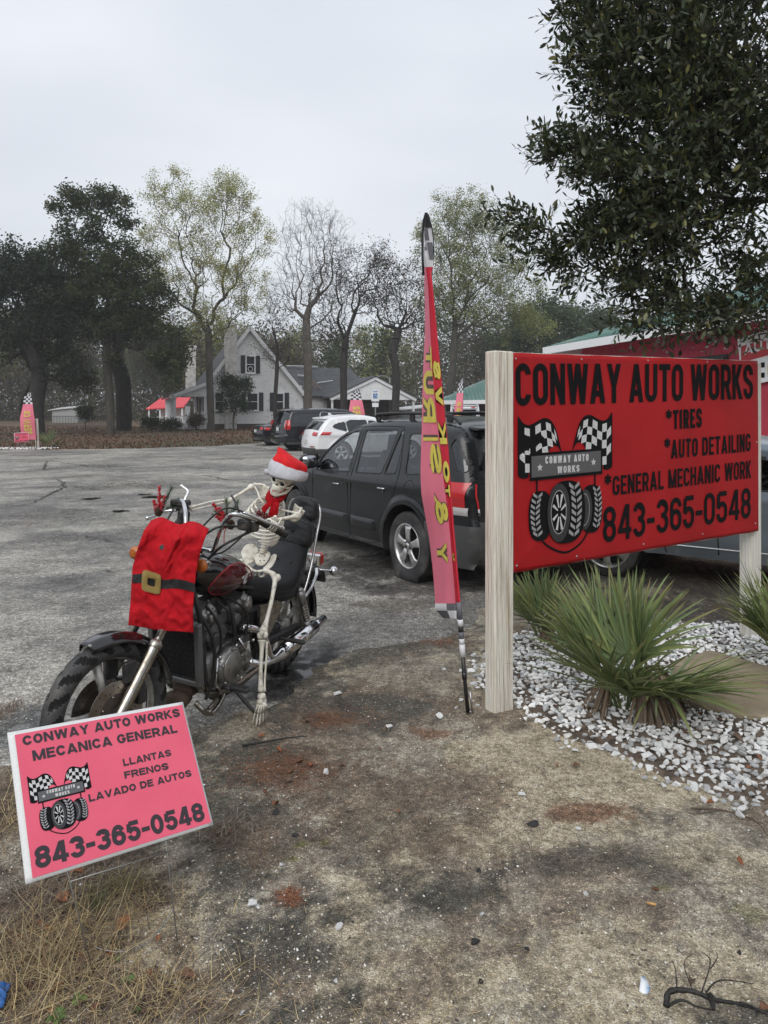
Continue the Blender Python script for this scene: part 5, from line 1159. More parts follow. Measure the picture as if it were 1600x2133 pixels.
for s_ in (1, -1):
    b = MB(); b.tube([(-.33,.03*s_,.62),(-.39,.14*s_,.615)], .009, 8); b.ball((-.395,.165*s_,.615), (.036,.034,.034), 18); b.build('rear_turn_signal', CHR, bike)
    top_, bot_ = V3((.075,.163*s_,.585)), V3((-.045,.172*s_,.325)); d = unit(bot_-top_)
    b = MB(); b.tube([top_, lerp(top_, bot_, .35)], .0285, 16); b.ball(top_, .022, 10); sh = b.build('shock_absorber', mat('shock_cover', (.30,.30,.30), .3, .8), bike)
    b = MB(); n = 90; pe = np.cross(d, Y_); pe = unit(pe); pf_ = np.cross(d, pe)
    b.tube([lerp(top_, bot_, .33+.50*i/n)+(pe*math.cos(i*.47)+pf_*math.sin(i*.47))*.024 for i in range(n)], .0048, 6); b.build('spring', CHRW, sh); b = MB(); b.tube([lerp(top_, bot_, .3), bot_], .012, 10); b.tube([lerp(top_,bot_,.83), lerp(top_,bot_,.93)], .027, 14); b.ball(bot_, .02, 10); b.build('damper_rod', ALU, sh)
    b = MB(); b.beam((.50,.105*s_,.33), (-.02,.115*s_,.315), .045, .055, (0,0,1), 0, .012); b.build('swingarm', DKM, bike)
    # mufflers
    y = .205*s_; b = MB(); b.tube([(.62,.16*s_,.30),(.52,.185*s_,.255),(.42,y,.258),(.36,y,.268),(.30,y,.276)], [.022,.022,.024,.040,.046], 16)
    b.tube([(.30,y,.276),(.05,y+.006,.310),(-.06,y+.008,.325)], [.046,.046,.044], 18); b.tube([(-.06,y+.008,.325),(-.075,y+.008,.327),(-.19,y+.01,.343)], [.030,.029,.028], 16); b.build('muffler', CHR, bike)
    b = MB(); b.box((.20,y+.046,.300), (.17,.008,.045), np.array(Matrix.Rotation(R_(-7), 3, 'Y')).T, 0, .004); b.build('heat_shield', CHR, bike)
b = MB(); b.tube(catmull([(.66,.12,.50),(.60,.16,.485),(.53,.175,.44),(.48,.19,.36),(.46,.195,.30),(.42,.2,.26)], 5), .021, 14); b.build('exhaust_header', CHR, bike)
b = MB(); b.tube(catmull([(1.00,.09,.46),(1.02,.11,.36),(.96,.13,.24),(.80,.14,.20),(.62,.16,.22),(.5,.18,.25)], 5), .020, 12); b.build('exhaust_header', CHRW, bike)
# side cover with script, battery box
b = MB(); tri = [(.53,.600),(.33,.585),(.26,.545),(.40,.40),(.46,.32),(.50,.33)]; b.prism(tri, (0,.135,0), (1,0,0), (0,0,1), (0,1,0), .025); scv = b.build('side_cover', CHRW, bike, bev=.006)
Fv = Flat(lambda u, v, off=0: np.array([.505-u, .1615+off, .46+v])); Fv.text('lettering', text2('VULCAN', 0, .115, .055, .028, .005, 1.2, .004, 0.12), CHR, scv, .0015); Fv.text('lettering', text2('VN', .03, .07, .025, .022, .004, 1.2, .003, .1)[:0] or text2('L5O', .035, .085, .02, .022, .004, 1.2, .003, .1)[1:1] or text2('50', .05, .085, .025, .024, .0045, 1.2, .004, .1), CHR, scv, .0015)
b = MB(); b.box((.38,0,.47), (.30,.20,.20), None, 0, .02); b.box((.80,0,.67), (.36,.07,.06), None, 0, .01); b.box((.28,.08,.36), (.22,.05,.08), None, 0, .02); b.build('battery_box', DKM, bike)
b = MB()
for s_ in (-1, 1):
    b.tube(catmull([(1.05,.05*s_,.82),(1.04,.12*s_,.62),(1.0,.13*s_,.36),(.92,.13*s_,.20),(.72,.13*s_,.175),(.5,.13*s_,.21),(.44,.12*s_,.34),(.42,.12*s_,.56)], 5), .0155, 9); b.tube([(1.05,.03*s_,.84),(.5,.08*s_,.68),(.05,.12*s_,.56)], .013, 8)
b.tube([(1.10,0,.92),(1.03,0,.78)], .034, 12); b.build('frame', DKM, bike)
# engine
eng = MB(); eng.loft([((.56,0,.33), (0,.09,0), (0,0,.09), 3.5), ((.60,0,.33), (0,.125,0), (0,0,.125), 3.5), ((.82,0,.325), (0,.135,0), (0,0,.13), 3.5), ((.95,0,.32), (0,.125,0), (0,0,.11), 3.5), ((1.0,0,.32), (0,.09,0), (0,0,.07), 3.5)], 24)
eng.cyl((.835,.12,.352), (.835,.190,.352), .098, 32, 0, .012); eng.cyl((.66,.12,.315), (.66,.170,.315), .062, 24, 0, .01); eng.box((.76,.13,.27), (.25,.08,.11), None, 0, .02); eng.box((.72,.12,.40), (.20,.07,.07), None, 0, .02)
engine = eng.build('engine_case', ALU, bike)
b = MB(); b.cyl((.835,.188,.352), (.835,.200,.352), .080, 32, 0, .004); 
for k in range(5): a = k*1.257+.3; b.cyl((.835+.092*math.cos(a), .185, .352+.092*math.sin(a)), (.835+.092*math.cos(a), .197, .352+.092*math.sin(a)), .008, 8)
b.build('clutch_cover', mat('cover_alloy', (.36,.36,.35), .38, .8, dirt=((.10,.09,.08), 14, .3)), engine)
for nm, x0, x1, z1 in (('front', .80, .965, .665), ('rear', .72, .585, .640)):
    A = V3((x0,0,.42)); Bp = V3((x1,0,z1)); d = unit(Bp-A); Xc = unit(np.cross(Y_, d)); Rm = np.array([Xc, Y_, d]).T; L = np.linalg.norm(Bp-A)
    b = MB(); b.box(lerp(A, Bp, .35), (.10,.13,L*.7), Rm, 0, .015)
    cy = b.build('cylinder', ALU, bike)
    for k in range(9):
        q = MB(); q.box(lerp(A, Bp, .20+.052*k), (.155,.205,.0045), Rm, 0, .001); q.build('cooling_fin', ALU, cy)
    b = MB(); b.box(lerp(A, Bp, .80), (.15,.20,.07), Rm, 0, .016); b.box(lerp(A, Bp, .98), (.115,.225,.06), Rm, 0, .02); b.cyl(lerp(A,Bp,.86)+Y_*.08, lerp(A,Bp,.86)+Y_*.132, .030, 16, 0, .006); b.box(lerp(A,Bp,.9)+Y_*.10, (.05,.04,.09), Rm, 0, .01)
    for k in range(4): b.cyl(lerp(A,Bp,1.02)+Xc*(.045 if k % 2 else -.045)+Y_*(.085 if k < 2 else -.085), lerp(A,Bp,1.12)+Xc*(.045 if k % 2 else -.045)+Y_*(.085 if k < 2 else -.085), .007, 6)
    b.build('cylinder_head', ALU, cy)
b = MB()
for k in range(3): b.tube(catmull([(.98-.1*k,.10,.70),(.93-.13*k,.15,.60),(.90-.12*k,.155,.48),(.92-.1*k,.14,.40)], 5), .006+.002*(k == 0), 7)
b.tube(catmull([(.78,.02,.70),(.80,.13,.66),(.80,.16,.56),(.76,.15,.46)], 5), .010, 8); b.tube(catmull([(1.04,.12,.66),(.99,.17,.52),(.98,.17,.34),(1.0,.15,.22)], 5), .009, 8); b.build('engine_hose', HOSE, bike)
CBM = mat('carb_grey', (.12,.12,.12), .5, .6)
for bx_ in (((.90,.10,.50), (.05,.07,.07)), ((.66,.13,.44), (.09,.05,.05))): b = MB(); b.box(*bx_, None, 0, .01); b.build('engine_bracket', CBM, bike)
for q_ in ([(.74,.16,.47),(.70,.185,.40),(.69,.18,.33)], [(.93,.16,.42),(.95,.17,.30),(.90,.18,.22)]): b = MB(); b.tube(q_, .006, 6); b.build('engine_pipe', CHR, bike)
for (x_, z_) in ((.60,.42),(.70,.235),(.93,.27),(.92,.42),(.77,.44)): b = MB(); b.lathe([(0,.010),(.009,.009),(.011,.004),(.011,-.01)], (x_,.165,z_), (0,1,0), 10); b.build('engine_bolt', CHR, bike)
b = MB(); b.box((.76,.06,.60), (.13,.10,.10), None, 0, .02); b.cyl((.76,.08,.58), (.76,.16,.58), .032, 16, 0, .006); b.build('carburettor', mat('carb_grey', (.12,.12,.12), .5, .6), bike)
# radiator
rb = MB(); 
RC = V3((1.085,0,.48)); Rd = unit((.16,0,1)); Rn = unit((1,0,-.16))
fr_ = lambda u, v, n_=0: RC+Y_*u+Rd*v+Rn*n_
for (a, c, w) in ((( -.14,-.16),( .14,-.16),.03), ((-.14,.16),(.14,.16),.03)): rb.beam(fr_(*a), fr_(*c), .035, w, Rd, 0, .005)
for u in (-.145, .150): rb.beam(fr_(u, -.17), fr_(u, .17), .035, .034, Y_, 0, .005)
rad = rb.build('radiator', mat('radiator_frame', (.17,.175,.18), .45, .5, dirt=((.1,.09,.08), 10, .3)), bike)
b = MB(); b.add([fr_(-.135,-.15,-.012), fr_(.135,-.15,-.012), fr_(.135,.15,-.012), fr_(-.135,.15,-.012)], [(0,1,2,3)]); b.build('radiator_core', mat('radiator_core', (.02,.02,.02), .7), rad)
b = MB()
for i in range(15):
    u = -.13+.26*i/14; z = [fr_(u+(.005 if k % 2 else -.005), -.15+.30*k/20, .008) for k in range(21)]
    b.tube(z, .0022, 4)
for k in range(11):
    for i in range(14): 
        if (i+k) % 2 == 0: u = -.13+.26*(i+.5)/14; b.tube([fr_(u-.012, -.14+.28*k/10, .008), fr_(u+.012, -.14+.28*k/10, .008)], .002, 4)
b.build('radiator_grille', mat('grille_black', (.045,.045,.047), .45, .4), rad)
b = MB(); b.tube([(1.02,.03,.22),(1.10,.05,.21)], .045, 16); b.tube([(1.06,-.03,.20),(.96,-.03,.19)], .04, 12); b.box((1.0,.02,.25), (.10,.12,.07), None, 0, .02); b.build('horn', mat('rusty_dark', (.07,.05,.04), .7, .3, dirt=((.12,.07,.04), 10, .4)), bike)
for s_ in (1, -1):
    b = MB(); b.tube([(.86,.14*s_,.235),(.88,.22*s_,.250)], .014, 8); b.box((.875,.275*s_,.262), (.038,.115,.028), None, 0, .010)
    for k in range(6): b.box((.875,(.235+.016*k)*s_,.278), (.034,.006,.006), None, 0, 0)
    b.build('foot_peg', mat('peg_rubber', (.03,.03,.03), .7), bike)
    b = MB(); b.tube([(.30,.17*s_,.345),(.27,.235*s_,.335)], .010, 8); b.box((.262,.275*s_,.335), (.032,.10,.026), None, 0, .010); b.build('passenger_peg', MATS['peg_rubber'], bike)
b = MB(); b.tube(catmull([(.88,.14,.215),(.98,.19,.205),(1.06,.21,.20),(1.075,.24,.205)], 5), .011, 8); b.build('shift_lever', CHRW, bike)
b = MB(); b.tube(catmull([(.80,.13,.19),(.90,.17,.165),(1.02,.19,.16),(1.06,.13,.22)], 6), .014, 8); b.build('crash_tube', CHRW, bike)
b = MB(); b.tube([(.74,.14,.19),(.66,.26,.03),(.655,.30,.004)], [.012,.010,.013], 8); b.build('kickstand', DKM, bike)

# ------------------------------------------------------------------ things on the motorcycle
KEYC = [(316,1084),(340,1078),(360,1086),(378,1093),(400,1087),(420,1091),(435,1102)]
topc = catmull([np.array(p, float) for p in KEYC], 8); topc = np.array(topc)
botc = np.array(catmull([np.array(p, float) for p in ((268,1302),(300,1307),(345,1313),(376,1315),(403,1317))], 8))
lf = np.array([(1084,316),(1105,301),(1140,288),(1180,277),(1215,275),(1250,273),(1302,268)], float); rt = np.array([(1102,435),(1130,424),(1160,415),(1190,409),(1230,405),(1270,402),(1317,403)], float)
cl_o = bw(1.3,0,.9)
def clothP(u, v, off=0.0):
    """u across 0..1, v down 0..1"""
    ty = np.interp(u, np.linspace(0,1,len(topc)), topc[:,1]); by = np.interp(u, np.linspace(0,1,len(botc)), botc[:,1]); y = ty+(by-ty)*v
    x0 = np.interp(lf[0,0]+(lf[-1,0]-lf[0,0])*v, lf[:,0], lf[:,1]); x1 = np.interp(rt[0,0]+(rt[-1,0]-rt[0,0])*v, rt[:,0], rt[:,1]); x = x0+(x1-x0)*u
    D = 3.60-.125*u-.05*v+.10*max(0, 1-v/.16)**2+.015*math.cos((u-.5)*math.pi)*-1-.02
    D += .022*(fbm(u*3+1, v*4, 91, 3)-.5)*2+.085*abs(fbm(u*2.6+5+v*1.2, v*4.2-u*1.6, 92, 2)-.5)+.034*abs(fbm(u*7+v*4, v*9-u*5, 93, 2)-.5)+.012*math.sin((u*1.2+v*1.6)*9+2*math.sin(v*5))*max(0,1-v*1.6)-.018*math.exp(-((u-.52-.35*(.32-v))/.035)**2)*(1 if v < .34 else max(0, 1-(v-.34)*12)) - off
    if v < .35: D += .022*math.exp(-(((u-.38)/.10)**2+((v-.06)/.10)**2))
    edge = 1-smooth(0, .04, np.minimum(u, 1-u)); D += .006*edge
    return at(x, y, D)-cl_o
suit = thing('santa_suit_cover', 'red Santa suit cloth cover with gold belt buckle draped over the motorcycle headlight', 'cloth cover', tuple(cl_o))
FELT = mat('red_felt', (.50,.010,.018), .9, bump=.35, bscale=260, var=.08, vscale=30, spec=.15)
b = MB(); b.grid([[clothP(i/84, j/110) for i in range(85)] for j in range(111)]); o = b.build('cloth', FELT, suit); q = o.modifiers.new('s', 'SOLIDIFY'); q.thickness = .003; q.offset = 1
FBKM = mat('black_felt', (.012,.012,.013), .9)
vb = lambda u: .515+.012*u
b = MB(); b.grid([[clothP(i/84, vb(i/84)+.085*j/9, .008) for i in range(85)] for j in range(10)]); b.build('belt', FBKM, suit)
GOLD = mat('gold_glitter', (.62,.46,.17), .42, .55, col2=(.42,.30,.10), vscale=420, bump=.6, bscale=420)
def bk(u, v): return clothP(.16+.30*u, vb(.2)-.040+.195*v, .012)
b = MB(); oo = [(.5+.5*math.copysign(abs(math.cos(t))**.35, math.cos(t)), .5+.5*math.copysign(abs(math.sin(t))**.35, math.sin(t))) for t in np.linspace(0, 2*math.pi, 48, endpoint=False)]
ii = [(.5+(p[0]-.5)*.42+.0, .5+(p[1]-.5)*.36) for p in oo]
b.grid([[bk(*p) for p in oo], [bk(*lerp(np.array(p), np.array(q), .5)) for p, q in zip(oo, ii)], [bk(*p) for p in ii]], wrap=True); o = b.build('buckle', GOLD, suit); q = o.modifiers.new('s', 'SOLIDIFY'); q.thickness = .003
b = MB(); p = clothP(.375, .235, .006); nn = unit(clothP(.375,.235,.02)-clothP(.375,.235,0)); b.lathe([(0,.0035),(.007,.0035),(.0105,.005),(.0125,.003),(.0125,-.002)], p, nn, 20); b.build('button', mat('grey_button', (.05,.05,.055), .5), suit)

def skew(a, b_, n):
    return [lerp(a, b_, i/n) for i in range(n+1)]
NEED = mat('pine_needles', (.04,.09,.035), .6, var=.4, vscale=60); BERRY = mat('red_glitter_berries', (.50,.02,.03), .35, var=.3, vscale=90, bump=.3, bscale=300)
def pick(base, bdir, rdir, gdir, L, label, cone_at, ribbon):
    t = thing('holiday_pick', label, 'decoration', tuple(base)); rr = np.random.default_rng(int(abs(base[0])*1000)); B = V3(base)
    for dirs, Lk in ((rdir, L), (unit(np.array(rdir)+[.25,0,-.1]), L*.72), (unit(np.array(rdir)+[-.3,0,-.25]), L*.55)):
        b = MB(); d = unit(dirs); b.tube([(0,0,0), d*Lk], .0015, 5)
        for k in range(60):
            s_ = rr.uniform(.12, 1); rad = .015*(1.1-s_*.7); q = rr.normal(size=3); q = unit(q-d*np.dot(q, d)); b.ball(d*Lk*s_+q*rad*rr.uniform(.5, 1), .0052, 5)
        b.build('berry_spray', BERRY, t)
    for gd_, Lk in gdir:
        d = unit(gd_); P0 = []; n = 170
        b = MB(); b.tube([(0,0,0), d*Lk], .0018, 5)
        for k in range(n):
            s_ = rr.uniform(.15, 1); q = rr.normal(size=3); q = unit(q-d*np.dot(q, d)); e = unit(q*.75+d*.7); p = d*Lk*s_; sd = unit(np.cross(e, q+.1))*.0013; ln = rr.uniform(.03, .05)
            b.add([p-sd, p+sd, p+e*ln], [(0,1,2)])
        b.build('pine_sprig', NEED, t)
    b = MB(); c = V3(cone_at)
    for k in range(60):
        z = k/60; a = k*2.4; rad = .020*math.sin(math.pi*(.12+.8*z)); p = c+np.array([math.cos(a)*rad, math.sin(a)*rad, -.024+.05*z]); b.ball(p, (.0055,.0055,.0025), 6)
    b.ball(c, (.014,.014,.024), 8); b.build('pine_cone', mat('cone_brown', (.07,.035,.02), .7, var=.5, vscale=80), t)
    for pts in ribbon: b = MB(); b.tube(catmull([V3(p) for p in pts], 5), .0028, 5, sx=.3); b.build('ribbon', mat('red_ribbon', (.45,.015,.02), .5), t)
    return t
p1 = bw(.84,-.36,1.10)
pick(p1, None, unit((.02,0,1)), [(unit((.45,.1,1)), .17), (unit((.75,.1,.55)), .13)], .165, 'red berries, pine sprig and cone tied to the right handlebar end', (.0,-.01,.02), [])
p2 = bw(.97,.19,1.15)
pick(p2, None, unit((-.55,0,.75)), [(unit((-.05,.1,1)), .12), (unit((.40,.1,.8)), .12), (unit((-.5,.2,.5)), .08)], .125, 'red berries, pine sprig and cone tied to the left handlebar riser with red ribbon', (.022,-.02,-.005), [[(.0,-.01,-.02),(-.03,-.02,-.04),(-.045,-.02,-.075)], [(.0,-.01,-.02),(-.01,-.02,-.05),(-.012,-.02,-.11)], [(-.02,-.02,-.02),(.02,-.02,-.02)]])

# ------------------------------------------------------------------ skeleton
BONE = mat('plastic_bone', (.80,.78,.70), .42, col2=(.70,.67,.57), vscale=14, bump=.12, bscale=60, dirt=((.22,.17,.11), 26, .22), spec=.4)
SOCK = mat('socket_black', (.006,.006,.006), .8)
so_ = at(545, 1170, 4.42)
skel = thing('skeleton', 'life size plastic skeleton riding the motorcycle with one foot on the ground', 'skeleton', tuple(so_))
def A(px, py, D): return at(px, py, D)-so_
def bone(name, p0, p1, r, e0=1.7, e1=1.7, par=skel, bend=None, n=10):
    p0, p1 = V3(p0), V3(p1); L = np.linalg.norm(p1-p0); P = []; Rr = []; side = V3(bend) if bend is not None else np.zeros(3)
    for t, k in ((0,.5*e0),(.02,.85*e0),(.06,e0),(.12,e0*.85),(.2,1.08),(.35,.95),(.5,.9),(.65,.95),(.8,1.08),(.88,e1*.85),(.94,e1),(.98,e1*.85),(1,.5*e1)):
        P.append(lerp(p0, p1, t)+side*math.sin(math.pi*t)); Rr.append(r*k)
    b = MB(); b.tube(P, Rr, n); return b.build(name, BONE, par)
# pelvis
def patch(name, pts, th=.006, par=skel):
    b = MB(); G = [[V3(p) for p in row] for row in pts]; G2 = [catmull(r_, 5) for r_ in G]; G3 = np.array(catmull([np.array(r_) for r_ in G2], 4)); b.grid(G3)
    o = b.build(name, BONE, par, fix=False); q = o.modifiers.new('s', 'SOLIDIFY'); q.thickness = th; q.offset = 0; return o
pel = patch('iliac_wing', [[A(503,1150,4.48), A(512,1136,4.50), A(526,1133,4.50), A(538,1143,4.49)], [A(504,1158,4.45), A(513,1148,4.47), A(526,1146,4.48), A(537,1152,4.48)], [A(509,1170,4.41), A(516,1164,4.43), A(524,1162,4.45), A(532,1164,4.46)], [A(514,1177,4.39), A(519,1174,4.41), A(524,1172,4.42), A(528,1173,4.44)]])
patch('iliac_wing', [[A(566,1158,4.45), A(572,1154,4.40), A(576,1156,4.36)], [A(562,1168,4.44), A(568,1166,4.38), A(573,1168,4.33)], [A(554,1178,4.42), A(560,1180,4.36), A(566,1180,4.31)], [A(548,1184,4.40), A(552,1187,4.35), A(557,1187,4.32)]])
b = MB(); b.loft([(A(548,1152,4.47), np.array([.055,0,.01]), np.array([0,.02,.02]), 2.3), (A(546,1160,4.45), np.array([.050,0,.0]), np.array([0,.024,.01]), 2.3), (A(544,1170,4.43), np.array([.038,0,.0]), np.array([0,.022,.01]), 2.3), (A(543,1178,4.42), np.array([.022,0,.0]), np.array([0,.016,.006]), 2.3)], 16); b.build('sacrum', BONE, skel, sub=1)
b = MB()
for p in ((541,1158),(551,1157),(542,1168),(550,1167)): b.ball(A(p[0], p[1], 4.418), .004, 8)
b.build('sacrum_hole', SOCK, skel)
b = MB(); b.tube(catmull([A(515,1178,4.40), A(522,1185,4.36), A(532,1190,4.33), A(542,1190,4.31), A(552,1187,4.32)], 5), .0085, 9); b.tube(catmull([A(519,1184,4.40), A(523,1196,4.37), A(530,1200,4.35), A(537,1192,4.34)], 5), .0075, 8); b.tube(catmull([A(538,1192,4.34), A(542,1201,4.33), A(550,1199,4.32), A(553,1188,4.32)], 5), .0075, 8); b.build('pubic_arch', BONE, skel)
# spine: vertebrae
sp_ = catmull([A(547,1150,4.47), A(551,1132,4.48), A(555,1112,4.49), A(562,1090,4.49), A(570,1068,4.48), A(577,1045,4.46), A(580,1030,4.43)], 6); nV = 19
for k in range(nV):
    f = k/(nV-1)*(len(sp_)-1); i = min(int(f), len(sp_)-2); p = lerp(sp_[i], sp_[i+1], f-i); d = unit(sp_[i+1]-sp_[i]); rr = .019-.007*k/nV; L = .0085
    b = MB(); b.lathe([(0,-L),(rr,-L),(rr*.82,-L*.3),(rr*.82,L*.3),(rr,L),(0,L)], p, d, 14); b.tube([p, p+np.array([.02,.03,-.01])], [.006,.003], 6); b.tube([p-np.array([.026,-.012,0]), p+np.array([.026,-.004,0])], .004, 6); b.build('vertebra', BONE, skel)
# rib cage
Rv = unit(at(622,1070,4.27)-at(527,1012,4.45)); Fv_ = unit(np.array([-.50,-.84,-.12])); Fv_ = unit(Fv_-Rv*np.dot(Fv_, Rv)); Uv = np.cross(Rv, Fv_); Uv = Uv if Uv[2] > 0 else -Uv
for k in range(10):
    t = k/9; c = lerp(A(578,1040,4.44), A(562,1102,4.47), t)+Fv_*.0; a_ = .070+.055*math.sin(math.pi*min(1, .12+t*.62)); bd = .06+.055*math.sin(math.pi*min(1,.15+t*.6))
    for s_ in (-1, 1):
        P = []; end = 168 if k < 7 else 168-22*(k-6)
        for ang in np.linspace(4, end, 16):
            q = R_(ang); P.append(c+Rv*s_*a_*math.sin(q)-Fv_*(bd*math.cos(q)-bd*.75)-Uv*(.042*(1-math.cos(q))/2+.01*t*math.sin(q)))
        b = MB(); b.tube(P, [.0048]*14+[.004, .0035], 7, sx=1.5); b.build('rib', BONE, skel)
stc = A(578,1040,4.44)+Fv_*.098-Uv*.045
b = MB(); b.tube([stc+Uv*.03, stc, stc-Uv*.05, stc-Uv*.085+Fv_*.012, stc-Uv*.11+Fv_*.01], [.012,.014,.010,.010,.004], 10, sx=2.0); b.build('sternum', BONE, skel)
sR, sL = A(527,1012,4.45), A(622,1072,4.27)
for s_, sh in ((-1, sR), (1, sL)):
    b = MB(); b.tube(catmull([stc+Uv*.03+Rv*s_*.02, lerp(stc+Uv*.03, sh, .35)+Fv_*.012, lerp(stc+Uv*.03, sh, .7)-Fv_*.004, sh+Uv*.008], 5), .0062, 8); b.build('clavicle', BONE, skel)
    bk_ = sh-Fv_*.055; inn = bk_-Rv*s_*.085
    patch('scapula', [[bk_+Uv*.01, lerp(bk_, inn, .5)+Uv*.012, inn+Uv*.02], [bk_-Uv*.03-Rv*s_*.01, lerp(bk_, inn, .5)-Uv*.04, inn-Uv*.04], [bk_-Uv*.07-Rv*s_*.03, lerp(bk_, inn, .6)-Uv*.09, inn-Uv*.10]], .005)
    b = MB(); b.tube([inn+Uv*.0, lerp(bk_, inn, .4)-Fv_*.01+Uv*.01, sh+Uv*.012], [.004,.007,.009], 8); b.build('scapula_spine', BONE, skel)
# arms
eR = A(474,1045,4.30); wR = A(397,1061,4.14); bone('humerus', sR-Fv_*.0, eR, .0105, 2.0, 1.8); bone('ulna', eR, wR+np.array([0,0,-.006]), .0058, 1.9, 1.4); bone('radius', eR+np.array([-.005,-.01,.012]), wR+np.array([0,0,.010]), .0055, 1.5, 1.8, bend=(0,0,.008))
eL = A(556,1088,4.06); bone('humerus', sL+Rv*.008, eL, .0115, 2.1, 1.9)
gL = bw(.86,.385,1.145)-so_; wL = gL+np.array([.02,.05,.035]); bone('ulna', eL+np.array([.0,0,-.008]), wL+np.array([0,0,-.008]), .0060, 1.8, 1.4); bone('radius', eL+np.array([.0,-.005,.008]), wL+np.array([0,0,.008]), .0058, 1.5, 1.7)
def hand(w, g, gax, name='finger', upv=(0,0,1)):
    """fingers curled over a bar through g along gax"""
    w, g, gax = V3(w), V3(g), unit(gax); upv = unit(np.array(upv)-gax*np.dot(upv, gax)); fw = unit(np.cross(gax, upv)); fw = fw if np.dot(fw, g-w) > 0 else -fw
    for k in range(4):
        off = gax*(k-1.5)*.017; kn = g+off+upv*.026-fw*.012; L = (1, 1.08, 1.02, .85)[k]
        b = MB(); b.tube([w+off*.5, lerp(w+off*.5, kn, .5), kn], [.0055,.0038,.0055], 7); b.build('metacarpal', BONE, skel)
        P = [kn, g+off+upv*.027+fw*.012*L, g+off+upv*.008+fw*.027*L, g+off-upv*.014+fw*.022*L, g+off-upv*.022+fw*.006]
        b = MB(); b.tube(catmull(P, 3), [.0048,.0038,.0034,.0045,.0036,.0032,.0042,.0032,.003,.0036,.003,.0028,.0024], 7); b.build(name, BONE, skel)
    tb = w+gax*.022+fw*.006; b = MB(); b.tube(catmull([w+gax*.008, tb+fw*.012, g+gax*.036-upv*.004, g+gax*.030-upv*.026+fw*.004], 3), .0042, 7); b.build('thumb', BONE, skel)
hand(wL, gL, unit(V3((.735,.405,1.082))@np.array(BM.to_3x3()).T-V3((.955,.362,1.187))@np.array(BM.to_3x3()).T))
gR = bw(.66,-.365,1.13)-so_; hand(wR, A(385,1062,4.12), (-.5,.8,-.2))
# legs
hipR = A(515,1182,4.44); kR_ = A(436,1185,4.66); bone('femur', A(508,1172,4.48), kR_, .014, 2.0, 2.0); b = MB(); b.tube([hipR, A(506,1176,4.47)], [.018,.013], 10); b.ball(hipR, .021, 12); b.ball(A(484,1169,4.52), .018, 10); b.build('femur_head', BONE, skel)
aR = bw(.86,-.29,.30)-so_; bone('tibia', kR_, aR, .012, 2.0, 1.5); bone('fibula', kR_+np.array([-.02,0,0]), aR+np.array([-.02,0,0]), .006); 
hipL = A(555,1190,4.31); tr = A(577,1205,4.26); kL_ = A(547,1322,4.00)
b = MB(); b.tube(catmull([hipL, A(562,1192,4.30), A(570,1198,4.27), A(574,1212,4.25)], 4), [.020,.019,.015,.014,.013,.014,.016,.017,.018,.018,.017,.016,.015][:13], 12); b.ball(A(579,1203,4.27), (.018,.018,.022), 12); b.ball(hipL, .021, 14); b.build('femur_head', BONE, skel)
b = MB(); P = catmull([A(574,1205,4.26), A(566,1250,4.16), A(556,1290,4.07), A(548,1318,4.00)], 6); n = len(P); b.tube(P, [.018,.0165,.015,.014,.0135,.013,.013,.013,.0125,.0125,.0125,.013,.0135,.015,.018,.0215,.026,.028,.026][:n], 14, sx=.9); b.build('femur', BONE, skel)
b = MB(); b.ball(A(541.5,1324,3.99), (.017,.020,.020), 12); b.ball(A(553,1323,3.99), (.016,.020,.019), 12); b.ball(A(545,1319,3.965), (.013,.008,.015), 10); b.build('knee_joint', BONE, skel)
aL = A(546,1438,3.95)
b = MB(); P = catmull([A(546,1333,4.0), A(545,1360,3.98), A(543,1400,3.96), A(543.5,1440,3.95)], 5); b.tube(P, [.027,.021,.016,.0135,.012,.0115,.011,.0105,.010,.010,.0105,.011,.012,.014,.017,.018][:len(P)], 12); b.build('tibia', BONE, skel)
b = MB(); P = catmull([A(556,1336,4.01), A(555,1370,3.99), A(552,1410,3.97), A(551,1440,3.96)], 4); b.tube(P, [.009,.007,.006,.0055,.0055,.0055,.0055,.0055,.0055,.0055,.006,.008,.010][:len(P)], 8); b.build('fibula', BONE, skel)
b = MB(); b.ball(A(545,1450,3.95), (.024,.022,.020), 14); b.ball(A(549,1462,3.98), (.018,.032,.020), 12); b.ball(A(541,1462,3.92), (.018,.018,.014), 12); b.ball(A(550,1468,3.92), (.014,.016,.012), 12); b.build('heel_bone', BONE, skel)
for k in range(5):
    x0 = 537+4.2*k; x1 = 526.5+7*k; y1 = (1513,1518,1516,1511,1503)[k]; p0 = A(x0, 1468, 3.90); p1 = at(x1, y1, 1); g = gd(x1, y1-2); p1 = g+np.array([0,0,.008])-so_; m_ = lerp(p0, p1, .52)+np.array([0,0,.010])
    b = MB(); b.tube([p0, lerp(p0, m_, .5), m_], [.0062,.0042,.006], 8); b.build('metatarsal', BONE, skel)
    b = MB(); q = lerp(m_, p1, .5)+np.array([0,0,.004]); b.tube([m_, lerp(m_, q, .5), q, lerp(q, p1, .5), p1], [.0055,.004,.0052,.0036,.004], 8); b.build('toe', BONE, skel)
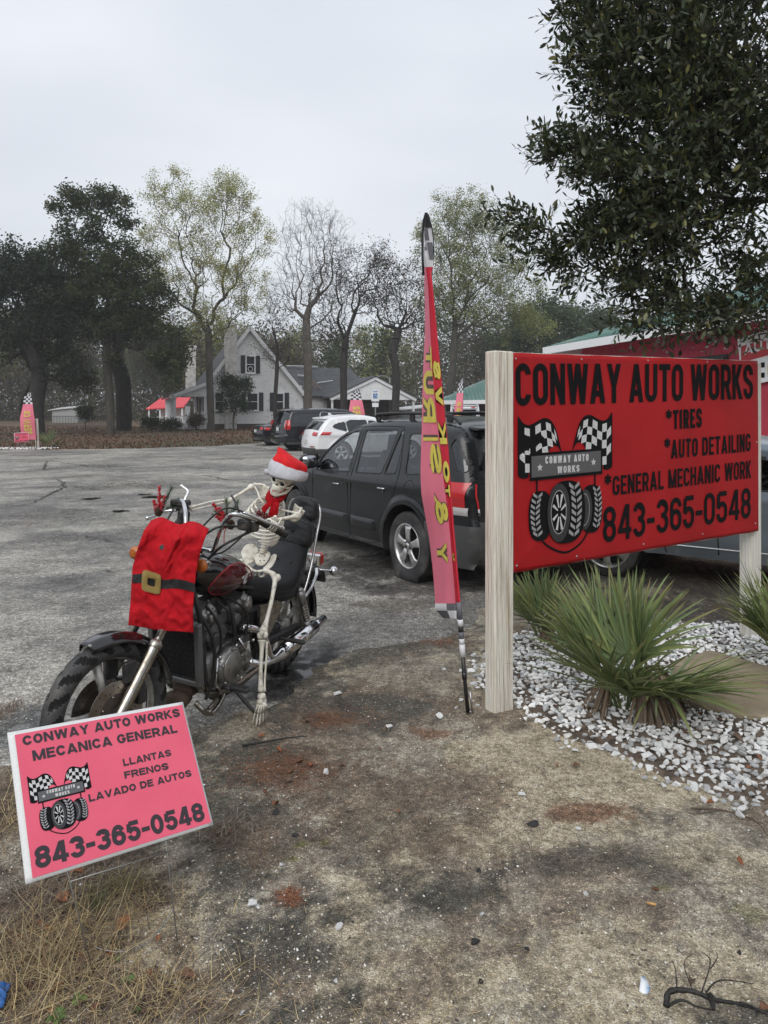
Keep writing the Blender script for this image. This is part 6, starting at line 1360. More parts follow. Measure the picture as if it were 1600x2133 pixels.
# skull
eye = at(578.5, 1003, 4.24)-so_; Fs = unit((-.46,-.86,-.16)); Us = np.array([.47,0,.88]); Us = unit(Us-Fs*np.dot(Us, Fs)); Rs = np.cross(Us, Fs)  # Rs: towards the skull's own left (image right)
if Rs[0] < 0: Rs = -Rs
Cs = eye-Fs*.078+Us*.028
def skull_pt(th, ph):
    d = np.array([math.sin(th)*math.sin(ph), math.sin(th)*math.cos(ph), math.cos(th)])   # right, forward, up
    r0 = 1/math.sqrt((d[0]/.074)**2+(d[1]/.094)**2+(d[2]/.080)**2); p = d*r0
    f_, u_ = p[1], p[2]; x = p[0]
    low = smooth(.0, -.05, u_); fwd = smooth(-.01, .06, f_)
    p[0] *= 1-.30*low-.10*fwd*smooth(.02,-.02,u_)
    if d[2] < -.1: p[2] += -.020*fwd*min(1, (-d[2]-.1)*2); p[1] += .004*fwd*low
    if d[2] < -.1 and f_ < 0: p[2] *= .72
    # brow, cheekbones
    def bump(cx, cz, sx_, sz, amp):
        q = amp*math.exp(-((abs(p[0])-cx)/sx_)**2-((p[2]-cz)/sz)**2)*fwd; p[1] += q
    bump(.030,-.006,.02,.007,.007); bump(.046,-.052,.012,.012,.008); bump(.0,-.012,.010,.012,.006); bump(.031,-.030,.0165,.0155,-.030); bump(0,-.055,.0085,.014,-.024); bump(0,-.082,.024,.012,.007)
    q = math.exp(-((p[1]-.030)/.022)**2-((p[2]+.012)/.022)**2); p[0] *= 1-.13*q
    p[0] += math.copysign(.007, p[0])*math.exp(-((p[1]-.035)/.03)**2-((p[2]+.048)/.008)**2) if abs(p[0]) > .03 else 0
    return Cs+Rs*p[0]+Fs*p[1]+Us*p[2]
b = MB(); b.grid([[skull_pt(math.pi*i/72, 2*math.pi*j/110) for j in range(110)] for i in range(73)], wrap=True); skull = b.build('skull', BONE, skel)
lp_ = lambda x, f, u: Cs+Rs*x+Fs*f+Us*u
for s_ in (-1, 1):
    b = MB(); b.ball(lp_(.031*s_, .062, -.030), (.0175,.0175,.0165), 18); b.build('eye_socket', SOCK, skull)
    b = MB(); b.tube([lp_(.031*s_+.0195*math.cos(t), .078-.010*abs(math.cos(t))*(1 if math.cos(t)*s_ > 0 else .2), -.030+.018*math.sin(t)) for t in np.linspace(0, 2*math.pi, 26, endpoint=False)], .0042, 7, closed=True); b.build('socket_rim', BONE, skull)
    b = MB(); b.tube(catmull([lp_(.050*s_,.062,-.050), lp_(.066*s_,.035,-.046), lp_(.068*s_,.005,-.040)], 4), .0045, 7); b.build('cheek_arch', BONE, skull)
b = MB(); b.ball(lp_(.0042, .078, -.058), (.006,.008,.012), 12); b.ball(lp_(-.0042, .078, -.058), (.006,.008,.012), 12); b.build('nose_hole', SOCK, skull)
b = MB(); b.tube([lp_(0,.083,-.030), lp_(0,.092,-.040)], [.006,.003], 8); b.build('nose_bridge', BONE, skull)
for row, z0 in ((0, -.092), (1, -.103)):
    for k in range(10):
        a = R_(-58+116*k/9); b = MB(); c = lp_(math.sin(a)*.0315, .054+math.cos(a)*.034, z0+.008); b.ball(c, (.0036,.0036,.0064), 8, p=.7); b.build('tooth', BONE, skull)
b = MB()
for k in range(15):
    pass
mg = MB(); mg.grid([[lp_(math.sin(q)*rx_, f0+math.cos(q)*.036, uz) for q in np.linspace(-1.9, 1.9, 22)] for rx_, f0, uz in ((.040,.046,-.052),(.037,.050,-.064),(.0335,.052,-.076),(.0315,.053,-.084),(.028,.050,-.087))])
mo = mg.build('upper_jaw', BONE, skull, fix=False); q = mo.modifiers.new('s', 'SOLIDIFY'); q.thickness = .006; q.offset = 0
b = MB(); b.ball(lp_(0,.045,-.088), (.026,.032,.012), 14); b.build('mouth_gap', SOCK, skull)
J = []
for a in np.linspace(-100, 100, 21):
    q = R_(a); J.append([lp_(math.sin(q)*.037*(1 if abs(a) < 80 else 1.15), .042+math.cos(q)*.043-(.03*smooth(60,100,abs(a))), zz) for zz in (-.100+.022*smooth(55,100,abs(a)), -.106, -.116+.006*smooth(20,80,abs(a)), -.121+.014*smooth(20,90,abs(a)))])
b.grid(J); o = b.build('jaw', BONE, skull, fix=False); q = o.modifiers.new('s', 'SOLIDIFY'); q.thickness = .009; q.offset = 0
b = MB(); 
for s_ in (-1, 1): b.tube(catmull([lp_(.040*s_,.020,-.104), lp_(.048*s_,-.002,-.082), lp_(.054*s_,-.010,-.055)], 4), [.010,.009,.008,.008,.007,.007,.007,.006,.006], 8, sx=1.5)
b.build('jaw_branch', BONE, skull)
b = MB(); b.box(lp_(-.002,.091,-.0905), (.014,.004,.004), np.array([Rs,Fs,Us]).T, 0, .001); b.build('lip_mark', mat('red_paint_mark', (.45,.02,.03), .4), skull)

# hat and scarf
hat = thing('santa_hat', 'red Santa hat with white fur band on the skeleton skull', 'hat', tuple(at(600,975,4.3)))
ho = at(600,975,4.3)
def hsec(cx, cy, ux, uy, dep, D=4.32): # centre px, half axis px
    c = at(cx, cy, D); e = at(cx+ux, cy+uy, D)-c; return c-ho, e, np.array([0,dep,0])+np.cross(unit(e), (0,1,0))*.0
def hloft(secs, n=40, wr=.0, seed=1):
    G = []
    for (c, U, W) in secs:
        row = []
        for k in range(n):
            a = 2*math.pi*k/n; rr = 1+wr*math.sin(a*5+seed)+wr*.7*math.sin(a*9+seed*2); row.append(c+(U*math.cos(a)+W*math.sin(a))*rr)
        G.append(row)
    return G
S1 = [hsec(598,985.5,37,15,.096),hsec(600,976,38,15.5,.102),hsec(602.5,967.5,37,14,.100),hsec(604,960,32,11,.090)]
FUR = mat('white_plush', (.74,.74,.80), .95, bump=.8, bscale=220, spec=.1, var=.06, vscale=40)
G = hloft([hsec(596.5,993,34,7,.112),hsec(596.5,995.5,38,8,.126),hsec(597.5,991,40,9.5,.130),hsec(600,981,40.5,14,.122),hsec(603,971.5,39,15.5,.102),hsec(603.5,969,35,13.5,.093)], 48, .012)
b = MB(); b.grid(G, wrap=True); b.build('fur_band', FUR, hat)
hb_ = [hsec(603,970,36,13,.095),hsec(606,962,34,12.5,.092),hsec(606,955,29,12,.078),hsec(600,948,22,11,.058),hsec(593,941,14,8,.038),hsec(587,935,8,4,.020),hsec(583,932,3.5,1,.009)]
G = hloft(hb_, 48, .03, 2); b = MB(); b.grid(catmull([np.array(g) for g in G], 4), wrap=True); b.build('hat_body', mat('hat_red', (.62,.02,.025), .8, bump=.3, bscale=90, spec=.2, dirt=None, var=.1, vscale=20), hat)
b = MB(); b.ball(at(556,983,4.28)-ho, .019, 14); b.build('pompom', FUR, hat)
KN = mat('red_knit', (.42,.008,.014), .95, bump=1.0, bscale=120, spec=.1, var=.25, vscale=90)
sc0 = at(570,1050,4.30); scarf = thing('scarf', 'small red knitted scarf around the skeleton neck', 'scarf', tuple(sc0))
S_A = lambda px, py, D: at(px, py, D)-sc0
b = MB(); b.tube(catmull([S_A(562,1040,4.33), S_A(572,1044,4.29), S_A(584,1038,4.31), S_A(590,1028,4.40), S_A(580,1022,4.47), S_A(565,1028,4.44)], 5, closed=True), .021, 12, closed=True, sx=1.25); b.build('scarf_loop', KN, scarf)
for pts, rr in (([(576,1046,4.265),(573,1055,4.25),(570,1066,4.25),(568,1077,4.26)], [.020,.026,.031,.032]), ([(566,1046,4.27),(556,1054,4.26),(548,1064,4.27)], [.018,.022,.022])):
    P = catmull([S_A(*p) for p in pts], 5); b = MB(); b.tube(P, np.interp(np.linspace(0,1,len(P)), np.linspace(0,1,len(rr)), rr), 14, sx=.35, ref=(0,1,0)) if False else b.tube(P, np.interp(np.linspace(0,1,len(P)), np.linspace(0,1,len(rr)), rr), 14, sx=.35, ref=(1,-.3,0)); tail = b.build('scarf_end', KN, scarf)
b = MB(); rr = np.random.default_rng(4)
for k in range(90):
    x = rr.uniform(0, 1); p = S_A(536+26*x+rr.normal()*1.5, 1063+12*x+rr.normal()*2, 4.262); b.tube([p, p+rr.normal(size=3)*.006+np.array([-.004,0,-.010]), p+rr.normal(size=3)*.008+np.array([-.006,0,-.020])], .0016, 4)
b.build('fringe', mat('dark_red_fringe', (.16,.012,.014), .8), scarf)

# ------------------------------------------------------------------ cars
TRIM = mat('black_trim', (.018,.018,.019), .5); PLAS = mat('grey_bumper_plastic', (.055,.056,.058), .6, bump=.15, bscale=200, dirt=((.12,.11,.1), 5, .2)); SEAM = mat('panel_gap', (.004,.004,.004), .8)
INTR = mat('car_interior', (.05,.05,.052), .8); SEATM = mat('seat_cloth', (.10,.10,.105), .85); LINER = mat('wheel_well', (.008,.008,.008), .9)
def wetpaint(name, col, rough, metal=0.0, drops=True, spec=.5, coat=.35):
    m = mat(name, col, rough, metal, coat=coat, spec=spec, dirt=(tuple(min(1, c*1.6+.02) for c in col), 3.0, .12))
    if drops:
        nt = m.node_tree; N = nt.nodes; L = nt.links; t = N.new('ShaderNodeTexCoord'); v = N.new('ShaderNodeTexVoronoi'); v.inputs['Scale'].default_value = 55; L.new(t.outputs['Object'], v.inputs['Vector'])
        r_ = N.new('ShaderNodeMapRange'); r_.inputs['From Min'].default_value = .0; r_.inputs['From Max'].default_value = .22; r_.inputs['To Min'].default_value = 1; r_.inputs['To Max'].default_value = 0; L.new(v.outputs['Distance'], r_.inputs['Value'])
        sc_ = N.new('ShaderNodeSeparateColor'); L.new(v.outputs['Color'], sc_.inputs[0]); g_ = N.new('ShaderNodeMath'); g_.operation = 'GREATER_THAN'; g_.inputs[1].default_value = .55; L.new(sc_.outputs[0], g_.inputs[0])
        k = N.new('ShaderNodeMath'); k.operation = 'MULTIPLY'; L.new(r_.outputs[0], k.inputs[0]); L.new(g_.outputs[0], k.inputs[1])
        bp = N.new('ShaderNodeBump'); bp.inputs['Strength'].default_value = .8; bp.inputs['Distance'].default_value = .0015; L.new(k.outputs[0], bp.inputs['Height']); b_ = N['Principled BSDF']; L.new(bp.outputs[0], b_.inputs['Normal'])
    return m
class Car:
    def __init__(s, name, label, O, h, outline, W, bottom, arches, h_cell=.02, belt=.95, tumble=.30, rnd=.09, group=None, rear_bulge=.10, shoulder=.03):
        s.h = np.array([h[0], h[1], 0]); s.h = unit(s.h); s.O = V3((O[0], O[1], O[2] if len(O) > 2 else 0)); l = np.array([-s.h[1], s.h[0], 0])
        M = Matrix([[s.h[0], l[0], 0, s.O[0]], [s.h[1], l[1], 0, s.O[1]], [0, 0, 1, s.O[2]], [0, 0, 0, 1]])
        s.root = thing(name, label, 'car', mat=M, group=group); s.W = W; s.belt = belt; s.tum = tumble; s.r = rnd; s.arches = arches; s.bottom = bottom; s.hc = h_cell; s.rb = rear_bulge; s.sh = shoulder
        s.out = np.array(catmull([np.array(p, float) for p in outline], 7)); s.xmin = s.out[:,0].min(); s.xmax = s.out[:,0].max(); s.xc = (s.xmin+s.xmax)/2; s.L2 = (s.xmax-s.xmin)/2
        s.poly = [tuple(p) for p in s.out]+[(s.out[-1][0], bottom), (s.out[0][0], bottom)]
        d = np.gradient(s.out, axis=0); d /= np.linalg.norm(d, axis=1)[:, None]+1e-9; s.nrm = np.stack([-d[:,1], d[:,0]], -1)
        if s.nrm[len(s.nrm)//2][1] < 0: s.nrm = -s.nrm
    def hw(s, x, z, raw=False):
        x = np.asarray(x, float); z = np.asarray(z, float); t = np.abs(x-s.xc)/s.L2
        w = s.W-.11*smooth(.70, 1.02, t)**1.6-.05*np.clip((.62-z)/.4, 0, 1)**2-s.tum*np.maximum(0, z-s.belt)-.07*np.maximum(0, z-s.belt)**2+s.sh*np.exp(-((z-s.belt+.06)/.05)**2)*.5
        for (ax, az, ar) in s.arches: dd = np.hypot(x-ax, z-az); w = w+.022*smooth(ar+.11, ar+.03, dd)
        if raw: return w
        dist, _, _ = poly_dist(x, z, [tuple(p) for p in s.out], closed=False); q = np.clip(1-dist/s.r, 0, 1)
        return w-s.r*.8*(1-np.sqrt(np.maximum(0, 1-q*q)))
    def side(s, x, z, off=0.0, sd=1):
        y = float(s.hw(np.array([x]), np.array([z]))[0])+off; return np.array([x, sd*y, z])
    def build(s, body, glassm, windows, doors=(), trim_w=.014, clad_z=None, bumpers=(), top_glass=(), sides=(1, -1), colour_trim=TRIM):
        s.body = body; hc = s.hc; xs = np.arange(s.xmin-hc, s.xmax+2*hc, hc); zs = np.arange(s.bottom-hc, s.out[:,1].max()+2*hc, hc); X, Z = np.meshgrid(xs, zs); X = X.copy(); Z = Z.copy()
        def snap(poly, closed=True, lim=.55):
            d, qx, qy = poly_dist(X, Z, poly, closed); m = d < hc*lim; X[m] = qx[m]; Z[m] = qy[m]
        circ = [[(ax+ar*math.cos(t), az+ar*math.sin(t)) for t in np.linspace(0, 2*math.pi, 60, endpoint=False)] for ax, az, ar in s.arches]
        gm_ = [w[1] if isinstance(w[1], bpy.types.Material) else glassm for w in windows]; polys_in = [w[0] if isinstance(w[1], bpy.types.Material) else w for w in windows]
        for p in polys_in: snap(p, True, .5)
        for c in circ: snap(c)
        snap(s.poly)
        ny, nx = X.shape; idx = np.arange(nx*ny).reshape(ny, nx); F = np.stack([idx[:-1,:-1], idx[:-1,1:], idx[1:,1:], idx[1:,:-1]], -1).reshape(-1, 4)
        cxx = X.ravel()[F].mean(1); czz = Z.ravel()[F].mean(1); ok = in_poly(cxx, czz, s.poly)
        for c in circ: ok &= ~in_poly(cxx, czz, c)
        win = np.zeros(len(F), bool); tr = np.zeros(len(F), bool)
        for p in polys_in:
            i = in_poly(cxx, czz, p); win |= i; d, _, _ = poly_dist(cxx, czz, p); tr |= (~i) & (d < trim_w)
        Y = s.hw(X, Z)
        mats = [body, colour_trim, PLAS]; mi = np.zeros(len(F), int); mi[tr] = 1
        if clad_z is not None: mi[(czz < clad_z(cxx))] = 2
        for sd in sides:
            V = np.stack([X, sd*Y, Z], -1).reshape(-1, 3); f = F[ok & ~win]; m_ = mi[ok & ~win]
            if sd > 0: f = f[:, ::-1]
            used, inv = np.unique(f, return_inverse=True); me = mesh_np('side_panel', V[used], inv.reshape(-1, 4), mats, midx=m_); link('side_panel', me, s.root)
            for p, gmat in zip(polys_in, gm_):
                i = in_poly(cxx, czz, p) & ok; f = F[i]
                if not len(f): continue
                if sd > 0: f = f[:, ::-1]
                used, inv = np.unique(f, return_inverse=True); v = V[used].copy(); v[:,1] -= sd*.008; link('side_window', mesh_np('side_window', v, inv.reshape(-1, 4), gmat), s.root)
                b = MB(); b.tube([s.side(q[0], q[1], -.003, sd) for q in p], .007, 5, closed=True); b.build('window_seal', colour_trim, s.root)
            for p in doors:
                P = catmull([np.array(q, float) for q in p], 5) if len(p) > 2 else [np.array(q, float) for q in p]; b = MB(); b.tube([s.side(q[0], q[1], .0002, sd) for q in P], .0042 if hc < .02 else .006, 5); b.build('door_gap', SEAM, s.root)
            for (ax, az, ar) in s.arches:   # inner arch
                b = MB(); T = np.linspace(-.25, math.pi+.25, 26)
                b.grid([[np.array([ax+ar*math.cos(t), sd*yy, az+ar*math.sin(t)]) for t in T] for yy in (float(s.hw(np.array([ax]), np.array([az+ar]))[0])-.012, s.W-.30)]); b.add([np.array([ax+ar*math.cos(t), sd*(s.W-.30), az+ar*math.sin(t)]) for t in np.linspace(0, 2*math.pi, 24, endpoint=False)], [tuple(range(24))]); b.build('wheel_well', LINER, s.root)
        # surface across the car
        ww = s.hw(s.out[:,0], s.out[:,1]); nv = 25; G = []
        for i, (p, n_, w) in enumerate(zip(s.out, s.nrm, ww)):
            bul = .045+(s.rb-.045)*abs(n_[0])**1.5; G.append([np.array([p[0]+n_[0]*bul*(1-v*v), v*w, p[1]+n_[1]*bul*(1-v*v)]) for v in np.sign(np.linspace(-1,1,nv))*np.abs(np.linspace(-1, 1, nv))**.9])
        G = np.array(G); s.G = G; ni = len(G); idx = np.arange(ni*nv).reshape(ni, nv); Fq = np.stack([idx[:-1,:-1], idx[1:,:-1], idx[1:,1:], idx[:-1,1:]], -1).reshape(-1, 4); fi = np.repeat(np.arange(ni-1), nv-1); fj = np.tile(np.arange(nv-1), ni-1)
        pm = (s.out[:-1]+s.out[1:])/2; gl = np.zeros(len(Fq), int)
        for k, (x0, x1, z0, z1) in enumerate(top_glass):
            m_ = ((pm[:,0] > x0) & (pm[:,0] < x1) & (pm[:,1] > z0) & (pm[:,1] < z1))[fi] & (fj > (0 if k else 1)) & (fj < nv-(2 if k else 3)); gl[m_] = k+1
        bz = np.zeros(len(Fq), int)
        for (x0, x1, z0, z1) in bumpers: bz[((pm[:,0] > x0) & (pm[:,0] < x1) & (pm[:,1] > z0) & (pm[:,1] < z1))[fi]] = 2
        V = G.reshape(-1, 3); f = Fq[gl == 0]; used, inv = np.unique(f, return_inverse=True); me = mesh_np('body', V[used], inv.reshape(-1, 4), mats, midx=bz[gl == 0])
        s.top = link('body', me, s.root)
        for k in range(len(top_glass)):
            f = Fq[gl == k+1]
            if len(f): used, inv = np.unique(f, return_inverse=True); link('windscreen' if k == 0 else 'rear_window', mesh_np('glass', V[used], inv.reshape(-1, 4), GLS if k == 0 else glassm), s.root)
        b = MB(); x0, x1 = s.xmin+.12, s.xmax-.12; b.box(((x0+x1)/2, 0, s.bottom+.06), (x1-x0, s.W*2-.75, .08)); b.build('underbody', LINER, s.root)
        b = MB(); a0 = s.arches[0][0]+s.arches[0][2]+.02; a1 = s.arches[1][0]-s.arches[1][2]-.02
        for sd in (1, -1): b.box(((a0+a1)/2, sd*(s.W-.10), s.bottom+.05), (a1-a0, .12, .09))
        b.build('sill', TRIM, s.root)
    def rear_pt(s, v, z, off=0.0, front=False):
        n2 = len(s.out)//2; seg = range(0, n2) if not front else range(n2, len(s.out)); zz = s.out[list(seg), 1]
        i = list(seg)[int(np.argmin(np.abs(zz-z)))]; p = s.out[i]; n_ = s.nrm[i]; w = float(s.hw(np.array([p[0]]), np.array([p[1]]))[0]); bul = .045+(s.rb-.045)*abs(n_[0])**1.5+off
        return np.array([p[0]+n_[0]*bul*(1-v*v)+n_[0]*off*v*v, v*w*(1+off*.5), p[1]+n_[1]*bul*(1-v*v)])
    def lamp(s, name, m, side_poly=None, rear=None, sd=1, off=.008):
        """a lamp that wraps the corner: side_poly = (x0,x1,z0,z1), rear = (v0,v1,z0,z1)"""
        b = MB()
        if side_poly: x0, x1, z0, z1, sk = side_poly; b.grid([[s.side(x0+(x1-x0)*i/8+sk*(j/8-.5), z0+(z1-z0)*j/8, off*math.sin(math.pi*(.15+.7*j/8)), sd) for i in range(9)] for j in range(9)])
        if rear: v0, v1, z0, z1 = rear; b.grid([[s.rear_pt(sd*(v0+(v1-v0)*i/8), z0+(z1-z0)*j/8, off*math.sin(math.pi*(.15+.7*j/8))) for i in range(9)] for j in range(9)])
        return b.build(name, m, s.root, fix=False)
    def wheel(s, x, sd, R, tw, rim_r, spokes, alloy, flat=False, y=None, sw=.05):
        y = y if y is not None else s.W-.015; c = V3((x, sd*(y-tw/2), R)); b = MB(); pr = []
        for t in np.linspace(-1, 1, 19):
            th = abs(t)**1; hh = tw*.5*math.copysign(min(1, abs(t)*1.35), t); rr = R if abs(t) < .62 else R-.010*((abs(t)-.62)/.1)**1.2 if abs(t) < .74 else R-.012-(R-.012-rim_r-.004)*((abs(t)-.74)/.26)
            if abs(t) >= .74: hh = tw*.5*math.copysign(1+.05*math.sin((abs(t)-.74)/.26*math.pi), t)
            pr.append((rr-(.006 if abs(abs(t)-.3) < .06 or abs(t) < .05 else 0), hh))
        b.lathe(pr, c, (0,1,0), 72)
        if flat: # a flat tyre: squashed foot, bulging walls
            V = np.array(b.v); low = V[:,2] < .16; V[:,2] = np.where(V[:,2] < .055, .0+V[:,2]*.04, V[:,2]); f_ = np.clip((.20-V[:,2])/.20, 0, 1); V[:,1] = c[1]+(V[:,1]-c[1])*(1+.42*f_*np.clip(1-np.abs(V[:,2]-.05)/.16, 0, 1)); V[:,0] = c[0]+(V[:,0]-c[0])*(1+.06*f_); b.v = [tuple(q) for q in V]
        wh = b.build('wheel', RUB, s.root); drop = -.0
        b = MB(); o = sd*tw*.5; f = sd
        P = lambda r_, h_: (r_, h_)
        b.lathe([(rim_r+.004, o), (rim_r+.010, o+f*.006), (rim_r-.004, o+f*.002), (rim_r-.016, o-f*.02), (rim_r-.022, o-f*.10), (rim_r-.03, -o*.6)], c, (0,1,0), 56, 0)
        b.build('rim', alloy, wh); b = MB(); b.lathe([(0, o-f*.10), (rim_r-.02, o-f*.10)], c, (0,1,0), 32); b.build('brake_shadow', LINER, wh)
        for k in range(spokes):
            a = 2*math.pi*k/spokes+math.pi/2; d = np.array([math.cos(a), 0, math.sin(a)]); e = np.array([-d[2], 0, d[0]]); b = MB(); yv = np.array([0, 1., 0])
            b.loft([(c+d*.03+yv*(o-f*.020), e*sw*.75, yv*.018, 3), (c+d*rim_r*.45+yv*(o-f*.014), e*sw*.62, yv*.016, 3), (c+d*rim_r*.75+yv*(o-f*.012), e*sw*.80, yv*.014, 3), (c+d*(rim_r-.012)+yv*(o-f*.022), e*sw*1.25, yv*.014, 3)], 14); b.build('spoke', alloy, wh)
        b = MB(); b.lathe([(0, o+f*.012), (.026, o+f*.010), (.032, o+f*.0), (.055, o-f*.008), (.06, o-f*.03)], c, (0,1,0), 24)
        b.build('hub_cap', alloy, wh); b = MB(); b.lathe([(0, o+f*.014), (.018, o+f*.013), (.020, o+f*.010)], c, (0,1,0), 16)
        for k in range(5): a = 2*math.pi*(k+.5)/5+math.pi/2; q = c+np.array([math.cos(a), 0, math.sin(a)])*.048; b.lathe([(0, o+f*.002), (.008, o+f*.001), (.009, o-f*.01)], q, (0,1,0), 8)
        b.build('wheel_nut', TRIM, wh); return wh
    def cabin(s, xs_, zf=.45, wheel_x=None):
        b = MB(); b.box(((xs_[0]+xs_[-1])/2, 0, zf), (xs_[-1]-xs_[0]+1.2, s.W*1.6, .06)); b.build('cabin_floor', INTR, s.root)
        for x in xs_:
            for y in (-.38, .38):
                b = MB(); b.loft([((x-.02, y, zf+.15), (.24,0,0), (0,.24,0), 3.5), ((x, y, zf+.32), (.24,0,0), (0,.24,0), 3.5)], 20); b.loft([((x-.20, y, zf+.25), (.07,0,0), (0,.23,0), 3.5), ((x-.27, y, zf+.60), (.06,0,0), (0,.23,0), 3.5), ((x-.31, y, zf+.80), (.05,0,0), (0,.17,0), 3)], 20); b.loft([((x-.32, y, zf+.80), (.04,0,0), (0,.13,0), 3), ((x-.34, y, zf+.98), (.035,0,0), (0,.11,0), 3)], 16); b.build('car_seat', SEATM, s.root)
        if wheel_x:
            b = MB(); c = V3((wheel_x, .38, zf+.50)); ax = unit((1,0,-.45)); u = np.array([0,1.,0]); w = np.cross(ax, u); b.tube([c+(u*math.cos(t)+w*math.sin(t))*.19 for t in np.linspace(0, 2*math.pi, 28, endpoint=False)], .014, 8, closed=True); b.tube([c, c+ax*.35], .03, 8)
            for t in (0, 2.1, 4.2): b.tube([c, c+(u*math.cos(t)+w*math.sin(t))*.19], .012, 6)
            b.build('steering_wheel', TRIM, s.root); b = MB(); b.loft([((wheel_x+.28, y, zf+.38), (.22,0,0), (0,0,.14), 3) for y in (-s.W*.82, s.W*.82)], 18); b.build('dashboard', INTR, s.root)
GLS = glass('clear_car_glass', (.84,.88,.87), mix=.5); GLD = glass('privacy_glass', (.34,.35,.36), mix=.4); GLB = glass('dark_rear_glass', (.03,.03,.032), mix=.5)
ALW = mat('silver_alloy', (.56,.56,.56), .34, .8, dirt=((.25,.22,.18), 14, .15)); 
# --- black SUV next to the motorcycle
SUVP = wetpaint('matt_black_car_paint', (.010,.011,.013), .24, spec=.42, coat=.15)
out_ = [(-.90,.30),(-.965,.42),(-.97,.62),(-.93,.76),(-.895,.98),(-.86,1.10),(-.76,1.33),(-.66,1.50),(-.52,1.575),(-.2,1.61),(.3,1.635),(.9,1.62),(1.30,1.565),(1.66,1.43),(2.02,1.18),(2.25,1.03),(2.45,1.00),(2.9,.94),(3.22,.86),(3.38,.74),(3.42,.55),(3.38,.30)]
c1 = Car('parked_car', 'black SUV with roof rails and a flat rear tyre parked behind the motorcycle', (.993,7.813), (-.537,.8437), out_, .915, .255, [(0,.36,.42),(2.62,.36,.41)], .0135, belt=1.0, tumble=.30)
wF = [(1.99,1.005),(1.93,1.15),(1.74,1.32),(1.50,1.445),(1.24,1.505),(1.19,1.50),(1.15,1.035)]
wR = [(1.06,1.515),(1.035,1.035),(.53,1.055),(.50,1.06),(.42,1.30),(.40,1.525)]; wQ = [(.33,1.525),(.42,1.15),(.44,1.06),(.22,1.08),(.24,1.30),(.28,1.525)]
wB = [(.16,1.49),(.10,1.30),(.06,1.08),(-.55,1.13),(-.50,1.30),(-.40,1.47),(-.2,1.50)]
rnd_ = lambda p, n=3: [tuple(q) for q in catmull([np.array(a, float) for a in p], n, closed=True)]
def soft(p, r=.03):   # clip the corners of a window outline
    out = []; n = len(p)
    for i in range(n):
        a, b_, c = np.array(p[i-1]), np.array(p[i]), np.array(p[(i+1) % n]); d1 = a-b_; d2 = c-b_; l1 = np.linalg.norm(d1); l2 = np.linalg.norm(d2); k = min(r, l1*.45, l2*.45)
        p1 = b_+d1/l1*k; p2 = b_+d2/l2*k; out += [tuple(p1), tuple((p1+p2+2*b_)/4), tuple(p2)]
    return out
doorF = [(2.06,1.00),(2.10,.70),(2.08,.40),(2.0,.30),(1.5,.29),(1.20,.29),(1.20,.6),(1.20,1.0),(1.15,1.53)]; doorR = [(1.10,1.54),(1.11,1.0),(1.14,.6),(1.14,.29),(.62,.30),(.54,.50),(.36,.74),(.20,.90),(.16,1.10),(.24,1.40),(.30,1.55)]
doorT = [(2.02,1.03),(1.90,1.22),(1.64,1.42),(1.30,1.535),(1.10,1.55),(.7,1.565),(.30,1.56)]
clad = lambda x: np.where((x > .45) & (x < 2.15), .31, np.where(x < -.35, .66-.02*x*0, np.where(x > 3.0, .50, .0)))
wC = [(-.60,1.47),(-.55,1.40),(-.70,1.17),(-.80,1.15),(-.815,1.18)]
c1.build(SUVP, GLD, [(soft(wF), GLS), soft(wR), soft(wQ), soft(wB, .05), (soft(wC,.02), GLB)], [doorF, doorR, doorT], clad_z=clad, bumpers=[(-1.2,-.85,.2,.70),(3.3,3.6,.2,.55)], top_glass=[(1.55,2.22,1.06,1.50),(-.84,-.62,1.12,1.50)])

